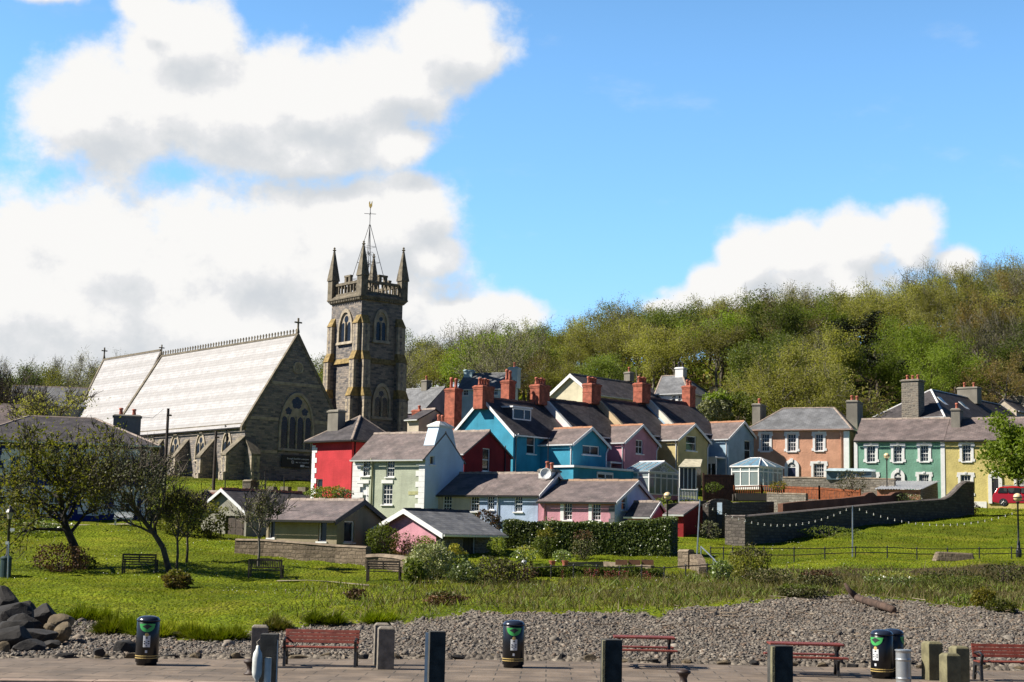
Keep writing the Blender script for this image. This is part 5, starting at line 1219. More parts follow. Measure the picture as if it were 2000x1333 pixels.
# angle buttresses in three stages
for (cx_, cy_, sx, sy) in ((0, 0, 1, -1), (-L_, 0, -1, -1), (0, R_, 1, 1), (-L_, R_, -1, 1)):
    for ax in (0, 1):
        g = MB(); q = MB(); cp = MB(); wd_ = .85
        for (zlo, zhi, pr) in ((0, tz(775), 1.1), (tz(775), tz(703), .78), (tz(703), tz(632), .45)):
            def pt(along, out, z, ax=ax):
                if ax == 0: return (cx_ - sx * along, cy_ + sy * out, z)
                return (cx_ + sx * out, cy_ - sy * along, z)
            g.hull8([pt(-.03, .0, zlo), pt(wd_, .0, zlo), pt(wd_, pr, zlo), pt(-.03, pr, zlo), pt(-.03, 0, zhi), pt(wd_, 0, zhi), pt(wd_, pr, zhi), pt(-.03, pr, zhi)])
            nxt = pr - .33 if pr > .5 else 0.0
            cp.hull8([pt(-.09, 0, zhi), pt(wd_ + .06, 0, zhi), pt(wd_ + .06, pr + .09, zhi), pt(-.09, pr + .09, zhi), pt(-.05, 0, zhi + .95), pt(wd_ + .02, 0, zhi + .95), pt(wd_ + .02, nxt + .02, zhi + .95), pt(-.05, nxt + .02, zhi + .95)])
            z = zlo + .2; k = 0
            while z < zhi - .35:
                w_ = (.36, .26)[k % 2]
                q.hull8([pt(-.042, pr - .3, z), pt(w_, pr - .3, z), pt(w_, pr + .014, z), pt(-.042, pr + .014, z), pt(-.042, pr - .3, z + .34), pt(w_, pr - .3, z + .34), pt(w_, pr + .014, z + .34), pt(-.042, pr + .014, z + .34)])
                q.hull8([pt(wd_ - w_, pr - .3, z), pt(wd_ + .012, pr - .3, z), pt(wd_ + .012, pr + .014, z), pt(wd_ - w_, pr + .014, z), pt(wd_ - w_, pr - .3, z + .34), pt(wd_ + .012, pr - .3, z + .34), pt(wd_ + .012, pr + .014, z + .34), pt(wd_ - w_, pr + .014, z + .34)])
                z += .37; k += 1
        for bm_, nm, mt in ((g, 'buttress', CST), (cp, 'weathering', LICH), (q, 'quoins', DRS)): bm_.build(nm, mt, tower)
# cornice with corbels
g = MB(); g.hull8([(-L_ - .1, -.1, H_ - .5), (.1, -.1, H_ - .5), (.1, R_ + .1, H_ - .5), (-L_ - .1, R_ + .1, H_ - .5), (-L_ - .38, -.38, H_ - .12), (.38, -.38, H_ - .12), (.38, R_ + .38, H_ - .12), (-L_ - .38, R_ + .38, H_ - .12)])
g.box((-L_ - .42, -.42, H_ - .118), (.42, R_ + .42, H_ + .04))
g.hull8([(-L_ - .4, -.4, H_ + .04), (.4, -.4, H_ + .04), (.4, R_ + .4, H_ + .04), (-L_ - .4, R_ + .4, H_ + .04), (-L_ - .1, -.1, H_ + .35), (.1, -.1, H_ + .35), (.1, R_ + .1, H_ + .35), (-L_ - .1, R_ + .1, H_ + .35)])
for k in range(18):
    x = -L_ + (L_ - .16) * k / 17; g.box((x, -.34, H_ - .42), (x + .16, -.12, H_ - .16)); y = (R_ - .16) * k / 17; g.box((.12, y, H_ - .42), (.34, y + .16, H_ - .16))
g.build('cornice', DRK, tower)
# pierced, stepped parapet
zp = H_ + .35; zt_ = tz(546) ; zm_ = tz(536)
g = MB()
for (axn, ln, fx) in (('x', L_, -1), ('y', R_, 1), ('x2', L_, -1), ('y2', R_, 1)):
    def pb(a0, a1, z0, z1, t0=0.0, t1=.28):
        if axn == 'x': g.box((-a1, t0, z0), (-a0, t1, z1))
        elif axn == 'x2': g.box((-a1, R_ - t1, z0), (-a0, R_ - t0, z1))
        elif axn == 'y': g.box((-t1, a0, z0), (-t0, a1, z1))
        else: g.box((-L_ + t0, a0, z0), (-L_ + t1, a1, z1))
    hh = zt_ - zp
    pb(.55, ln - .55, zp, zp + hh * .16); pb(.55, ln - .55, zp + hh * .8, zp + hh, -.04, .32)
    n_ = 8
    for k in range(n_ + 1): a = .55 + (ln - 1.2) * k / n_; pb(a, a + .13, zp + hh * .16, zp + hh * .8, .04, .24)
    pb(ln / 2 - .55, ln / 2 - .2, zp + hh * .8 + .003, zm_, -.02, .3); pb(ln / 2 + .2, ln / 2 + .55, zp + hh * .8 + .003, zm_, -.02, .3); pb(ln / 2 - .6, ln / 2 + .6, zm_ + .003, zm_ + .2, -.05, .33)
g.build('parapet', DRK, tower)
# pinnacles
for (cx_, cy_) in ((-.05, .05), (-L_ + .05, .05), (-.05, R_ - .05), (-L_ + .05, R_ - .05)):
    zs = tz(539); ztop = tz(481); r_ = .43
    g = MB(); g.box((cx_ - r_, cy_ - r_, H_ + .05), (cx_ + r_, cy_ + r_, zs))
    g.hull8([(cx_ - r_ - .1, cy_ - r_ - .1, zs), (cx_ + r_ + .1, cy_ - r_ - .1, zs), (cx_ + r_ + .1, cy_ + r_ + .1, zs), (cx_ - r_ - .1, cy_ + r_ + .1, zs), (cx_ - .09, cy_ - .09, ztop), (cx_ + .09, cy_ - .09, ztop), (cx_ + .09, cy_ + .09, ztop), (cx_ - .09, cy_ + .09, ztop)])
    g.lathe([(.02, -.1), (.16, .02), (.07, .1), (.22, .26), (.07, .36), (.14, .48), (.02, .62)], (cx_, cy_, ztop), 8)
    g.build('pinnacle', DRK, tower)
# iron spirelet and weathervane
cx_, cy_ = -L_ / 2, R_ / 2; za = tw.Rr(723, 441, off=-L_ / 2)[1]; zt = tw.Rr(723, 400, off=-L_ / 2)[1]; z0 = H_ + .4
g = MB()
for sx, sy in ((1, 1), (1, -1), (-1, 1), (-1, -1)): g.tube([(cx_ + sx * 1.7, cy_ + sy * 1.7, z0), (cx_ + sx * .05, cy_ + sy * .05, za)], .035, 5)
for f_ in (.25, .48, .7):
    k = 1.7 * (1 - f_) + .05 * f_; z = z0 + (za - z0) * f_; c4 = [(cx_ + k, cy_ + k, z), (cx_ - k, cy_ + k, z), (cx_ - k, cy_ - k, z), (cx_ + k, cy_ - k, z)]
    for p, q in zip(c4, c4[1:] + c4[:1]): g.tube([p, q], .02, 4)
g.tube([(cx_, cy_, z0), (cx_, cy_, zt)], .04, 6)
for an in (.8, 2.4, 3.95, 5.5):
    for (zc, rr_, sg) in ((.45, .34, 1), (.6, .28, 1), (.3, .3, 1)):
        zz = z0 + (za - z0) * zc; pts = []
        for j in range(14): th = j * .55; rad = rr_ * (1 - j / 16); pts.append((cx_ + math.cos(an) * (rr_ + .05 - rad * math.cos(th)), cy_ + math.sin(an) * (rr_ + .05 - rad * math.cos(th)), zz + rad * math.sin(th)))
        g.tube(pts, .022, 4)
zc = tw.Rr(723, 418, off=-L_ / 2)[1]
g.tube([(cx_ - .55, cy_ + .3, zc), (cx_ + .55, cy_ - .3, zc)], .03, 4); g.tube([(cx_ - .35, cy_ - .55, zc), (cx_ + .35, cy_ + .55, zc)], .03, 4)
g.lathe([(.02, 0), (.13, .08), (.02, .2)], (cx_, cy_, za - .05), 8)
g.build('weathervane_frame', plain('grey_iron', (.05, .05, .055), .5), tower)
g = MB(); g.extrude([(cx_ - .25, cy_ - .02, zt - .15), (cx_, cy_ - .02, zt - .45), (cx_ + .28, cy_ - .02, zt - .2), (cx_ + .3, cy_ - .02, zt + .35), (cx_ + .12, cy_ - .02, zt + .05), (cx_ - .1, cy_ - .02, zt + .1), (cx_ - .15, cy_ - .02, zt + .42), (cx_ - .3, cy_ - .02, zt + .25)], (0, .06, 0))
g.build('weathercock', plain('gilding', (.75, .42, .08), .35, 1.0), tower)
# openings
tracery('R', *tw.rect('R', 734, 611, 753, 666), tw, 2, .3, .2, tower, T=tw.tf('R'), name='belfry_window')
tracery('L', *tw.rect('L', 666, 611, 687, 668), tw, 2, .3, .2, tower, T=tw.tf('L'), name='belfry_window')
tracery('R', *tw.rect('R', 731, 756, 757, 815), tw, 2, .3, .2, tower, T=tw.tf('R'))
# banner on the gable
def text_obj(body, size, mat, parent, T, h, z, o, align='RIGHT', name='lettering', bold=.0):
    cu = bpy.data.curves.new(name, 'FONT'); cu.body = body; cu.size = size; cu.align_x = align; cu.extrude = .004; cu.offset = bold
    tmp = bpy.data.objects.new('tmp', cu); COL.objects.link(tmp); bpy.context.view_layer.update()
    me = bpy.data.meshes.new_from_object(tmp.evaluated_get(bpy.context.evaluated_depsgraph_get())); bpy.data.objects.remove(tmp)
    me.name = name; me.materials.clear(); me.materials.append(mat)
    ob = bpy.data.objects.new(name, me); COL.objects.link(ob)
    ex, ez = (T(1, 0, 0) - T(0, 0, 0)), Vector((0, 0, 1)); ey = ez; en = T(0, 0, 1) - T(0, 0, 0); p = T(h, z, o)
    M = Matrix((ex, ey, en)).transposed().to_4x4(); M.translation = p
    me.transform(M); ob.parent = parent; return ob
T = ch.tf('R'); a0, z0, a1, z1 = ch.rect('R', 548, 890, 603, 914)
bn = empty('banner', ch.O, -ch.a, 'black banner with white lettering hung under the big church window', 'banner')
MB().hull8([T(h, z, o) for (h, z, o) in [(a0, z0, .2), (a1, z0, .2), (a1, z0, .23), (a0, z0, .23), (a0, z1, .2), (a1, z1, .2), (a1, z1, .23), (a0, z1, .23)]]).build('banner_sheet', plain('banner_black', (.012, .012, .014), .6), bn)
MWT = plain('lettering_white', (.8, .8, .8), .6); wdt = a1 - a0
s_ = wdt * .94 / 12.2
text_obj('Enough food for everyone', s_ * .94, MWT, bn, T, a1 - .15, z0 + (z1 - z0) * .66, .236)
text_obj('we act together', s_ * .94, MWT, bn, T, a1 - .15, z0 + (z1 - z0) * .38, .236)
hc_, zc_ = a1 - wdt * .615, z0 + (z1 - z0) * .44
MB().ring([T(h, z, .231) for h, z in circ(hc_, zc_, s_ * .62)], [T(h, z, .231) for h, z in circ(hc_, zc_, s_ * .47)], T(0, 0, .007) - T(0, 0, 0)).build('logo_ring', MWT, bn)
text_obj('IF', s_ * .7, MWT, bn, T, hc_, zc_ - s_ * .25, .236, 'CENTER')
g = MB()
for (f0, f1) in ((.66, .80), (.83, .97)): g.hull8([T(a0 + wdt * h, z0 + (z1 - z0) * z, o) for (h, z, o) in [(f0, .08, .231), (f1, .08, .231), (f1, .08, .238), (f0, .08, .238), (f0, .08 + .12 * (f0 < .7) + .05, .231), (f1, .08 + .12 * (f0 < .7) + .05, .231), (f1, .08 + .12 * (f0 < .7) + .05, .238), (f0, .08 + .12 * (f0 < .7) + .05, .238)]])
g.build('logo_marks', MWT, bn)
# ============================================================ walls, fences, street furniture
def wall_run(name, label, cat, pts, mat, th=.4, cop=None, cop_h=.12, group=None):
    """pts: (photo column, row of the top, distance); the foot sits in the ground"""
    P3 = [P(a, b, D) for a, b, D in pts]; mb = MB(); c = MB(); k = len(P3); offs = []
    for i in range(k):
        d = P3[min(i + 1, k - 1)] - P3[max(i - 1, 0)]; n = Vector((-d.y, d.x, 0)).normalized(); offs.append(n * th / 2)
    for i in range(k - 1):
        p, q, a, b = P3[i], P3[i + 1], offs[i], offs[i + 1]; zp = Vector((0, 0, hzf(p.x, p.y) - .5 - p.z)); zq = Vector((0, 0, hzf(q.x, q.y) - .5 - q.z))
        mb.hull8([p - a + zp, q - b + zq, q + b + zq, p + a + zp, p - a, q - b, q + b, p + a])
        if cop:
            u = Vector((0, 0, cop_h)); e = Vector((0, 0, .003)); c.hull8([p - a * 1.15 + e, q - b * 1.15 + e, q + b * 1.15 + e, p + a * 1.15 + e, p - a * .6 + u, q - b * .6 + u, q + b * .6 + u, p + a * .6 + u])
    o = tag(mb.build(name, mat), label, cat, group)
    if cop: c.build('coping', cop, o)
    return o
DSTN = rubble('dark_garden_stone', [(0.06, 0.052, 0.048), (0.11, 0.095, 0.085), (0.15, 0.13, 0.11), (0.08, 0.072, 0.068)], (.09, .08, .07))
LSTN = rubble('pale_wall_stone', [(0.10, 0.078, 0.058), (0.19, 0.148, 0.108), (0.26, 0.205, 0.15), (0.14, 0.112, 0.086)], (.17, .135, .10))
LCOP = plain('wall_coping', (.21, .165, .118), .9, var=.3, bmp=.3)
wall_run('garden_wall', 'long dark stone wall sweeping up to a tall end beside the lemon house', 'wall', [(1420, 1009, 98), (1458, 1009, 97)] + [(1459, 1009, 97.2), (1560, 1000, 103), (1664, 990, 109), (1740, 983, 113.5), (1839, 976, 119.5), (1850, 971, 120), (1862, 960, 120.8), (1873, 948, 121.4), (1882, 942, 122), (1897, 943, 123)], DSTN, .45, plain('dark_coping', (.13, .11, .10), .9, var=.3), .08)
hump = []
for j in range(11): a = math.pi * j / 10; hump.append((1405 - 22 * math.cos(a), 983 - 9 * math.sin(a), 103.5 + .02 * j))
wall_run('garden_wall', 'stone garden wall with an arched hump over a pale blue gate', 'wall', [(1378, 985, 103)] + hump + [(1440, 981, 104.5), (1507, 980, 107.5)], DSTN, .4)
wall_run('garden_wall', 'humped garden wall with orange lit ends in the upper gardens', 'wall', [(1524, 984, 106.5), (1560, 980, 108.5), (1640, 974, 112), (1684, 969, 114), (1692, 963, 114.4), (1701, 962, 114.8), (1708, 969, 115.2), (1735, 968, 116.3), (1744, 962, 116.8), (1755, 961, 117.2), (1766, 967, 117.7), (1775, 976, 118)], paint('terracotta_wall', (.21, .105, .07), .4, .4), .4)
wall_run('garden_wall', 'mossy stone wall in front of the peach house', 'wall', [(1530, 934, 129), (1610, 935, 127.5), (1700, 936, 126), (1748, 938, 125)], rubble('grey_rubble', [(.12, .11, .10), (.24, .22, .19), (.32, .29, .25)], (.2, .18, .15)), .5, LCOP)
wall_run('garden_wall', 'low stone terrace wall below the balustrade with a pale top', 'wall', [(1500, 965, 119), (1576, 967, 117)], MATS['grey_rubble'], .4, LCOP)
wall_run('park_wall', 'low stone park wall under the beige outbuilding', 'wall', [(463, 1056, 84), (520, 1057, 83.5), (600, 1063, 82.5), (660, 1068, 82), (720, 1071, 81)], LSTN, .5, LCOP, .1)
wall_run('park_wall', 'lower rounded end of the park wall before the pink garage', 'wall', [(717, 1089, 80), (745, 1088, 79.8), (780, 1091, 79), (812, 1098, 78)], LSTN, .6, LCOP, .16)
wall_run('churchyard_wall', 'dark churchyard wall between the church lawn and the grey garage', 'wall', [(500, 958, 126), (560, 961, 125), (612, 964, 124)], DSTN, .5)
wall_run('churchyard_pillar', 'square lit pillar at the left end of the churchyard wall', 'pillar', [(482, 941, 126.5), (498, 941, 126)], DSTN, 1.0, DRK, .15)
for k, (pa, pb, py) in enumerate([(525, 538, 951), (551, 566, 951), (585, 600, 952)]):
    wall_run('tombstone', ['squat tombstone on the church lawn nearest the pillar', 'middle squat tombstone behind the churchyard wall', 'squat tombstone close to the red house corner'][k], 'tombstone', [(pa, py, 129), (pb, py, 128.6)], DRK, .5, group='tombstones by the church')
# raised kerb of the park path and garden terraces
wall_run('garden_kerb', 'thin pale stone kerb along the flower beds under the hedge', 'kerb', [(1100, 1099, 82), (1180, 1097, 82.5), (1275, 1105, 80)], LCOP, .3)
wall_run('gate_pillar', 'square stone pillar at the top of the garden steps', 'pillar', [(1330, 1078, 80.5), (1350, 1078, 80)], LSTN, .5, LCOP)
wall_run('step_wall', 'stone flank wall sloping down beside the steps', 'wall', [(1353, 1083, 80), (1362, 1083, 79), (1369, 1093, 78), (1373, 1108, 77)], LSTN, .4)
# arched gate
def slab_px(name, x0, y0, x1, y1, D, D2, th, mat, label=None, cat=None, parent=None, group=None):
    a, b, c, d = P(x0, y1, D), P(x1, y1, D2), P(x1, y0, D2), P(x0, y0, D)
    nn = Vector((a.y - b.y, b.x - a.x, 0)).normalized() * th
    o = MB().extrude([a, b, c, d], nn).build(name, mat, parent)
    return tag(o, label, cat, group) if label else o
g_ = slab_px('garden_gate', 1400, 980, 1411, 1043, 103.3, 103.2, -.08, plain('gate_dark', (.03, .028, .028), .6), 'narrow arched garden gate with a pale blue upper panel', 'gate')
slab_px('gate_panel', 1401, 982, 1410.5, 1005, 103.15, 103.05, -.05, plain('gate_blue', (.50, .62, .72), .5), parent=g_)
# board fence and balustrade round the powder blue terrace
MORG = plain('orange_timber', (.30, .085, .025), .7, var=.35, nscale=5); MBRN = plain('brown_boards', (.085, .035, .022), .75, var=.35, nscale=4)
def fence_px(name, label, cat, pts, mat, h0, kind='balusters', spacing=.16, postw=.12, group=None):
    root = None; rails = MB(); posts = []
    for (a, b) in zip(pts, pts[1:]):
        A, B = P(*a), P(*b); d = B - A; n = max(1, int(d.length / 1.7)); 
        if root is None: root = empty(name, (A.x, A.y, A.z - h0), 0, label, cat, group); o0 = root.location.copy()
        for j in range(n + 1): posts.append(A + d * (j / n) - o0)
        A_, B_ = A - o0, B - o0
        for dz in ((-.02, -.78) if kind == 'balusters' else (-.15, -1.1)): rails.tube([A_ + Vector((0, 0, dz)), B_ + Vector((0, 0, dz))], .045, 4)
        m_ = max(1, int(d.length / spacing))
        for j in range(m_):
            p = A_ + (B_ - A_) * ((j + .5) / m_); w_ = .025 if kind == 'balusters' else spacing * .46
            t_ = d.normalized() * w_; s_ = Vector((-d.y, d.x, 0)).normalized() * .015
            rails.hull8([p - t_ - s_ - Vector((0, 0, h0)), p + t_ - s_ - Vector((0, 0, h0)), p + t_ + s_ - Vector((0, 0, h0)), p - t_ + s_ - Vector((0, 0, h0)), p - t_ - s_, p + t_ - s_, p + t_ + s_, p - t_ + s_])
    for p in posts: MB().box((p.x - postw / 2, p.y - postw / 2, p.z - h0), (p.x + postw / 2, p.y + postw / 2, p.z + .12)).build('post', mat, root)
    rails.build('boards' if kind != 'balusters' else 'balusters', mat, root); return root
fence_px('board_fence', 'tall dark brown board fence below the powder blue wing', 'fence', [(1374, 927, 122), (1433, 928, 124)], MBRN, 2.1, 'boards', .17)
fence_px('balustrade', 'orange timber balustrade round the hipped conservatory deck', 'fence', [(1434, 951, 121), (1488, 949, 122), (1530, 951, 121)], MORG, 1.0)
fence_px('board_fence', 'low orange board fence along the gardens behind the humped wall', 'fence', [(1531, 950, 121), (1600, 952, 119.5), (1680, 958, 118)], MORG, .95, 'boards', .2)
slab_px('raised_deck', 1430, 966, 1530, 980, 122.2, 122, -3.0, plain('deck_dark', (.05, .045, .042), .8), 'dark masonry base of the conservatory deck', 'deck')
fence_px('lattice_fence', 'white lattice fence below the buttermilk yellow house', 'fence', [(1326, 956, 117), (1362, 957, 117.5)], MTRIM, 1.0, 'balusters', .12, .08)
wall_run('garden_wall', 'dark low yard wall behind the red lean-to shed', 'wall', [(1300, 985, 110), (1378, 978, 111)], DSTN, .4)
def world_child(mb, name, mat, house, parent=None):
    M = (Matrix.Translation(house.O) @ Matrix.Rotation(-house.a, 4, 'Z')).inverted(); mb.bm.transform(M); return mb.build(name, mat, parent or house.root)
a, b = P(1327, 958, 119), P(1359, 958, 119.5); up = Vector((0, 0, 1.75)); bk = Vector((.6, 1.6, 0)); al = (b - a)
MB_ = MB(); MB_.hull8([a, b, b + bk, a + bk, a + up, b + up, b + bk + up, a + bk + up]); world_child(MB_, 'sun_porch', plain('porch_dark', (.03, .026, .022), .3), yelT)
MB_ = MB()
for k in range(5): p = a + al * (k / 4) + Vector((0, -.03, 0)); MB_.tube([p, p + up], .04, 4)
world_child(MB_, 'porch_frame', MTRIM, yelT)
MB_ = MB(); o_ = Vector((-.15, -.35, 0)); MB_.extrude([a + up + o_ + Vector((0, 0, -.05)), b + up + Vector((.3, -.35, -.05)), b + bk + up + Vector((.1, 0, .65)), a + bk + up + Vector((0, 0, .65))], (0, 0, .1)); world_child(MB_, 'porch_roof', plain('cream_sheet', (.55, .50, .36), .6, var=.2), yelT)
# flat-topped glazed garden room by the peach house
gr = empty('garden_room', P(1640, 950, 127), 0, 'low grey blue garden room with pale roof flaps beside the peach house', 'garden room'); o0 = gr.location
def loc(px, py, D): return P(px, py, D) - o0
a, b = loc(1614, 937, 127), loc(1702, 938, 126); up = Vector((0, 0, .7)); back = Vector((.8, 1.8, 0))
MB().hull8([a, b, b + back, a + back, a + up, b + up, b + back + up, a + back + up]).build('wall', plain('slate_blue', (.10, .16, .20), .5), gr)
MB().hull8([v + Vector((0, 0, .704)) for v in (a - Vector((.3, .2, 0)), b + Vector((.3, -.2, 0)), b + back, a + back)] + [v + Vector((0, 0, .95)) for v in (a + Vector((.3, .3, 0)), b + Vector((-.3, .3, 0)), b + back, a + back)]).build('roof', plain('pale_glaze', (.45, .55, .58), .3), gr)
for k in range(3):
    p = a + (b - a) * (.22 + .2 * k) + Vector((0, -.05, .02)); MB().extrude([p, p + Vector((.5, 0, 0)), p + Vector((.32, 0, .55)), p + Vector((.12, 0, .5))], (0, .04, 0)).build('roof_flap', MTRIM, gr)

# railings
def railing(name, label, pxs, ytop, D, h, rails, extra_rail_to=None):
    base = [ground(p, D) for p in pxs]; tops = []
    root = empty(name, base[0], 0, label, 'railing')
    for p, b in zip(pxs, base):
        t_ = P(p, ytop(p), D); tops.append(t_); z1 = max(t_.z, b.z + h)
        MB().lathe([(.05, -.2), (.05, 0), (.035, .03), (.035, (z1 - b.z) * .45), (.055, (z1 - b.z) * .48), (.035, (z1 - b.z) * .52), (.035, z1 - b.z - .03), (.055, z1 - b.z), (.02, z1 - b.z + .07)], b - base[0], 8).build('post', MIRON, root)
    for f_ in rails:
        mb = MB(); mb.tube([Vector((b.x, b.y, b.z + (max(t_.z, b.z + h) - b.z) * f_)) - base[0] for b, t_ in zip(base, tops)], .028, 6); mb.build('rail', MIRON, root)
    return root
railing('railing', 'black two bar railing along the top of the grassy bank on the right', [1388, 1413, 1431, 1492, 1551, 1611, 1671, 1733, 1791, 1851, 1913, 1976, 2045], lambda p: 1070 + (p - 1400) * .006, 86, .62, (.5, .97))
railing('railing', 'lower dark railing along the foot of the flower terrace', [1030, 1076, 1120, 1165, 1210, 1253, 1297, 1339, 1381, 1412], lambda p: 1113, 74, .6, (.97,))
hr = empty('handrail', ground(1372, 78), 0, 'pale steel handrail coming down the garden steps', 'handrail')
pts = [P(1369, 1068, 80) - hr.location, P(1393, 1091, 78) - hr.location, P(1409, 1109, 76.5) - hr.location, P(1420, 1109, 76) - hr.location]
MB().tube(pts, .035, 6).build('rail', plain('galvanised', (.45, .47, .48), .35, .8), hr, smooth=True)
for p in pts[:3]: MB().tube([p, p - Vector((0, 0, .95))], .03, 6).build('post', MATS['galvanised'], hr)

# lamps
MGLOBE = plain('globe_glass', (.80, .62, .36), .25, var=.08)
def globe_lamp(px, pyg, D, label, arm=True):
    g0 = ground(px, D); top = P(px, pyg, D).z - g0.z; r = empty('street_lamp', g0, 0, label, 'street lamp', 'globe lamps along the shore walk')
    MB().lathe([(.16, -.3), (.16, .45), (.10, .55), (.09, .9), (.055, 1.0), (.05, top - .38), (.09, top - .34), (.09, top - .3), (.16, top - .25)], (0, 0, 0), 12).build('post', MIRON, r, smooth=True)
    prof = [(.24 * math.sin(math.pi * j / 12), top - .24 * math.cos(math.pi * j / 12)) for j in range(13)]
    MB().lathe(prof, (0, 0, 0), 20).build('globe', MGLOBE, r, smooth=True)
    MB().lathe([(.245, top - .02), (.262, top - .02), (.262, top + .02), (.245, top + .02)], (0, 0, 0), 20).build('globe_band', MIRON, r)
    if arm: MB().tube([(-.3, 0, top - .75), (.3, 0, top - .75)], .02, 6).build('crossbar', MIRON, r)
globe_lamp(1990, 972, 88, 'globe lamp at the right edge of the shore walk railing'); globe_lamp(1303, 969, 96, 'globe lamp above the tall hedge beside the pink cottage', False); globe_lamp(1733, 891, 124, 'globe lamp in front of the green house', False)
g0 = ground(12, 71); r = empty('street_lamp', g0, 0, 'dark lantern lamp post with small signs at the left edge of the park', 'street lamp'); top = P(14, 1002, 71).z - g0.z
MB().lathe([(.13, -.2), (.13, .9), (.07, 1.0), (.06, top - .3), (.1, top - .28)], (0, 0, 0), 12).build('post', MIRON, r, smooth=True)
MB().lathe([(.10, top - .28), (.16, top), (.165, top + .02)], (0, 0, 0), 8).build('lantern', plain('lantern_glass', (.35, .33, .27), .2), r)
MB().lathe([(.21, top + .02), (.13, top + .16), (.06, top + .22), (.05, top + .3), (.0, top + .36)], (0, 0, 0), 8).build('lantern_cap', MIRON, r)
for (z, w_, x) in ((top * .71, .2, .18), (top * .5, .16, -.02)): MB().box((x - w_ / 2, -.09, z), (x + w_ / 2, -.075, z + .14)).build('sign_plate', MTRIM, r)
tag(MB().tube([ground(15, 70) - Vector((0, 0, .2)), P(17, 1060, 70)], .035, 8).build('sign_post', MATS['galvanised']), 'thin grey post leaning beside the lantern lamp', 'post')
g0 = ground(10, 70.6); r = empty('litter_bin', g0, 0, 'dark green park litter bin at the foot of the lantern lamp', 'litter bin')
MB().lathe([(.25, 0), (.25, .8), (.24, .82)], (0, 0, 0), 16).build('body', plain('bin_green', (.015, .04, .045), .5), r); MB().lathe([(.27, .82), (.27, .88), (.18, .95), (0, .97)], (0, 0, 0), 16).build('lid', MATS['bin_green'], r)
# festoon lights
def pole(px, pyt, D, label, px2=None, rad=.045, cat='pole', mat=None, name='festoon_pole'):
    b = ground(px2 or px, D); t_ = P(px, pyt, D); return tag(MB().tube([b - Vector((0, 0, .3)), t_], [rad, rad * .8], 8).build(name, mat or MATS['galvanised']), label, cat)
pole(1665, 988, 86.5, 'slim pale pole holding up the festoon lights on the green bank'); pole(1367, 976, 84, 'leaning pale pole carrying festoon lights above the garden steps', 1360)
MBULB = plain('bulb_white', (.75, .73, .66), .3)
for k, (pa, pb, sag, lab) in enumerate([((1367, 980, 84), (1665, 989, 86.5), 1.15, 'left span of festoon bulbs across the dark garden wall'), ((1665, 989, 86.5), (1990, 998, 88), .9, 'right span of festoon bulbs from slim pole towards globe lamp')]):
    A, B = P(*pa), P(*pb); r = empty('festoon_lights', A, 0, lab, 'string lights', 'festoon lights'); pts = []
    for j in range(25): f_ = j / 24; pts.append((B - A) * f_ - Vector((0, 0, sag * 4 * f_ * (1 - f_))))
    MB().tube(pts, .012, 4).build('cable', MIRON, r)
    for j in range(1, 24): MB().lathe([(.015, .03), (.015, -.02), (.04, -.06), (.036, -.09), (.0, -.11)], pts[j], 6).build('bulb', MBULB, r, smooth=True)
# telegraph poles and wires
for k, (px, pt, D, lab) in enumerate([(319, 798, 113, 'dark telegraph pole in front of the church nave windows'), (416, 842, 119, 'dark telegraph pole between two nave buttresses')]):
    b = ground(px, D); t_ = P(px, pt, D); h = t_.z - b.z; r = empty('telegraph_pole', b, 0, lab, 'pole', 'telegraph poles')
    MB().tube([(0, 0, -.3), (0, 0, h)], [.14, .10], 8).build('shaft', MTIMBER, r); MB().box((-.05, -.2, h - .55), (.25, .2, h - .45)).build('crossarm', MTIMBER, r)
for k, (px, pt) in enumerate([(440, 925), (518, 920), (555, 932)]): pole(px, pt, 127, ['thin dark post on the church lawn nearest the nave', 'thin rusty post on the church lawn', 'thin dark post beside the churchyard tombstones'][k], rad=.05, mat=MIRON, name='post')
A, B = P(319, 800, 113), P(277, 815, 107.5); tag(MB().tube([A, (A + B) / 2 - Vector((0, 0, .35)), B], .015, 4).build('wire', MIRON), 'black wire from the telegraph pole to the navy house chimney', 'wire')
for k in range(4):
    A, B = P(1385, 755 + k * 2.5, 160), P(1680, 783 + k * 4, 160); tag(MB().tube([A, (A + B) / 2 - Vector((0, 0, 1.2)), B], .02, 4).build('overhead_wire', plain('wire_grey%d' % k, (.12, .13, .10), .6)), 'overhead wire strung across the foot of the wooded hill', 'wire', 'overhead wires')

# park benches
def park_bench(px, D, yaw, label, plain_back=False):
    r = empty('park_bench', ground(px, D), R(yaw), label, 'bench', 'dark timber park benches')
    w_ = 1.6
    for x in (-w_ / 2, w_ / 2 - .07):
        MB().box((x, -.02, -.1), (x + .07, .06, .93)).build('back_leg', MTIMBER, r); MB().box((x, -.52, -.1), (x + .07, -.45, .62)).build('front_leg', MTIMBER, r); MB().box((x - .01, -.55, .622), (x + .08, -.021, .66)).build('armrest', MTIMBER, r)
    g = MB()
    for k in range(4): g.box((-w_ / 2 + .072, -.5 + k * .12, .40), (w_ / 2 - .072, -.41 + k * .12, .435))
    g.build('seat', MTIMBER, r); g = MB()
    g.box((-w_ / 2 + .072, 0, .84), (w_ / 2 - .072, .05, .93)); g.box((-w_ / 2 + .072, 0, .52), (w_ / 2 - .072, .05, .58))
    if plain_back:
        for z in (.62, .72): g.box((-w_ / 2 + .072, .005, z), (w_ / 2 - .072, .045, z + .07))
        g.box((-.035, -.005, .581), (.035, .055, .838))
    else:
        g.hull8([(-.4, 0, .931), (.4, 0, .931), (.4, .05, .931), (-.4, .05, .931), (-.2, 0, .98), (.2, 0, .98), (.2, .05, .98), (-.2, .05, .98)])
        for k in range(17): x = -w_ / 2 + .1 + k * (w_ - .26) / 16; g.box((x, .005, .581), (x + .045, .045, .838))
    g.build('backrest', MTIMBER, r)
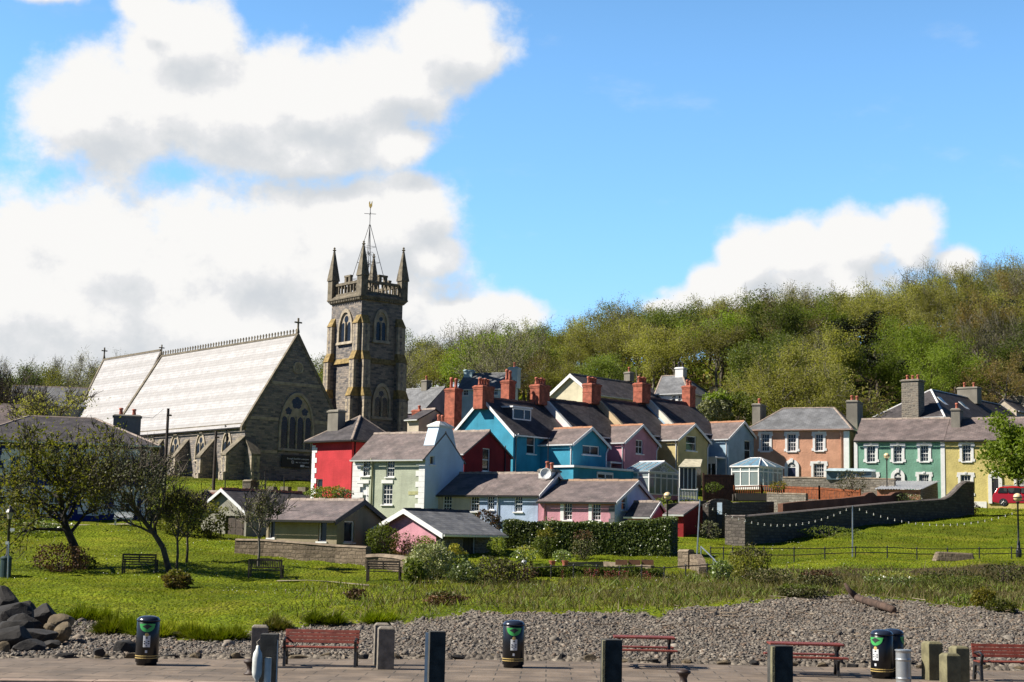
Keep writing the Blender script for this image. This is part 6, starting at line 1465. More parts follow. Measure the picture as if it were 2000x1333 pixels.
park_bench(271, 73.5, 183, 'slatted dark park bench in shade left of the leaning tree', True); park_bench(517, 73, 178, 'dark upright slatted park bench under the bare sapling'); park_bench(748, 73, 176, 'weathered park bench half sunk in grass by the ivy hedge', True)
r = empty('garden_bench', ground(240, 97), R(5), 'small white garden bench in front of the navy house', 'bench')
MB().box((-.6, -.2, .4), (.6, .2, .45)).build('seat', MTRIM, r); MB().box((-.6, .2, .5), (.6, .24, .85)).build('backrest', MTRIM, r)
for x in (-.5, .44): MB().box((x, -.15, 0), (x + .06, .15, .4)).build('leg', MTRIM, r)

# ------------------------------------------------------------ quayside
MRED = plain('red_slats', (.19, .042, .026), .55, var=.25, nscale=5); MBIN = plain('bin_black', (.008, .009, .012), .3, var=.2); MGOLD = plain('gold_band', (.55, .40, .14), .45)
MGRN = plain('bin_opening_green', (.06, .42, .10), .45); MSTICK = plain('sticker', (.72, .74, .76), .5)
def q_at(px, py):
    """point on the quay surface under a photo pixel"""
    d = ray(px, py); t_ = -CAMZ / d.z; return CAM + d * t_
def bin_(px, py, yaw, label, h=1.12):
    r = empty('litter_bin', q_at(px, py), R(yaw), label, 'litter bin', 'black litter bins on the quay'); R_ = .262
    MB().lathe([(R_ - .03, 0), (R_ - .03, .06), (R_, .075), (R_, h - .13), (R_ - .01, h - .12)], (0, 0, 0), 28).build('body', MBIN, r, smooth=True)
    lid = MB(); n = 28; lid.lathe([(R_ + .012, h - .118), (R_ + .012, h - .09), (R_ - .04, h - .03), (R_ - .13, h), (0, h + .008)], (0, 0, 0), 28); lid.build('lid', plain('bin_lid', (.02, .028, .05), .22) if 'bin_lid' not in MATS else MATS['bin_lid'], r, smooth=True)
    for z in (.16, .21): MB().lathe([(R_ + .001, z), (R_ + .006, z), (R_ + .006, z + .018), (R_ + .001, z + .018)], (0, 0, 0), 28).build('band', MGOLD, r)
    def curved(poly, o, mat, name, th=.006):
        g = MB(); g.keep = True; pts = [Vector(((R_ + o) * math.sin(x / R_), -(R_ + o) * math.cos(x / R_), z)) for x, z in poly]
        c = Vector((0, -(R_ + o), sum(z for _, z in poly) / len(poly)))
        # thin shell following the drum: fan of strips
        xs = sorted(set(round(x, 4) for x, _ in poly))
        def span(x):
            zs = []
            for (xa, za), (xb, zb_) in zip(poly, poly[1:] + poly[:1]):
                if min(xa, xb) - 1e-6 <= x <= max(xa, xb) + 1e-6: zs += [za + (zb_ - za) * ((x - xa) / (xb - xa)) if abs(xb - xa) > 1e-6 else za, zb_ if abs(x - xb) < 1e-6 else za + (zb_ - za) * ((x - xa) / (xb - xa)) if abs(xb - xa) > 1e-6 else za]
            return min(zs), max(zs)
        X = np.linspace(min(xs), max(xs), 15); f = lambda x, z: Vector(((R_ + o) * math.sin(x / R_), -(R_ + o) * math.cos(x / R_), z))
        for xa, xb in zip(X, X[1:]):
            (l0, h0), (l1, h1) = span(xa), span(xb); g.face([f(xa, l0), f(xb, l1), f(xb, h1), f(xa, h0)])
        return g.build(name, mat, r)
    zc = h - .2
    cres = [(-.19, zc + .03)] + [(.19 * math.cos(a), zc + .03 + .19 * math.sin(a)) for a in np.linspace(math.pi * 1.06, math.pi * 1.94, 11)] + [(.19, zc + .03)]
    curved(cres, .006, MGRN, 'opening_surround'); curved([(-.11, zc - .03), (-.05, zc - .06), (0, zc - .1), (.05, zc - .06), (.11, zc - .03), (.05, zc), (0, zc + .02), (-.05, zc)], .010, MDARK, 'opening')
    curved([(-.045 + .045 * math.cos(a) + .045, h - .42 + .045 * math.sin(a)) for a in np.linspace(0, 2 * math.pi, 13)[:-1]], .004, MGOLD, 'crest')
    curved([(-.08, .42), (.08, .42), (.08, .68), (-.08, .68)], .004, MSTICK, 'sticker')
    for (x, z, s_) in ((0, .63, .022), (-.045, .55, .018), (.045, .55, .018), (-.045, .5, .018), (.045, .5, .018), (0, .52, .012), (0, .455, .014)): curved([(x - s_, z - s_ * .7), (x + s_, z - s_ * .7), (x + s_, z + s_ * .7), (x - s_, z + s_ * .7)], .007, MDARK, 'sticker_print')
    curved([(-.025, .29), (.025, .29), (.025, .35), (-.025, .35)], .004, MSTICK, 'small_sticker')
    return r
bin_(286, 1299, 8, 'black litter bin with green opening alone on the left of the quay'); bin_(1002, 1304, 2, 'black litter bin with green opening in the middle of the quay')
bin_(1723, 1325, -48, 'front bin of the pair on the right with green opening turned left'); bin_(1744, 1322, 70, 'rear bin of the pair on the right with its opening turned away')
# galvanised drum
r = empty('metal_drum', q_at(1765, 1336), 0, 'ribbed grey galvanised drum standing beside the paired bins', 'drum')
pr = [(.17, 0)]
for j in range(1, 12): z = .06 * j; pr += [(.17, z - .012), (.182 if j in (2, 9) else .17, z), (.17, z + .012)]
pr += [(.17, .72), (.18, .73), (.18, .745), (.16, .745), (.155, .7)]
MB().lathe(pr, (0, 0, 0), 24).build('drum_body', plain('drum_steel', (.42, .44, .44), .4, .6), r, smooth=True); MB().lathe([(.172, .735), (.188, .735), (.188, .76), (.172, .76)], (0, 0, 0), 24).build('rim', MATS['drum_steel'], r)

def slat_bench(px, py, w_, yaw, label):
    r = empty('quay_bench', q_at(px, py), R(yaw), label, 'bench', 'red slatted benches on the quay')
    for x in (-w_ / 2, w_ / 2 - .06):
        g = MB(); X = Vector((.06, 0, 0))
        g.extrude([(x, .20, 0), (x, .30, 0), (x, .22, .40), (x, .36, .82), (x, .30, .84), (x, .14, .42), (x, -.22, .42), (x, -.3, .62), (x, -.36, .6), (x, -.26, .36), (x, -.3, 0), (x, -.2, 0), (x, -.2, .34), (x, .12, .34)], X)
        g.tube([(x + .03, -.3, .61), (x + .03, -.15, .66), (x + .03, .24, .62)], .025, 6); g.tube([(x + .03, -.22, .1), (x + .03, 0, .2), (x + .03, .22, .1)], .02, 6)
        g.build('cast_iron_end', MIRON, r)
    for k in range(4): MB().box((-w_ / 2 - .02, -.26 + .105 * k, .422), (w_ / 2 + .02, -.17 + .105 * k, .455)).build('seat_slat', MRED, r, bevel=.006)
    for k in range(4):
        z0 = .52 + .078 * k; y0 = .185 + .029 * k
        MB().hull8([(-w_ / 2 - .02, y0 - .02, z0), (w_ / 2 + .02, y0 - .02, z0), (w_ / 2 + .02, y0 + .01, z0), (-w_ / 2 - .02, y0 + .01, z0), (-w_ / 2 - .02, y0 + .005, z0 + .07), (w_ / 2 + .02, y0 + .005, z0 + .07), (w_ / 2 + .02, y0 + .035, z0 + .07), (-w_ / 2 - .02, y0 + .035, z0 + .07)]).build('back_slat', MRED, r, bevel=.006)
slat_bench(626, 1301, 1.72, 1, 'red slatted bench with iron ends between the grey quay posts'); slat_bench(1985, 1330, 1.9, 3, 'red slatted bench cut by the right edge of the picture')
def picnic(px, py, w_, yaw, label):
    r = empty('picnic_table', q_at(px, py), R(yaw), label, 'picnic table', 'red topped picnic tables on the quay')
    g = [MB(), MB(), MB()]
    for k in range(5): g[0].box((-w_ / 2, -.34 + k * .14, .70), (w_ / 2, -.215 + k * .14, .745))
    for k in range(2): g[1].box((-w_ / 2 - .03, -.72 + k * .14, .42), (w_ / 2 + .03, -.595 + k * .14, .46)); g[2].box((-w_ / 2 - .03, .46 + k * .14, .42), (w_ / 2 + .03, .585 + k * .14, .46))
    g[0].build('table_top', MRED, r, bevel=.006); g[1].build('seat', MRED, r, bevel=.006); g[2].build('seat', MRED, r, bevel=.006)
    for x in (-w_ / 2 + .1, w_ / 2 - .16):
        m_ = MB(); m_.extrude([(x, -.34, .698), (x, .34, .698), (x, .30, .64), (x, .12, .56), (x, .14, .42), (x, .70, .418), (x, .70, .38), (x, .3, .36), (x, .22, .2), (x, .30, 0), (x, .22, 0), (x, .1, .22), (x, 0, .28), (x, -.1, .22), (x, -.22, 0), (x, -.30, 0), (x, -.22, .2), (x, -.3, .36), (x, -.70, .38), (x, -.70, .418), (x, -.14, .42), (x, -.12, .56), (x, -.30, .64)], (.06, 0, 0))
        m_.build('cast_iron_leg', MIRON, r)
picnic(1257, 1303, 1.5, -1.5, 'red topped picnic table behind the middle timber mooring post'); picnic(1573, 1318, 1.75, -2, 'red topped picnic table right of the mooring bollard')
# square posts
MPOST = plain('grey_post', (.20, .175, .14), .85, var=.35, nscale=5, bmp=.4); MPOST2 = plain('mossy_post', (.17, .155, .085), .85, var=.3, nscale=4, bmp=.4); MPOSTD = plain('dark_pile', (.05, .048, .042), .8, var=.4, nscale=5, bmp=.4)
def sq_post(px, pyt, pyb, w_, label, mat, yaw=9, D=None, cham=True, name='quay_post', group='square timber posts on the quay'):
    if D is None: b = q_at(px, pyb)
    else: b = P(px, pyb, D)
    h = P(px, pyt, b.y).z - b.z; o = MB(); c = .05 if cham else .004
    o.box((-w_ / 2, -w_ / 2, 0), (w_ / 2, w_ / 2, h - c)); o.hull8([(-w_ / 2, -w_ / 2, h - c), (w_ / 2, -w_ / 2, h - c), (w_ / 2, w_ / 2, h - c), (-w_ / 2, w_ / 2, h - c), (-w_ / 2 + c, -w_ / 2 + c, h), (w_ / 2 - c, -w_ / 2 + c, h), (w_ / 2 - c, w_ / 2 - c, h), (-w_ / 2 + c, w_ / 2 - c, h)])
    o = o.build(name, mat, bevel=.008); o.location = b; o.rotation_euler = (0, 0, R(yaw)); return tag(o, label, 'post', group)
sq_post(744, 1217, 1299, .36, 'rear one of two chamfered grey posts right of the red bench', MPOST); sq_post(752, 1224, 1307, .38, 'front one of two chamfered grey posts right of the red bench', MPOST)
sq_post(505, 1221, 1303, .38, 'chamfered grey post left of the red bench behind the fender pile', MPOST)
sq_post(1821, 1253, 1328, .36, 'tall square post just right of the metal drum', MPOST2, 14); sq_post(1874, 1262, 1336, .34, 'rear square post beside the bench at the right edge', MPOST2, 14); sq_post(1856, 1276, 1345, .34, 'front square post of the cluster beside the right bench', MPOST2, 14)
for (px, pt, w_, lab, mt, yaw) in [(516, 1238, .34, 'dark mooring pile with a white fender hung on it', MPOSTD, 2), (846, 1233, .32, 'dark mooring pile with a pale steel edge left of the middle bin', MPOSTD, 10), (1191, 1249, .36, 'thick timber mooring pile in front of the left picnic table', MPOSTD, 14), (1524, 1261, .40, 'thick timber mooring pile in front of the right picnic table', MPOSTD, 14)]:
    sq_post(px, pt, 1520, w_, lab, mt, yaw, D=31.6 if px < 900 else 32.5, cham=False, name='mooring_pile', group='mooring piles in front of the quay')
a = P(834, 1236, 31.35); tag(MB().box((-.03, -.03, -3), (.03, .03, 0)).build('steel_strip', MATS['galvanised'], loc=a), 'pale steel strip fixed along the pile left of the middle bin', 'strip')
for (px, lab) in ((1179, 'pale weathered plank on the left edge of the middle pile'), (1509, 'pale weathered plank on the left edge of the right pile')):
    a = P(px, 1251 if px < 1300 else 1263, 32.2); tag(MB().box((-.025, -.12, -3), (.025, .12, 0)).build('rubbing_plank', MPOST2, loc=a), lab, 'plank')
# fender
r = empty('fender', P(504, 1262, 31.25), 0, 'long white boat fender hanging from the left mooring pile', 'fender')
MB().lathe([(.0, .02), (.035, .0), (.04, -.06), (.085, -.14), (.10, -.24), (.10, -.52), (.085, -.6), (.04, -.66), (.03, -.71), (0, -.72)], (0, 0, 0), 18).build('fender_body', plain('fender_white', (.62, .64, .60), .4, var=.2), r, smooth=True)
MB().tube([(0, 0, 0), (-.03, .03, .07), (.02, .1, .12)], .014, 6).build('rope', MATS['grey_post'], r)
tag(MB().tube([P(541, 1250, 31.5), P(536, 1420, 31.5)], .028, 8).build('mooring_rod', MATS['galvanised']), 'thin grey steel rod standing beside the fender pile', 'rod')
a = P(524, 1285, 31.3); tag(MB().lathe([(.07, 0), (.07, -1.2)], a, 10).build('ladder_tube', MATS['fender_white']), 'short pale tube strapped low on the fender pile', 'tube')
def bollard(px, py, label):
    r = empty('bollard', q_at(px, py), 0, label, 'bollard', 'iron mooring bollards'); s_ = .75
    MB().lathe([(.2 * s_, 0), (.2 * s_, .04 * s_), (.12 * s_, .07 * s_), (.10 * s_, .2 * s_), (.14 * s_, .3 * s_), (.21 * s_, .35 * s_), (.21 * s_, .4 * s_), (.12 * s_, .45 * s_), (0, .46 * s_)], (0, 0, 0), 18).build('bollard_body', plain('rusty_iron', (.045, .028, .022), .6, var=.4) if 'rusty_iron' not in MATS else MATS['rusty_iron'], r, smooth=True)
bollard(489, 1318, 'dark iron mooring bollard beside the fender pile'); bollard(1335, 1339, 'dark iron mooring bollard between the two picnic tables')

# ------------------------------------------------------------ red car
def car(px, py, D, yaw, label):
    b = ground(px, D); b.z = P(px, py, D).z
    r = empty('parked_car', b, R(yaw), label, 'car'); MR_ = plain('car_red', (.42, .012, .02), .18, var=.02, spec=.8)
    prof = [(-2.15, .32), (-2.2, .55), (-2.16, .85), (-2.05, 1.02), (-1.82, 1.42), (-1.55, 1.56), (-.6, 1.63), (.35, 1.56), (1.15, 1.08), (1.75, .95), (2.12, .78), (2.2, .5), (2.12, .3), (1.7, .24), (-1.75, .24)]
    bm = bmesh.new(); secs = []
    for y, k in ((-.86, .90), (-.80, .985), (-.45, 1.0), (.45, 1.0), (.80, .985), (.86, .90)):
        row = []
        for (x, z) in prof:
            yy = y * (1 - .16 * max(0, (z - .95) / .65)); zz = .24 + (z - .24) * (1 - (1 - k) * .35 * (z > 1.2)); row.append(bm.verts.new((x * (1 - (1 - k) * .12), yy, zz)))
        secs.append(row)
    n = len(prof)
    for a, c in zip(secs, secs[1:]):
        for j in range(n): bm.faces.new((a[j], a[(j + 1) % n], c[(j + 1) % n], c[j]))
    bm.faces.new(secs[0]); bm.faces.new(secs[-1][::-1])
    o = MB(); o.bm.free(); o.bm = bm; body = o.build('body', MR_, r, smooth=False, bevel=.05)
    for sgn in (-1, 1):
        for (x0, x1, t0, t1) in ((-1.78, -1.05, -1.62, -1.05), (-.98, -.05, -.98, -.05), (.02, 1.02, .02, .48)):
            yl, yt = .868, .775; g = MB(); pts = [(x0, sgn * yl, 1.06), (x1, sgn * yl, 1.06), (t1, sgn * yt, 1.47), (t0, sgn * yt, 1.47)]; g.extrude(pts, (0, sgn * .012, 0)); g.build('side_window', MGLASS, r)
        for x in (-1.35, 1.38):
            w_ = MB(); w_.tube([(x, sgn * .62, .31), (x, sgn * .885, .31)], .315, 24); wo_ = w_.build('wheel', MDARK, r); g = MB(); g.tube([(x, sgn * .886, .31), (x, sgn * .893, .31)], .205, 20)
            g.build('hub', MDARK, wo_); g = MB()
            for q in range(5): an = q * 2 * math.pi / 5; g.tube([(x + .04 * math.cos(an), sgn * .9, .31 + .04 * math.sin(an)), (x + .19 * math.cos(an), sgn * .9, .31 + .19 * math.sin(an))], .032, 4)
            g.build('rim', plain('alloy', (.6, .6, .6), .3, .7) if 'alloy' not in MATS else MATS['alloy'], wo_)
        for x in (-.45, .55): MB().box((x - .1, sgn * .885 - .012, .93), (x + .1, sgn * .885 + .012, .965)).build('door_handle', MATS['alloy'], r)
        MB().hull8([(-2.17, sgn * .58, .82), (-2.06, sgn * .84, .82), (-1.98, sgn * .84, .82), (-2.1, sgn * .58, .82), (-2.02, sgn * .58, 1.12), (-1.93, sgn * .8, 1.12), (-1.86, sgn * .8, 1.12), (-1.95, sgn * .58, 1.12)]).build('tail_light', plain('tail_red', (.5, .02, .02), .15) if 'tail_red' not in MATS else MATS['tail_red'], r)
        MB().box((-.6, sgn * .872 - .01, .45), (1.0, sgn * .872 + .01, .5)).build('trim_strip', MDARK, r); MB().box((-1.4, sgn * .62 - .02, 1.63), (.2, sgn * .62 + .02, 1.67)).build('roof_rail', MATS['alloy'], r)
    MB().extrude([(-1.84, -.6, 1.40), (-1.84, .6, 1.40), (-2.04, .66, 1.08), (-2.04, -.66, 1.08)], (-.02, 0, .012)).build('rear_window', MGLASS, r)
    MB().extrude([(.42, -.62, 1.50), (.42, .62, 1.50), (1.1, .68, 1.12), (1.1, -.68, 1.12)], (.02, 0, .012)).build('windscreen', MGLASS, r)
car(1996, 990, 124, -22, 'red people carrier parked outside the lemon yellow house')
# path in the park, driftwood and boulders
mpath = plain('path_grit', (.26, .22, .16), .95, var=.25, nscale=2)
for nm, pts, w_ in (('footpath', [(540, 71.4), (600, 71.2), (640, 71.0), (720, 70.7)], .45), ('footpath', [(-60, 99), (60, 98.5), (150, 98.2), (260, 99)], 1.0)):
    mb = MB(); pr = []
    for (px, D) in pts: g0 = ground(px, D); pr.append(((g0.x, D - w_ / 2, hzf(g0.x, D - w_ / 2) + .04), (g0.x, D + w_ / 2, hzf(g0.x, D + w_ / 2) + .04)))
    for (a, b), (c, d) in zip(pr, pr[1:]): mb.face([a, c, d, b])
    mb.build(nm, mpath)['kind'] = 'structure'
# ============================================================ trees, hedges, grass, pebbles
BARK = plain('bark', (.075, .06, .045), .9, var=.4, nscale=4, bmp=.5); BARKG = plain('grey_bark', (.135, .12, .095), .9, var=.3, nscale=4); BARKD = plain('dark_bark', (.03, .024, .02), .9, var=.4, nscale=4)
LF = dict(
 olive=leaf('olive_leaves', [(.21, .215, .045), (.29, .29, .065), (.34, .325, .11), (.18, .17, .055)], .5),
 spring=leaf('spring_leaves', [(.12, .18, .018), (.18, .25, .028), (.22, .28, .04), (.08, .12, .016)], .45),
 mid=leaf('mid_leaves', [(.10, .145, .028), (.16, .21, .04), (.20, .24, .06), (.075, .105, .025)], .42),
 russet=leaf('russet_leaves', [(.19, .135, .055), (.25, .175, .07), (.17, .155, .05), (.12, .095, .045)], .4),
 grey=leaf('budding_twigs', [(.25, .24, .12), (.29, .27, .16), (.23, .25, .08), (.19, .17, .10)], .35),
 pine=leaf('pine_needles', [(.010, .016, .008), (.015, .023, .011), (.022, .030, .012), (.008, .012, .006)], .05),
 dark=leaf('dark_leaves', [(.06, .075, .018), (.11, .125, .025), (.18, .18, .032), (.23, .20, .04)], .48),
 gold=leaf('gold_leaves', [(.20, .15, .02), (.24, .20, .03), (.12, .13, .02), (.28, .21, .03)], .4),
 pale=leaf('pale_blossom', [(.30, .30, .22), (.20, .21, .12), (.12, .13, .06), (.38, .36, .30)], .3),
 hedge=leaf('hedge_leaves', [(.08, .125, .025), (.13, .18, .04), (.24, .29, .12), (.05, .08, .018)], .3, .35, .6),
 ivy=leaf('ivy_leaves', [(.11, .15, .03), (.24, .28, .10), (.42, .43, .24), (.05, .075, .018)], .25, .4, .5),
 yellow=leaf('yellow_leaves', [(.30, .27, .03), (.36, .30, .04), (.20, .20, .03), (.14, .16, .02)], .3),
 wine=leaf('wine_leaves', [(.06, .022, .018), (.10, .04, .025), (.07, .05, .02), (.045, .018, .015)], .25),
 dead=leaf('dead_leaves', [(.12, .06, .03), (.16, .09, .045), (.09, .05, .03), (.06, .04, .025)], .2),
 scrub=leaf('scrub_leaves', [(.10, .10, .03), (.14, .12, .06), (.07, .09, .02), (.17, .14, .085)], .2),
 pink=leaf('pink_flowers', [(.40, .06, .10), (.30, .04, .07), (.10, .09, .03), (.06, .08, .02)], .2),
)
def cards(rng, pts, size, up=.0, aspect=.6, jit=.4):
    """a four-cornered leaf at every point, turned at random"""
    n = len(pts); a = rng.normal(size=(n, 3)); a[:, 2] += up; a /= np.linalg.norm(a, axis=1)[:, None]
    b = np.cross(a, rng.normal(size=(n, 3))); b /= np.linalg.norm(b, axis=1)[:, None]
    s = size * (1 - jit + 2 * jit * rng.rand(n))[:, None]; L, Wd = a * s * .5, b * s * .5 * aspect
    V = np.stack([pts - L, pts + Wd, pts + L, pts - Wd], 1).reshape(-1, 3); return V, np.arange(4 * n).reshape(n, 4)
def tubes(segs, n=5):
    """frustums for (p0,p1,r0,r1) rows"""
    A = np.array([s[0] for s in segs], float); B = np.array([s[1] for s in segs], float); r0 = np.array([s[2] for s in segs]); r1 = np.array([s[3] for s in segs])
    d = B - A; d /= np.maximum(np.linalg.norm(d, axis=1), 1e-6)[:, None]
    h = np.where(np.abs(d[:, 2:3]) > .9, np.array([[1., 0, 0]]), np.array([[0, 0, 1.]])); u = np.cross(d, h); u /= np.linalg.norm(u, axis=1)[:, None]; v = np.cross(d, u)
    an = np.arange(n) * 2 * np.pi / n; ring = u[:, None, :] * np.cos(an)[None, :, None] + v[:, None, :] * np.sin(an)[None, :, None]
    V = np.concatenate([A[:, None] + ring * r0[:, None, None], B[:, None] + ring * r1[:, None, None]], 1).reshape(-1, 3)
    k = np.arange(n); q = np.stack([k, (k + 1) % n, n + (k + 1) % n, n + k], 1); return V, (q[None] + (np.arange(len(segs)) * 2 * n)[:, None, None]).reshape(-1, 4)
def grow(rng, p, d, L, r, lvl, segs, tips, o, cap=3):
    n = 3; starts = []
    for k in range(n):
        d = d + rng.normal(size=3) * o.get('wob', .16); d[2] += o.get('rise', .06); d /= np.linalg.norm(d)
        q = p + d * L / n; r2 = r * .82; segs.append((p, q, r, r2)); starts.append((q, d.copy(), r2)); p, r = q, r2
        if lvl <= 1: tips.append((q, d))
    if lvl == 0: return
    for c in range(o['kids'][lvl - 1]):
        q, dd_, rr = starts[min(n - 1, int(rng.rand() * n + .45))]; ax = rng.normal(size=3); ax -= dd_ * ax.dot(dd_); ax /= np.linalg.norm(ax)
        an = o.get('ang', .75) * (.6 + .7 * rng.rand()); nd = dd_ * math.cos(an) + ax * math.sin(an)
        grow(rng, q, nd, L * o.get('short', .66) * (.75 + .5 * rng.rand()), rr * .62, lvl - 1, segs, tips, o)
def tree_data(seed, trunk, r0, L, levels, o, leafn, leafs, spread, twigs=0, twigl=.8, flat=1.0):
    """wood quads, twig/leaf quads. trunk: list of local points"""
    rng = np.random.RandomState(seed); segs, tips = [], []; T = [np.array(t, float) for t in trunk]; n = len(T)
    for k in range(n - 1): segs.append((T[k], T[k + 1], r0 * (1 - .55 * k / n), r0 * (1 - .55 * (k + 1) / n)))
    for c in range(o['limbs']):
        f = o.get('from', .55) + (1 - o.get('from', .55)) * (c + rng.rand()) / o['limbs']; x = f * (n - 1); i = min(int(x), n - 2); p = T[i] + (T[i + 1] - T[i]) * (x - i)
        d0 = T[i + 1] - T[i]; d0 /= np.linalg.norm(d0); an = c * 2.4 + rng.rand(); out = np.array([math.cos(an), math.sin(an), 0]); k = o.get('open', .8); d = d0 * (1 - k * .5) + out * k; d /= np.linalg.norm(d)
        grow(rng, p, d, L * (.8 + .4 * rng.rand()) * (1 - .35 * (f - .5)), r0 * .42, levels, segs, tips, o)
    tp = np.array([t[0] for t in tips]); td = np.array([t[1] for t in tips])
    wv, wf = tubes(segs, 5)
    lv = np.zeros((0, 3)); lf = np.zeros((0, 4), int)
    if twigs:
        i = rng.randint(len(tp), size=twigs); d = td[i] + rng.normal(size=(twigs, 3)) * .5; d[:, 2] += .35; d /= np.linalg.norm(d, axis=1)[:, None]; p = tp[i] + rng.normal(size=(twigs, 3)) * spread * .4
        l = twigl * (.5 + rng.rand(twigs))[:, None]; s = np.cross(d, rng.normal(size=(twigs, 3))); s /= np.linalg.norm(s, axis=1)[:, None]; s *= .022
        V = np.stack([p - s, p + s, p + d * l + s * .4, p + d * l - s * .4], 1).reshape(-1, 3); wf = np.concatenate([wf, np.arange(4 * twigs).reshape(-1, 4) + len(wv)]); wv = np.concatenate([wv, V])
    if leafn:
        i = rng.randint(len(tp), size=leafn); p = tp[i] + rng.normal(size=(leafn, 3)) * spread * np.array([1, 1, .75 * flat]); lv, lf = cards(rng, p, leafs)
    return wv, wf, lv, lf
def add_tree(name, base, label, data, wood, lmat, cat='tree', group=None, yaw=0, scale=1, far=False):
    wv, wf, lv, lf = data
    if far:
        V = np.concatenate([wv, lv]); Fa = np.concatenate([wf, lf + len(wv)]); mi = np.concatenate([np.zeros(len(wf)), np.ones(len(lf))]); o = mesh_np(name, V, Fa, [wood, lmat], None, mi)
        o.location = base; return tag(o, label, cat, group)
    r = empty(name, base, yaw, label, cat, group); mesh_np('trunk', wv, wf, wood, r, smooth=True)
    if len(lf): mesh_np('crown', lv, lf, lmat, r)
    return r

# ---------------- the wood on the hill
OT = dict(limbs=7, kids=[3, 3, 3], ang=.7, short=.66, rise=.12, wob=.2); OB = dict(limbs=8, kids=[3, 3, 3], ang=.55, short=.7, rise=.16, wob=.18, open=.7); 
OP = dict(limbs=9, kids=[3, 3], ang=.8, short=.6, rise=-.02, wob=.15, open=1.3)
def hill_proto(kind, seed):
    tr = [(0, 0, -1.5), (.2, .1, 1.5), (.1, .3, 3.5), (.3, .2, 5.6)]
    if kind == 'grey': d = tree_data(seed, tr, .2, 3.4, 2, OB, 5600, .13, .5, twigs=700, twigl=.8)
    elif kind == 'pine': d = tree_data(seed, [(0, 0, -1), (0, .1, 3), (.2, 0, 7.5)], .25, 3.3, 1, OP, 9000, .24, .42, flat=.45)
    elif kind in ('olive', 'russet'): d = tree_data(seed, tr, .2, 3.2, 2, OT, 12000, .155, .46, twigs=260, twigl=.8)
    else: d = tree_data(seed, tr, .22, 3.1, 2, OT, 12000, .175, .5, twigs=150)
    return d
KINDS = ['olive', 'olive', 'olive', 'grey', 'grey', 'russet', 'russet', 'mid', 'mid', 'spring', 'spring', 'pine']
LABK = dict(olive='olive tinted tree coming into leaf in the hillside wood', grey='bare grey twigged tree standing in the hillside wood', russet='russet budding tree in the hillside wood', mid='dark green leafy tree in the hillside wood', spring='fresh bright green tree in the hillside wood', pine='dark flat topped pine standing out of the hillside wood')
PROTO = {}
for k, kd in enumerate(KINDS):
    wood = BARKG if kd in ('grey', 'olive', 'russet') else BARK
    wv, wf, lv, lf = hill_proto(kd, 40 + k); V = np.concatenate([wv, lv]); Fa = np.concatenate([wf, lf + len(wv)]); mi = np.concatenate([np.zeros(len(wf)), np.ones(len(lf))])
    o = mesh_np('hill_tree', V, Fa, [wood, LF[kd]], None, mi); PROTO.setdefault(kd, []).append(o.data); bpy.data.objects.remove(o)
rng = np.random.RandomState(11)
SPOTS = [(1685, 670, 'pine', .95), (1655, 672, 'pine', .8), (1712, 672, 'pine', .8), (1455, 650, 'pine', .9), (1905, 620, 'pine', 1.05), (1940, 620, 'pine', .95), (1880, 565, 'russet', 1.1), (1135, 725, 'pine', .7),
         (1105, 700, 'spring', 1), (1060, 680, 'spring', .9), (1690, 700, 'spring', .9), (1720, 720, 'spring', .9), (1825, 760, 'spring', .9), (1835, 720, 'spring', .85), (960, 720, 'spring', .7)]
cand = []
for D in np.arange(152, 281, 7.3):
    st = 7.3 / D * 1.06
    for t in np.arange(-.345, .352, st):
        tt_ = t + (rng.rand() - .5) * st * .8; Dd = D + (rng.rand() - .5) * 5.0; px = 1000 + F * tt_
        if px < 900 and Dd < 222: continue
        if px < 760 and Dd > 262: continue
        if 760 <= px < 880 and Dd < 168: continue
        if 880 <= px < 1430 and Dd < 184: continue
        if px > 1640 and Dd < 172: continue
        cand.append((tt_ * Dd, Dd, px))
taken = {}
for s_ in SPOTS:
    best = None
    for k, (x, y, px) in enumerate(cand):
        q = proj((x, y, hzf(x, y) + 6)); e = (q[0] - s_[0]) ** 2 + (q[1] - s_[1]) ** 2
        if k not in taken and (best is None or e < best[0]): best = (e, k)
    taken[best[1]] = s_
nh = 0
for k, (x, y, px) in enumerate(cand):
    z = hzf(x, y); sc = .82 + .42 * rng.rand(); q = proj((x, y, z + 6)); u = rng.rand()
    sky_ = y > 248
    if k in taken: kd = taken[k][2]; sc = taken[k][3]
    elif px < 760: kd = 'grey' if (u < .45 or y > 250) else ('mid' if u < .75 else 'spring' if u < .85 else 'olive')
    elif sky_ and px > 1600: kd = 'grey' if u < .75 else 'olive'
    elif px > 1850: kd = 'russet' if u < .45 else 'olive' if u < .7 else 'mid' if u < .85 else 'grey'
    elif px < 1000: kd = 'grey' if u < .5 else 'olive' if u < .8 else 'spring'
    elif y < 185: kd = 'mid' if u < .38 else 'grey' if u < .6 else 'russet' if u < .75 else 'olive' if u < .92 else 'spring'
    else: kd = 'olive' if u < .55 else 'grey' if u < .72 else 'russet' if u < .82 else 'mid' if u < .9 else 'spring'
    o = bpy.data.objects.new('hill_tree', PROTO[kd][rng.randint(len(PROTO[kd]))]); COL.objects.link(o)
    o.location = (x, y, z - .3 + (.6 if kd == 'pine' else 0)); o.rotation_euler = (0, 0, rng.rand() * 6.28); o.scale = (sc * (.95 + .25 * rng.rand()) * (1.3 if kd == 'pine' else 1), sc * (.95 + .25 * rng.rand()), sc * (.85 if kd == 'pine' else 1))
    tag(o, LABK[kd], 'tree', {'pine': 'dark pines in the hillside wood'}.get(kd, kd + ' trees of the hillside wood')); nh += 1
print('hill trees', nh)
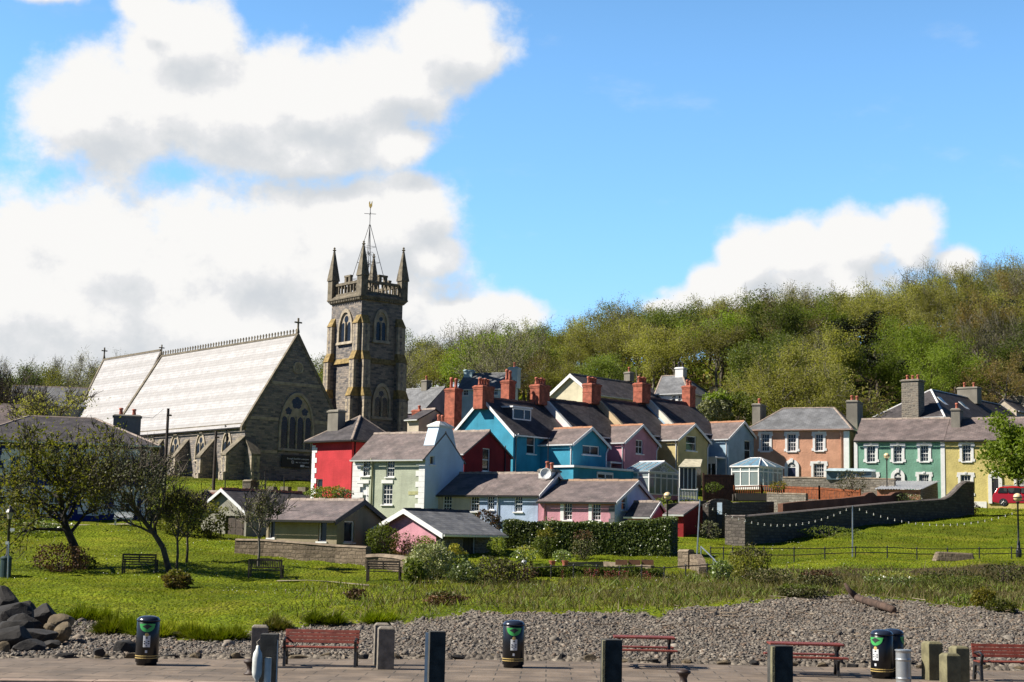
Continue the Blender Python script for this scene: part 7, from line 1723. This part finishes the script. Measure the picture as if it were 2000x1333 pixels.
# undergrowth under the wood: one mass
n = 60000; tq = rng.rand(n) * .74 - .36; Dq = 150 + 132 * np.sqrt(rng.rand(n)); keep = ~((tq * F + 1000 < 880) & (Dq < 218)); tq, Dq = tq[keep], Dq[keep]
x, y = tq * Dq, Dq; pts = np.stack([x, y, hz(x, y) + rng.rand(len(x)) ** 1.5 * 2.6 * (.4 + .6 * np.sin(x * .4) ** 2)], 1)
V, Fa = cards(rng, pts, .62); h3 = len(Fa) // 3
mi = rng.choice([0, 0, 1, 2], size=len(Fa)); o = mesh_np('undergrowth', V, Fa, [LF['mid'], LF['olive'], LF['russet']], None, mi); o['kind'] = 'stuff'

# ---------------- trees in the park
OD = dict(limbs=11, kids=[3, 3, 3], ang=.7, short=.68, rise=.10, wob=.22, open=.75)
def loc3(px, py, D, b): q = P(px, py, D) - b; return (q.x, q.y, q.z)
b = ground(153, 75); tr = [(0, 0, -.3), loc3(146, 1070, 75, b), loc3(128, 1030, 75, b), loc3(120, 990, 75.3, b), loc3(112, 935, 75.6, b)]
d_ = tree_data(5, tr, .24, 2.2, 3, dict(OD, **{'from': .4, 'limbs': 14, 'open': .95, 'rise': .05}), 9000, .15, .37, twigs=1800, twigl=.5)
add_tree('park_tree', b, 'dark sparse leafed tree leaning over the left of the park', d_, BARKD, LF['dark'])
b = ground(335, 74); tr = [(0, 0, -.3), loc3(318, 1070, 74, b), loc3(302, 1045, 74, b), loc3(275, 1010, 74.2, b), loc3(255, 975, 74.4, b)]
d_ = tree_data(8, tr, .16, 1.75, 3, dict(OD, **{'from': .4, 'limbs': 11, 'rise': .16, 'open': .7}), 4600, .115, .28, twigs=1300, twigl=.55)
add_tree('park_tree', b, 'leaning tree with pale small leaves in the middle of the park', d_, BARK, LF['pale'])
for (px, D, ptop, sd_, lab, lm, n_) in [(344, 73.6, 935, 3, 'slender upright tree right beside the leaning pale leafed tree', 'olive', 2600), (364, 79, 960, 4, 'thin sapling behind the slender tree in the park', 'olive', 1600), (504, 78, 945, 6, 'bare pale barked sapling in front of the grey garage', 'pale', 900)]:
    b = ground(px, D); tz_ = P(px, ptop, D).z - b.z; d_ = tree_data(sd_, [(0, 0, -.2), (.03, 0, tz_ * .2), (-.03, .02, tz_ * .36), (.02, 0, tz_ * .52)], .075, tz_ * .24, 2, dict(limbs=8, kids=[3, 3], ang=.5, short=.7, rise=.2, wob=.16, open=.6), n_, .10, .16, twigs=700, twigl=.45)
    add_tree('sapling', b, lab, d_, BARKG if sd_ == 6 else BARK, LF[lm])
b = ground(2022, 123); d_ = tree_data(21, [(0, 0, -.3), (-.05, 0, 2.2), (.0, .05, 3.4), (-.2, 0, 4.6)], .2, 2.3, 3, dict(OD, **{'from': .4, 'limbs': 12, 'rise': .03, 'open': .95}), 21000, .27, .36)
add_tree('broadleaf_tree', b, 'bright green broadleaf tree hanging in front of the lemon yellow house', d_, BARK, LF['spring'])
b = ground(78, 116); d_ = tree_data(23, [(0, 0, -.3), (0, 0, 2.5), (.1, 0, 4.2), (0, 0, 5.4)], .2, 2.0, 2, OT, 2600, .17, .45, twigs=900, twigl=.7)
add_tree('garden_tree', b + Vector((0, 0, 1.2)), 'yellow green tree rising behind the navy house roof', d_, BARK, LF['olive'])
b = ground(8, 128); d_ = tree_data(24, [(0, 0, -.3), (0, 0, 2.5), (.1, 0, 5), (0, 0, 7)], .22, 2.4, 2, OB, 500, .15, .4, twigs=2600, twigl=1.0)
add_tree('garden_tree', b, 'bare reddish twigged tree at the far left edge behind the houses', d_, BARK, LF['russet'])

# ---------------- bushes and hedges
def bush(px, py, D, wpx, hpx, lf_, label, n=900, ls=.12, name='shrub', cat='shrub', group=None, shape=1.0, stems=True, lf2=None, on_ground=True):
    rg = np.random.RandomState(int(px * 7 + py)); sc = D / F; b = ground_at(px, py, D) if on_ground else P(px, py, D); D = b.y; sc = D / F
    w_, h_ = wpx * sc / 2, max(.25, P(px, py - hpx, D).z - b.z)
    v = rg.normal(size=(n, 3)); v /= np.linalg.norm(v, axis=1)[:, None]; rad = (.55 + .45 * rg.rand(n) ** .5)
    lump = 1 + .16 * np.sin(v[:, 0] * 5 + px) * np.sin(v[:, 2] * 6 + py) + .10 * np.sin(v[:, 1] * 9 + v[:, 0] * 7)
    p = v * (rad * lump)[:, None] * np.array([w_, w_ * .8, h_ * .55]) + np.array([0, 0, h_ * .48]); p[:, 2] = np.maximum(p[:, 2], .02)
    r = empty(name, b, 0, label, cat, group); V, Fa = cards(rg, p, ls)
    mi = None; mats = LF[lf_]
    if lf2: mats = [LF[lf_], LF[lf2]]; mi = ((p[:, 2] > h_ * .72) & (rg.rand(n) < .85)).astype(int)
    mesh_np('foliage', V, Fa, mats, r, mi)
    sg = []
    for k in range(9): a = rg.rand() * 6.28; e = rg.rand() * .8; sg.append((np.array([.05 * math.cos(a), .05 * math.sin(a), -.1]), np.array([w_ * e * math.cos(a), w_ * .7 * e * math.sin(a), h_ * .85]), .022, .006))
    V, Fa = tubes(sg, 4); mesh_np('stems', V, Fa, BARK, r); return r
bush(345, 1150, 71.5, 58, 36, 'russet', 'rounded bush glowing red and yellow in front of the leaning tree', 1500, .11, lf2='olive')
bush(746, 1086, 83, 66, 60, 'mid', 'tall dark green shrub at the left of the pink garage', 2200, .13); bush(793, 1088, 81, 66, 46, 'dead', 'reddish twiggy shrub against the pink garage wall', 650, .10, lf2='scrub')
bush(702, 1068, 84, 34, 22, 'scrub', 'small straw coloured shrub on the park wall', 500, .1); bush(832, 1088, 80.5, 40, 40, 'mid', 'small green shrub in front of the garage porch post', 700, .11)
bush(838, 1130, 76.5, 92, 70, 'ivy', 'variegated pale leaved hedge shrub before the pink garage', 4200, .12, name='hedge_shrub'); bush(888, 1128, 76, 56, 62, 'hedge', 'yellow topped clipped shrub beside the variegated one', 2400, .11, lf2='yellow', name='hedge_shrub')
bush(905, 1140, 74, 60, 40, 'hedge', 'dark low shrub under the yellow topped one', 1100, .12); bush(965, 1140, 73, 90, 52, 'scrub', 'straggly grey green shrub left of the globe garden light', 1600, .12); bush(1010, 1140, 72, 80, 45, 'dead', 'dry brown thicket below the flower terrace', 1200, .1, lf2='scrub')
bush(948, 1037, 97, 62, 40, 'wine', 'wine red bush in front of the cream cottage windows', 1500, .13); bush(1065, 1092, 84, 48, 60, 'mid', 'round yellow tipped bush at the gap between the hedges', 1700, .11, lf2='yellow')
bush(1140, 1094, 83, 56, 56, 'scrub', 'thin brown shrub in front of the long hedge', 900, .1, lf2='dead'); bush(1098, 1100, 82.5, 40, 26, 'hedge', 'low leafy plant between the yellow bush and brown shrub', 500, .1)
bush(970, 1085, 86, 40, 36, 'mid', 'low shrub in the shade right of the garage porch', 600, .12); bush(1024, 1096, 83, 50, 30, 'hedge', 'dark plant clump behind the globe garden light', 600, .11, lf2='olive')
bush(1462, 1130, 76.5, 84, 62, 'olive', 'big yellowish bush in front of the black railing', 2300, .12, lf2='scrub'); bush(1408, 1134, 75.5, 44, 40, 'hedge', 'small green bush at the foot of the steps', 900, .11); bush(1500, 1140, 74.5, 90, 30, 'scrub', 'dry grassy bush right of the big yellowish bush', 1100, .11)
bush(640, 976, 101, 90, 26, 'spring', 'flowering shrub at the foot of the red house', 1300, .13, lf2='yellow', on_ground=False); bush(668, 976, 100.5, 40, 22, 'pale', 'pale flowering shrub by the sage house door', 500, .12, on_ground=False)
bush(1398, 822, 150, 66, 56, 'pale', 'pale grey green rounded tree behind the end of the terrace', 3000, .26, lf2='spring', on_ground=False, cat='tree', name='rounded_tree')
bush(1440, 830, 152, 120, 60, 'mid', 'dark shrubbery between the terrace end and the peach chimney', 2600, .3, on_ground=False); bush(1664, 965, 119, 62, 46, 'scrub', 'twiggy shrub growing over the orange fence', 900, .12, on_ground=False)
bush(1921, 1186, 57, 46, 36, 'gold', 'orange gorse bush on the upper beach', 1400, .08); bush(1955, 1196, 55, 62, 24, 'dark', 'dark low bush right of the gorse', 900, .09); bush(1886, 1182, 58, 46, 20, 'mid', 'low green bush left of the gorse', 600, .09)
bush(870, 1182, 58, 78, 26, 'dead', 'dark brown heathery clump in the rough grass', 1400, .09, lf2='scrub'); bush(695, 1172, 60, 44, 22, 'dead', 'brown clump of dead stems below the weathered bench', 700, .09); bush(1565, 1168, 60, 100, 26, 'scrub', 'brownish weedy clump above the driftwood', 1500, .1, lf2='mid')
bush(118, 1116, 74.5, 108, 52, 'dead', 'brown dead undergrowth round the foot of the dark tree', 1600, .12); bush(170, 1112, 74.2, 44, 26, 'dark', 'dark weeds beside the trunk of the dark tree', 500, .12)
bush(408, 1050, 93, 78, 70, 'dark', 'dark shrub filling the gap left of the grey garage', 1700, .15, lf2='olive'); bush(345, 1045, 95, 80, 45, 'dark', 'dark hedge shrub behind the slender park trees', 1500, .15, lf2='mid'); bush(60, 1042, 94, 160, 30, 'hedge', 'long green mound of leaves before the navy house', 1700, .14, lf2='spring')
bush(808, 1140, 72.5, 44, 48, 'mid', 'spiky green plant beside the weathered bench', 500, .18); bush(1745, 1148, 70, 110, 30, 'hedge', 'bramble patch on the bank right of the middle', 1500, .1, lf2='olive'); bush(1850, 1150, 68, 130, 36, 'mid', 'bramble patch on the bank below the stone block', 1700, .1, lf2='scrub')
bush(1600, 1150, 73, 90, 36, 'scrub', 'dry reeds on the bank below the festoon pole', 1300, .11, lf2='dead'); bush(1960, 1140, 71, 90, 40, 'scrub', 'grey stems in front of the dark bank wall', 1000, .1); bush(1620, 1050, 98, 130, 22, 'mid', 'weeds growing along the foot of the dark garden wall', 900, .12)
bush(1895, 1000, 115, 36, 20, 'dead', 'cut reddish branches heaped at the end of the garden wall', 400, .14); bush(1385, 1052, 92, 46, 34, 'pale', 'pale flowering plant beside the dark garden gate', 500, .1)
bush(1770, 985, 117, 60, 20, 'hedge', 'ivy creeping over the top of the dark garden wall', 700, .12, on_ground=False); bush(1520, 958, 118.5, 36, 18, 'yellow', 'small yellow shrub before the balustrade', 400, .12, on_ground=False)
def hedge(pts, lf_, label, depth, n, ls=.13):
    """pts: (column, row of top, distance) along the front"""
    rg = np.random.RandomState(n); A = [P(*p) for p in pts]; b = Vector((A[0].x, A[0].y, hzf(A[0].x, A[0].y))); r = empty('hedge', b, 0, label, 'hedge')
    L = [0]; [L.append(L[-1] + (q - p).length) for p, q in zip(A, A[1:])]; core = MB(); out = []
    s = rg.rand(n) * L[-1]; i = np.clip(np.searchsorted(L, s) - 1, 0, len(A) - 2); f = (s - np.array(L)[i]) / np.diff(L)[i]
    Pa = np.array(A); base = Pa[i] + (Pa[i + 1] - Pa[i]) * f[:, None]; d = Pa[i + 1] - Pa[i]; d /= np.linalg.norm(d, axis=1)[:, None]; nn = np.stack([-d[:, 1], d[:, 0], 0 * d[:, 0]], 1)
    zb = hz(base[:, 0], base[:, 1]); H_ = base[:, 2] - zb; side = rg.rand(n); q = base.copy(); hh = rg.rand(n)
    face = side < .62; q[face] += nn[face] * (np.abs(rg.normal(size=face.sum())) * .16 - .10 + .12 * np.sin(s[face] * 2.1 + hh[face] * 5))[:, None]; q[face, 2] = zb[face] + H_[face] * hh[face]
    top = ~face; q[top] += nn[top] * (rg.rand(top.sum()) * depth)[:, None]; q[top, 2] = base[top, 2] - np.abs(rg.normal(size=top.sum())) * .12 + .08 * np.sin(s[top] * 3)
    ends = rg.rand(n) < .10; e1 = rg.rand(n) < .5; ends &= True; q[ends] = np.where(e1[ends][:, None], Pa[-1], Pa[0]) + nn[ends] * (rg.rand(ends.sum()) * depth)[:, None] + d[ends] * ((rg.rand(ends.sum()) - .4) * .15)[:, None]; q[ends, 2] = zb[ends] + H_[ends] * rg.rand(ends.sum())
    V, Fa = cards(rg, q - np.array(b), ls); mesh_np('foliage', V, Fa, LF[lf_], r)
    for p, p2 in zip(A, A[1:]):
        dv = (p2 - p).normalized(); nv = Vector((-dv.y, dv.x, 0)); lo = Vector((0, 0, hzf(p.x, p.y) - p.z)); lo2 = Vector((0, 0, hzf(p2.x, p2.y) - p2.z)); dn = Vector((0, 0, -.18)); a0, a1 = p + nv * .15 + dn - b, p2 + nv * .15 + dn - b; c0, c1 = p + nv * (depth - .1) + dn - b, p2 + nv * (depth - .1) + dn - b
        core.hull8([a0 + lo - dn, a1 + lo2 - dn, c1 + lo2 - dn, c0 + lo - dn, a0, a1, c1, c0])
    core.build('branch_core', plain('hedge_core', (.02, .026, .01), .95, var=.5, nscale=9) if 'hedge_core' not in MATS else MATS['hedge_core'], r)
hedge([(1064, 1020, 88.5), (1150, 1020, 88.3), (1215, 1021, 88), (1262, 1015, 87.7), (1310, 1011, 87.3)], 'hedge', 'long tall clipped hedge in front of the pink cottage', 2.4, 17000, .13)
hedge([(983, 1016, 94), (1056, 1020, 93.5)], 'hedge', 'shorter clipped hedge in front of the blue cottage', 1.6, 5200)
hedge([(1040, 1104, 75.5), (1120, 1107, 75.5), (1200, 1106, 75.3), (1290, 1112, 75)], 'mid', 'low leafy hedge along the lower dark railing', 1.2, 4200, .12)
# red valerian along the railing
n = 1500; tx = rng.rand(n) * 190 + 1105; Dg = 72.6 + rng.rand(n) * 1.0; x = (tx - 1000) / F * Dg; keep = (np.sin(tx * .11) + np.sin(tx * .043)) > -.3; x, Dg = x[keep], Dg[keep]; V, Fa = cards(rng, np.stack([x, Dg, hz(x, Dg) + .1 + rng.rand(len(x)) * .4], 1), .07)
o = mesh_np('valerian_flowers', V, Fa, LF['pink']); o['kind'] = 'stuff'
# planters, pots, garden light
for k, px in enumerate((1213, 1238, 1264)):
    a = P(px - 11, 1094, 79.5); r = empty('planter', a, R(-4), ['left', 'middle', 'right'][k] + ' brown timber trough in the row of three below the hedge', 'planter', 'timber troughs'); MB().box((0, 0, -.25), (.62, .3, 0)).build('trough', plain('trough_brown%d' % k, (.20, .09, .05), .8, var=.3), r); MB().box((.04, .04, -.04), (.58, .26, .012)).build('soil', MDARK, r)
for k, px in enumerate((1079, 1104)): tag(MB().lathe([(.10, -.3), (.17, 0), (.19, 0), (.19, .04), (.15, .04), (.13, -.05)], P(px, 1097, 80), 14).build('flower_pot', MTERRA), ['terracotta pot under the yellow tipped bush', 'terracotta pot right of the yellow tipped bush'][k], 'flower pot', 'terracotta pots')
b = P(1024, 1099, 76); r = empty('garden_light', b, 0, 'small white globe light at the corner of the flower terrace', 'garden light'); MB().lathe([(.13 * math.sin(math.pi * j / 10), -.13 * math.cos(math.pi * j / 10)) for j in range(11)], (0, 0, 0), 16).build('globe', plain('opal', (.72, .74, .76), .3), r, smooth=True); MB().tube([(0, 0, -.12), (0, 0, -1.0)], .05, 8).build('stem', MIRON, r)
tag(MB().hull8([(-1.1, -.4, 0), (1.1, -.4, 0), (1.1, .4, 0), (-1.1, .4, 0), (-.9, -.3, .55), (1.0, -.3, .5), (1.0, .3, .5), (-.9, .3, .55)]).build('stone_block', LSTN, bevel=.08, loc=ground(1862, 83.5) - Vector((0, 0, .1))), 'low stone block beside the railing on the right', 'stone block')
wall_run('bank_wall', 'dark retaining wall in the bank at the right edge', 'wall', [(1890, 1108, 77.2), (1960, 1109, 77), (2060, 1111, 76.6)], DSTN, .5)

# ---------------- grass
def tufts(name, n, tlo, thi, Dlo, Dhi, h0, h1, w_, cond, mat, blades=1, lean=.35):
    tq = tlo + (thi - tlo) * rng.rand(n); Dq = np.sqrt(Dlo ** 2 + (Dhi ** 2 - Dlo ** 2) * rng.rand(n)); x, y = tq * Dq, Dq; k = cond(x, y); x, y = x[k], y[k]; n = len(x)
    z = hz(x, y); a = rng.rand(n) * 6.28; hh = h0 + (h1 - h0) * rng.rand(n) ** 1.6 * (.45 + .55 * np.clip(np.sin(x * .7 + np.sin(y * .5) * 2) * np.sin(y * .9 + x * .2) + .5, 0, 1)); s = np.stack([np.cos(a), np.sin(a), 0 * a], 1) * (w_ * (.6 + .8 * rng.rand(n)))[:, None]
    p = np.stack([x, y, z - .02], 1); tip = p + np.stack([rng.normal(size=n) * lean * hh, rng.normal(size=n) * lean * hh, hh], 1); V = np.stack([p - s, p + s, tip], 1).reshape(-1, 3)
    o = mesh_np(name, V, np.arange(3 * n).reshape(n, 3), mat); o['kind'] = 'stuff'; return o
MGR = leaf('grass_blades', [(.085, .125, .005), (.14, .185, .008), (.19, .215, .014), (.23, .215, .045)], .35, .7, .05); MGD = leaf('dry_grass', [(.12, .095, .035), (.17, .13, .06), (.075, .085, .012), (.06, .075, .010)], .25)
infield = lambda x, y: (y > beach_edge(x, y) + .5 * rng.normal(size=len(x)) + .2 - 4.5 * np.clip(np.sin(x * .9 + np.sin(y * .8)) * np.sin(y * 1.3 + x * .35) - .45, 0, 1))
tufts('grass', 210000, -.345, .345, 43, 100, .03, .14, .02, lambda x, y: infield(x, y) & (rng.rand(len(x)) > scrub_amount(x, y) * .8) & (rng.rand(len(x)) > bank_amount(x, y) * .85), MGR)
tufts('far_grass', 40000, -.34, .36, 97, 150, .06, .22, .035, lambda x, y: ((x / y * F + 1000 > 1380) & (y < 135)) | ((x / y * F + 1000 < 620) & (y > 118)), MGR)
tufts('rough_grass', 65000, -.345, .35, 46, 79, .12, .60, .018, lambda x, y: infield(x, y) & (rng.rand(len(x)) < scrub_amount(x, y) * 1.1) & (rng.rand(len(x)) > bank_amount(x, y) * .6), MGD, lean=.5)
tufts('weeds', 26000, -.2, .35, 46, 79, .08, .42, .05, lambda x, y: infield(x, y) & (rng.rand(len(x)) < scrub_amount(x, y)) & (np.sin(x * .8) * np.sin(y * .6 + x * .3) > .1), LF['mid'], lean=.7)
n = 2600; tq = -.33 + .55 * rng.rand(n); Dq = 60 + 38 * rng.rand(n); x, y = tq * Dq, Dq; k = (np.sin(x * .5) * np.sin(y * .4 + 1) > .15); x, y = x[k], y[k]; V, Fa = cards(rng, np.stack([x, y, hz(x, y) + .14], 1), .045)
o = mesh_np('daisies', V, Fa, plain('daisy_white', (.75, .75, .68), .7)); o['kind'] = 'stuff'
# tussocks along the washed-out edge of the turf
for k, (px, D, w_, h_) in enumerate([(180, 50.8, 60, 26), (232, 45.8, 90, 30), (268, 45.3, 60, 22), (352, 44.2, 80, 34), (425, 43.6, 70, 22), (548, 47.2, 40, 22), (640, 48, 50, 16), (735, 48.6, 50, 16)]):
    rg = np.random.RandomState(k); b = ground(px, D); n = 2600; sc = D / F; a = rg.rand(n) * 6.28; rr = np.sqrt(rg.rand(n)); p = np.stack([rr * np.cos(a) * w_ * sc * .5, rr * np.sin(a) * .5, .25 * (1 - rr ** 2)], 1); cl_ = rg.rand(7, 2) - .5; ci_ = rg.randint(7, size=n); p = p * np.array([.5, .5, .6]) + np.stack([cl_[ci_, 0] * w_ * sc * 1.25, cl_[ci_, 1] * 1.3, np.zeros(n)], 1); hk_ = (.5 + .9 * rg.rand(7))[ci_]; tip = p + np.stack([rr * np.cos(a) * .3, rr * np.sin(a) * .3 - .05, hk_ * h_ * sc * (.15 + 1.1 * rg.rand(n) ** 1.7) * (1 - .5 * rr)], 1) + rg.normal(size=(n, 3)) * .05; s = np.stack([np.cos(a + 1.5), np.sin(a + 1.5), 0 * a], 1) * .018
    r = empty('grass_tussock', b, 0, ['shaggy tussock at the left end of the washed out turf edge', 'wide tussock on the dark eroded turf edge', 'low tussock beside the wide one at the turf edge', 'tall shaggy tussock right of the left bin', 'tussock between left bin and fender pile', 'straw tussock beside the left end of the red bench', 'low tussock behind the middle of the red bench', 'low tussock behind the chamfered grey posts'][k], 'tussock', 'tussocks along the beach edge')
    mesh_np('blades', np.stack([p - s, p + s, tip], 1).reshape(-1, 3), np.arange(3 * n).reshape(n, 3), MGD if k in (5,) else MGR, r)
    m_ = MB(); m_.lathe([(w_ * sc * .5, -.3), (w_ * sc * .5, .0), (w_ * sc * .42, .16), (w_ * sc * .2, .26), (0, .28)], (0, 0, 0), 14); o = m_.build('turf', plain('dark_soil', (.05, .036, .022), .95, var=.4, nscale=6) if 'dark_soil' not in MATS else MATS['dark_soil'], r, smooth=True); o.scale = (.8, .4, .55)

# ---------------- pebbles, boulders, driftwood
def pebbles(name, n, cond, s0, s1, mat):
    tq = -.345 + .69 * rng.rand(n); Dq = np.sqrt(37 ** 2 + (62 ** 2 - 37 ** 2) * rng.rand(n)); x, y = tq * Dq, Dq; k = cond(x, y); x, y = x[k], y[k]; n = len(x)
    ico = np.array([(0, 0, 1), (.894, 0, .447), (.276, .851, .447), (-.724, .526, .447), (-.724, -.526, .447), (.276, -.851, .447), (.724, .526, -.447), (-.276, .851, -.447), (-.894, 0, -.447), (-.276, -.851, -.447), (.724, -.526, -.447), (0, 0, -1)])
    fi = np.array([(0, 1, 2), (0, 2, 3), (0, 3, 4), (0, 4, 5), (0, 5, 1), (1, 6, 2), (2, 7, 3), (3, 8, 4), (4, 9, 5), (5, 10, 1), (2, 6, 7), (3, 7, 8), (4, 8, 9), (5, 9, 10), (1, 10, 6)])
    s = (s0 + (s1 - s0) * rng.rand(n) ** 3)[:, None] * np.stack([.7 + .6 * rng.rand(n), .7 + .6 * rng.rand(n), .35 + .4 * rng.rand(n)], 1); a = rng.rand(n) * 6.28; ca, sa = np.cos(a), np.sin(a)
    v = ico[None] * s[:, None, :] * (.8 + .4 * rng.rand(n, 12, 1)); vx = v[..., 0] * ca[:, None] - v[..., 1] * sa[:, None]; vy = v[..., 0] * sa[:, None] + v[..., 1] * ca[:, None]; vz = v[..., 2] + vx * rng.normal(size=(n, 1)) * .3
    V = np.stack([vx + x[:, None], vy + y[:, None], vz + (hz(x, y) + s[:, 2] * .35)[:, None]], -1).reshape(-1, 3); Fa = (fi[None] + (np.arange(n) * 12)[:, None, None]).reshape(-1, 3)
    o = mesh_np(name, V, Fa, mat); o['kind'] = 'stuff'; return o
def stone_mat(name, cols):
    m, t, bs, _ = material(name); ge = t.n('ShaderNodeNewGeometry'); c = t.coord('Object'); b_ = t.ramp(ge.outputs['Random Per Island'], [(i / (len(cols) - 1), cc) for i, cc in enumerate(cols)]); t.put(bs.inputs['Base Color'], t.mix(1.0, b_, t.ss(t.noise(c, 10, 3), .3, .7, .8, 1.15), 'MULTIPLY')); bs.inputs['Roughness'].default_value = .85; return m
MPEB = stone_mat('pebble_stone', [(.05, .045, .04), (.13, .112, .094), (.19, .165, .135), (.085, .075, .065), (.29, .255, .21), (.16, .11, .075), (.075, .073, .072)])
def on_beach(x, y): fe = np.interp(x, [-40, -12.3, -5.5, 0, 4, 40], [36.9, 37.2, 38.8, 40.0, 39.8, 39.8]); return (y > fe + .15) & (y < beach_edge(x, y) + .7 * rng.normal(size=len(x)) - .2)
pebbles('shingle', 150000, on_beach, .015, .068, MPEB)
pebbles('cobbles', 800, lambda x, y: on_beach(x, y) & (rng.rand(len(x)) < .35 + .65 * (np.sin(x * .5) * np.sin(y * .9 + 1) > .2)), .08, .17, MPEB)
pebbles('shingle_fragments', 16000, lambda x, y: on_beach(x, y) & (x / y * F > 300) & (np.sin(y * 1.1 + x * .25) > .2), .02, .08, stone_mat('wrack', [(.06, .042, .03), (.10, .07, .05), (.2, .15, .1), (.03, .022, .02)]))
n = 420; tq = .05 + .29 * rng.rand(n); Dq = 45 + 13 * rng.rand(n); x, y = tq * Dq, Dq; k = on_beach(x, y) & (np.sin(y * 1.3 - x * .12) > .35); x, y = x[k], y[k]; a = rng.rand(len(x)) * 6.28; l = .08 + .3 * rng.rand(len(x)) ** 3
z = hz(x, y) + .1; sg = [((x[i] - math.cos(a[i]) * l[i], y[i] - math.sin(a[i]) * l[i], z[i]), (x[i] + math.cos(a[i]) * l[i], y[i] + math.sin(a[i]) * l[i], z[i] + .04), .016, .010) for i in range(len(x))]
V, Fa = tubes(sg, 4); o = mesh_np('driftwood_sticks', V, Fa, stone_mat('stick_wood', [(.10, .07, .05), (.20, .15, .10), (.34, .28, .20), (.14, .09, .06)])); o['kind'] = 'stuff'
def boulder(pos, sx, sy, sz, mat, seed, label, group=None, name='boulder', yaw=0):
    bm = bmesh.new(); bmesh.ops.create_icosphere(bm, subdivisions=3, radius=1); rg = np.random.RandomState(seed); pl = rg.normal(size=(16, 3)); pl /= np.linalg.norm(pl, axis=1)[:, None]; dist = .50 + .32 * rg.rand(16)
    for v in bm.verts:
        p = np.array(v.co)
        for q, dd_ in zip(pl, dist):
            e = p.dot(q) - dd_
            if e > 0: p = p - q * e * .92
        p += .04 * np.sin(p * 6 + seed); v.co = Vector(p * np.array([sx, sy, sz]))
    o = MB(); o.bm.free(); o.bm = bm; o = o.build(name, mat); o.location = pos; o.rotation_euler = (0, 0, yaw); return tag(o, label, name, group)
MBO = plain('boulder_shaded', (.022, .020, .019), .9, var=.4, nscale=3, bmp=.6); MBT = plain('boulder_tan', (.13, .10, .06), .9, var=.35, nscale=3, bmp=.6)  # the near-black one has the rock pile's shade put into its colour
for k, (px, py, D, sx, sz, mt, lab) in enumerate([(85, 1206, 45, .75, .42, MBO, 'big dark flat topped boulder at the top of the rock pile'), (118, 1222, 43, .50, .34, MBT, 'mossy wedge shaped boulder right of the dark flat one'), (124, 1237, 42, .32, .34, MBT, 'yellowish upright boulder at the right of the rock pile'), (20, 1212, 43.5, .8, .6, MBO, 'large dark boulder at the left edge of the shore'), (75, 1243, 41, .65, .28, MBO, 'long low boulder in the shade of the pile'), (20, 1250, 40, .8, .40, MBO, 'dark boulder near the quay at the left edge'), (98, 1228, 42.5, .26, .2, MBT, 'small tan boulder squeezed between the larger ones'), (8, 1270, 38.2, .22, .22, MBT, 'small pale boulder against the quay at far left'), (246, 1268, 38.6, .36, .26, MBO, 'rounded dark boulder just left of the left bin'), (50, 1195, 46.5, .5, .35, MBO, 'dark boulder behind the rock pile'), (193, 1274, 37.6, .18, .14, MBO, 'small dark stone on the pebbles near the quay'), (8, 1180, 48, .7, .8, MBO, 'tallest dark boulder at the left edge below the lamp'), (52, 1225, 42.6, .6, .38, MBO, 'slanting dark boulder in the middle of the rock pile'), (55, 1266, 38.9, .55, .26, MBO, 'flat dark boulder low on the pebbles by the quay'), (105, 1258, 39.8, .34, .16, MBO, 'flat dark rock at the foot of the mossy boulder'), (30, 1232, 41.4, .7, .45, MBO, 'bulky dark boulder filling the left of the rock pile')]):
    boulder(P(px, py, D), sx, sx * .8, sz, mt, 60 + k, lab, 'boulders of the rock pile', yaw=k * 1.3)
for k in range(30):
    px = 150 + k * 63 + 18 * rng.rand(); q = P(px, 1282, 1); x0_ = (px - 1000) / F * 38.8; fe = float(np.interp(x0_, [-40, -12.3, -5.5, 0, 4, 40], [36.9, 37.2, 38.8, 40.0, 39.8, 39.8])); x0_ = (px - 1000) / F * fe
    boulder(Vector((x0_, fe + .12, .03)), .16 + .2 * rng.rand(), .14, .08 + .08 * rng.rand(), MBT if k % 3 else MBO, 100 + k, 'rough edging stone between the quay paving and the pebbles', 'edging stones of the quay', 'edging_stone', rng.rand())
b = ground(1655, 57.5); r = empty('driftwood_log', b, 0, 'long weathered driftwood log with a broken root lying on the pebbles', 'driftwood')
pts = [ground_at(px_, py_, 57, 7) + Vector((0, 0, .16)) - b for px_, py_ in ((1660, 1170), (1674, 1176), (1692, 1184), (1716, 1192), (1745, 1200))]
MB().tube(pts, [.06, .13, .12, .15, .12], 10).build('log', plain('driftwood', (.075, .047, .034), .9, var=.5, nscale=3, bmp=.6), r, smooth=True); MB().tube([pts[1], pts[1] + Vector((-.3, .1, .3)), pts[1] + Vector((-.42, .1, .5))], [.12, .08, .04], 8).build('broken_root', MATS['driftwood'], r, smooth=True)
bush(1345, 1003, 109, 60, 26, 'dark', 'dark garden shrub behind the red lean-to shed', 800, .16, lf2='mid'); bush(1392, 962, 119, 36, 20, 'mid', 'small green plant at the foot of the brown board fence', 400, .13, on_ground=False)
bush(1290, 1000, 108, 50, 26, 'mid', 'green garden plants below the gabled conservatory', 700, .14)
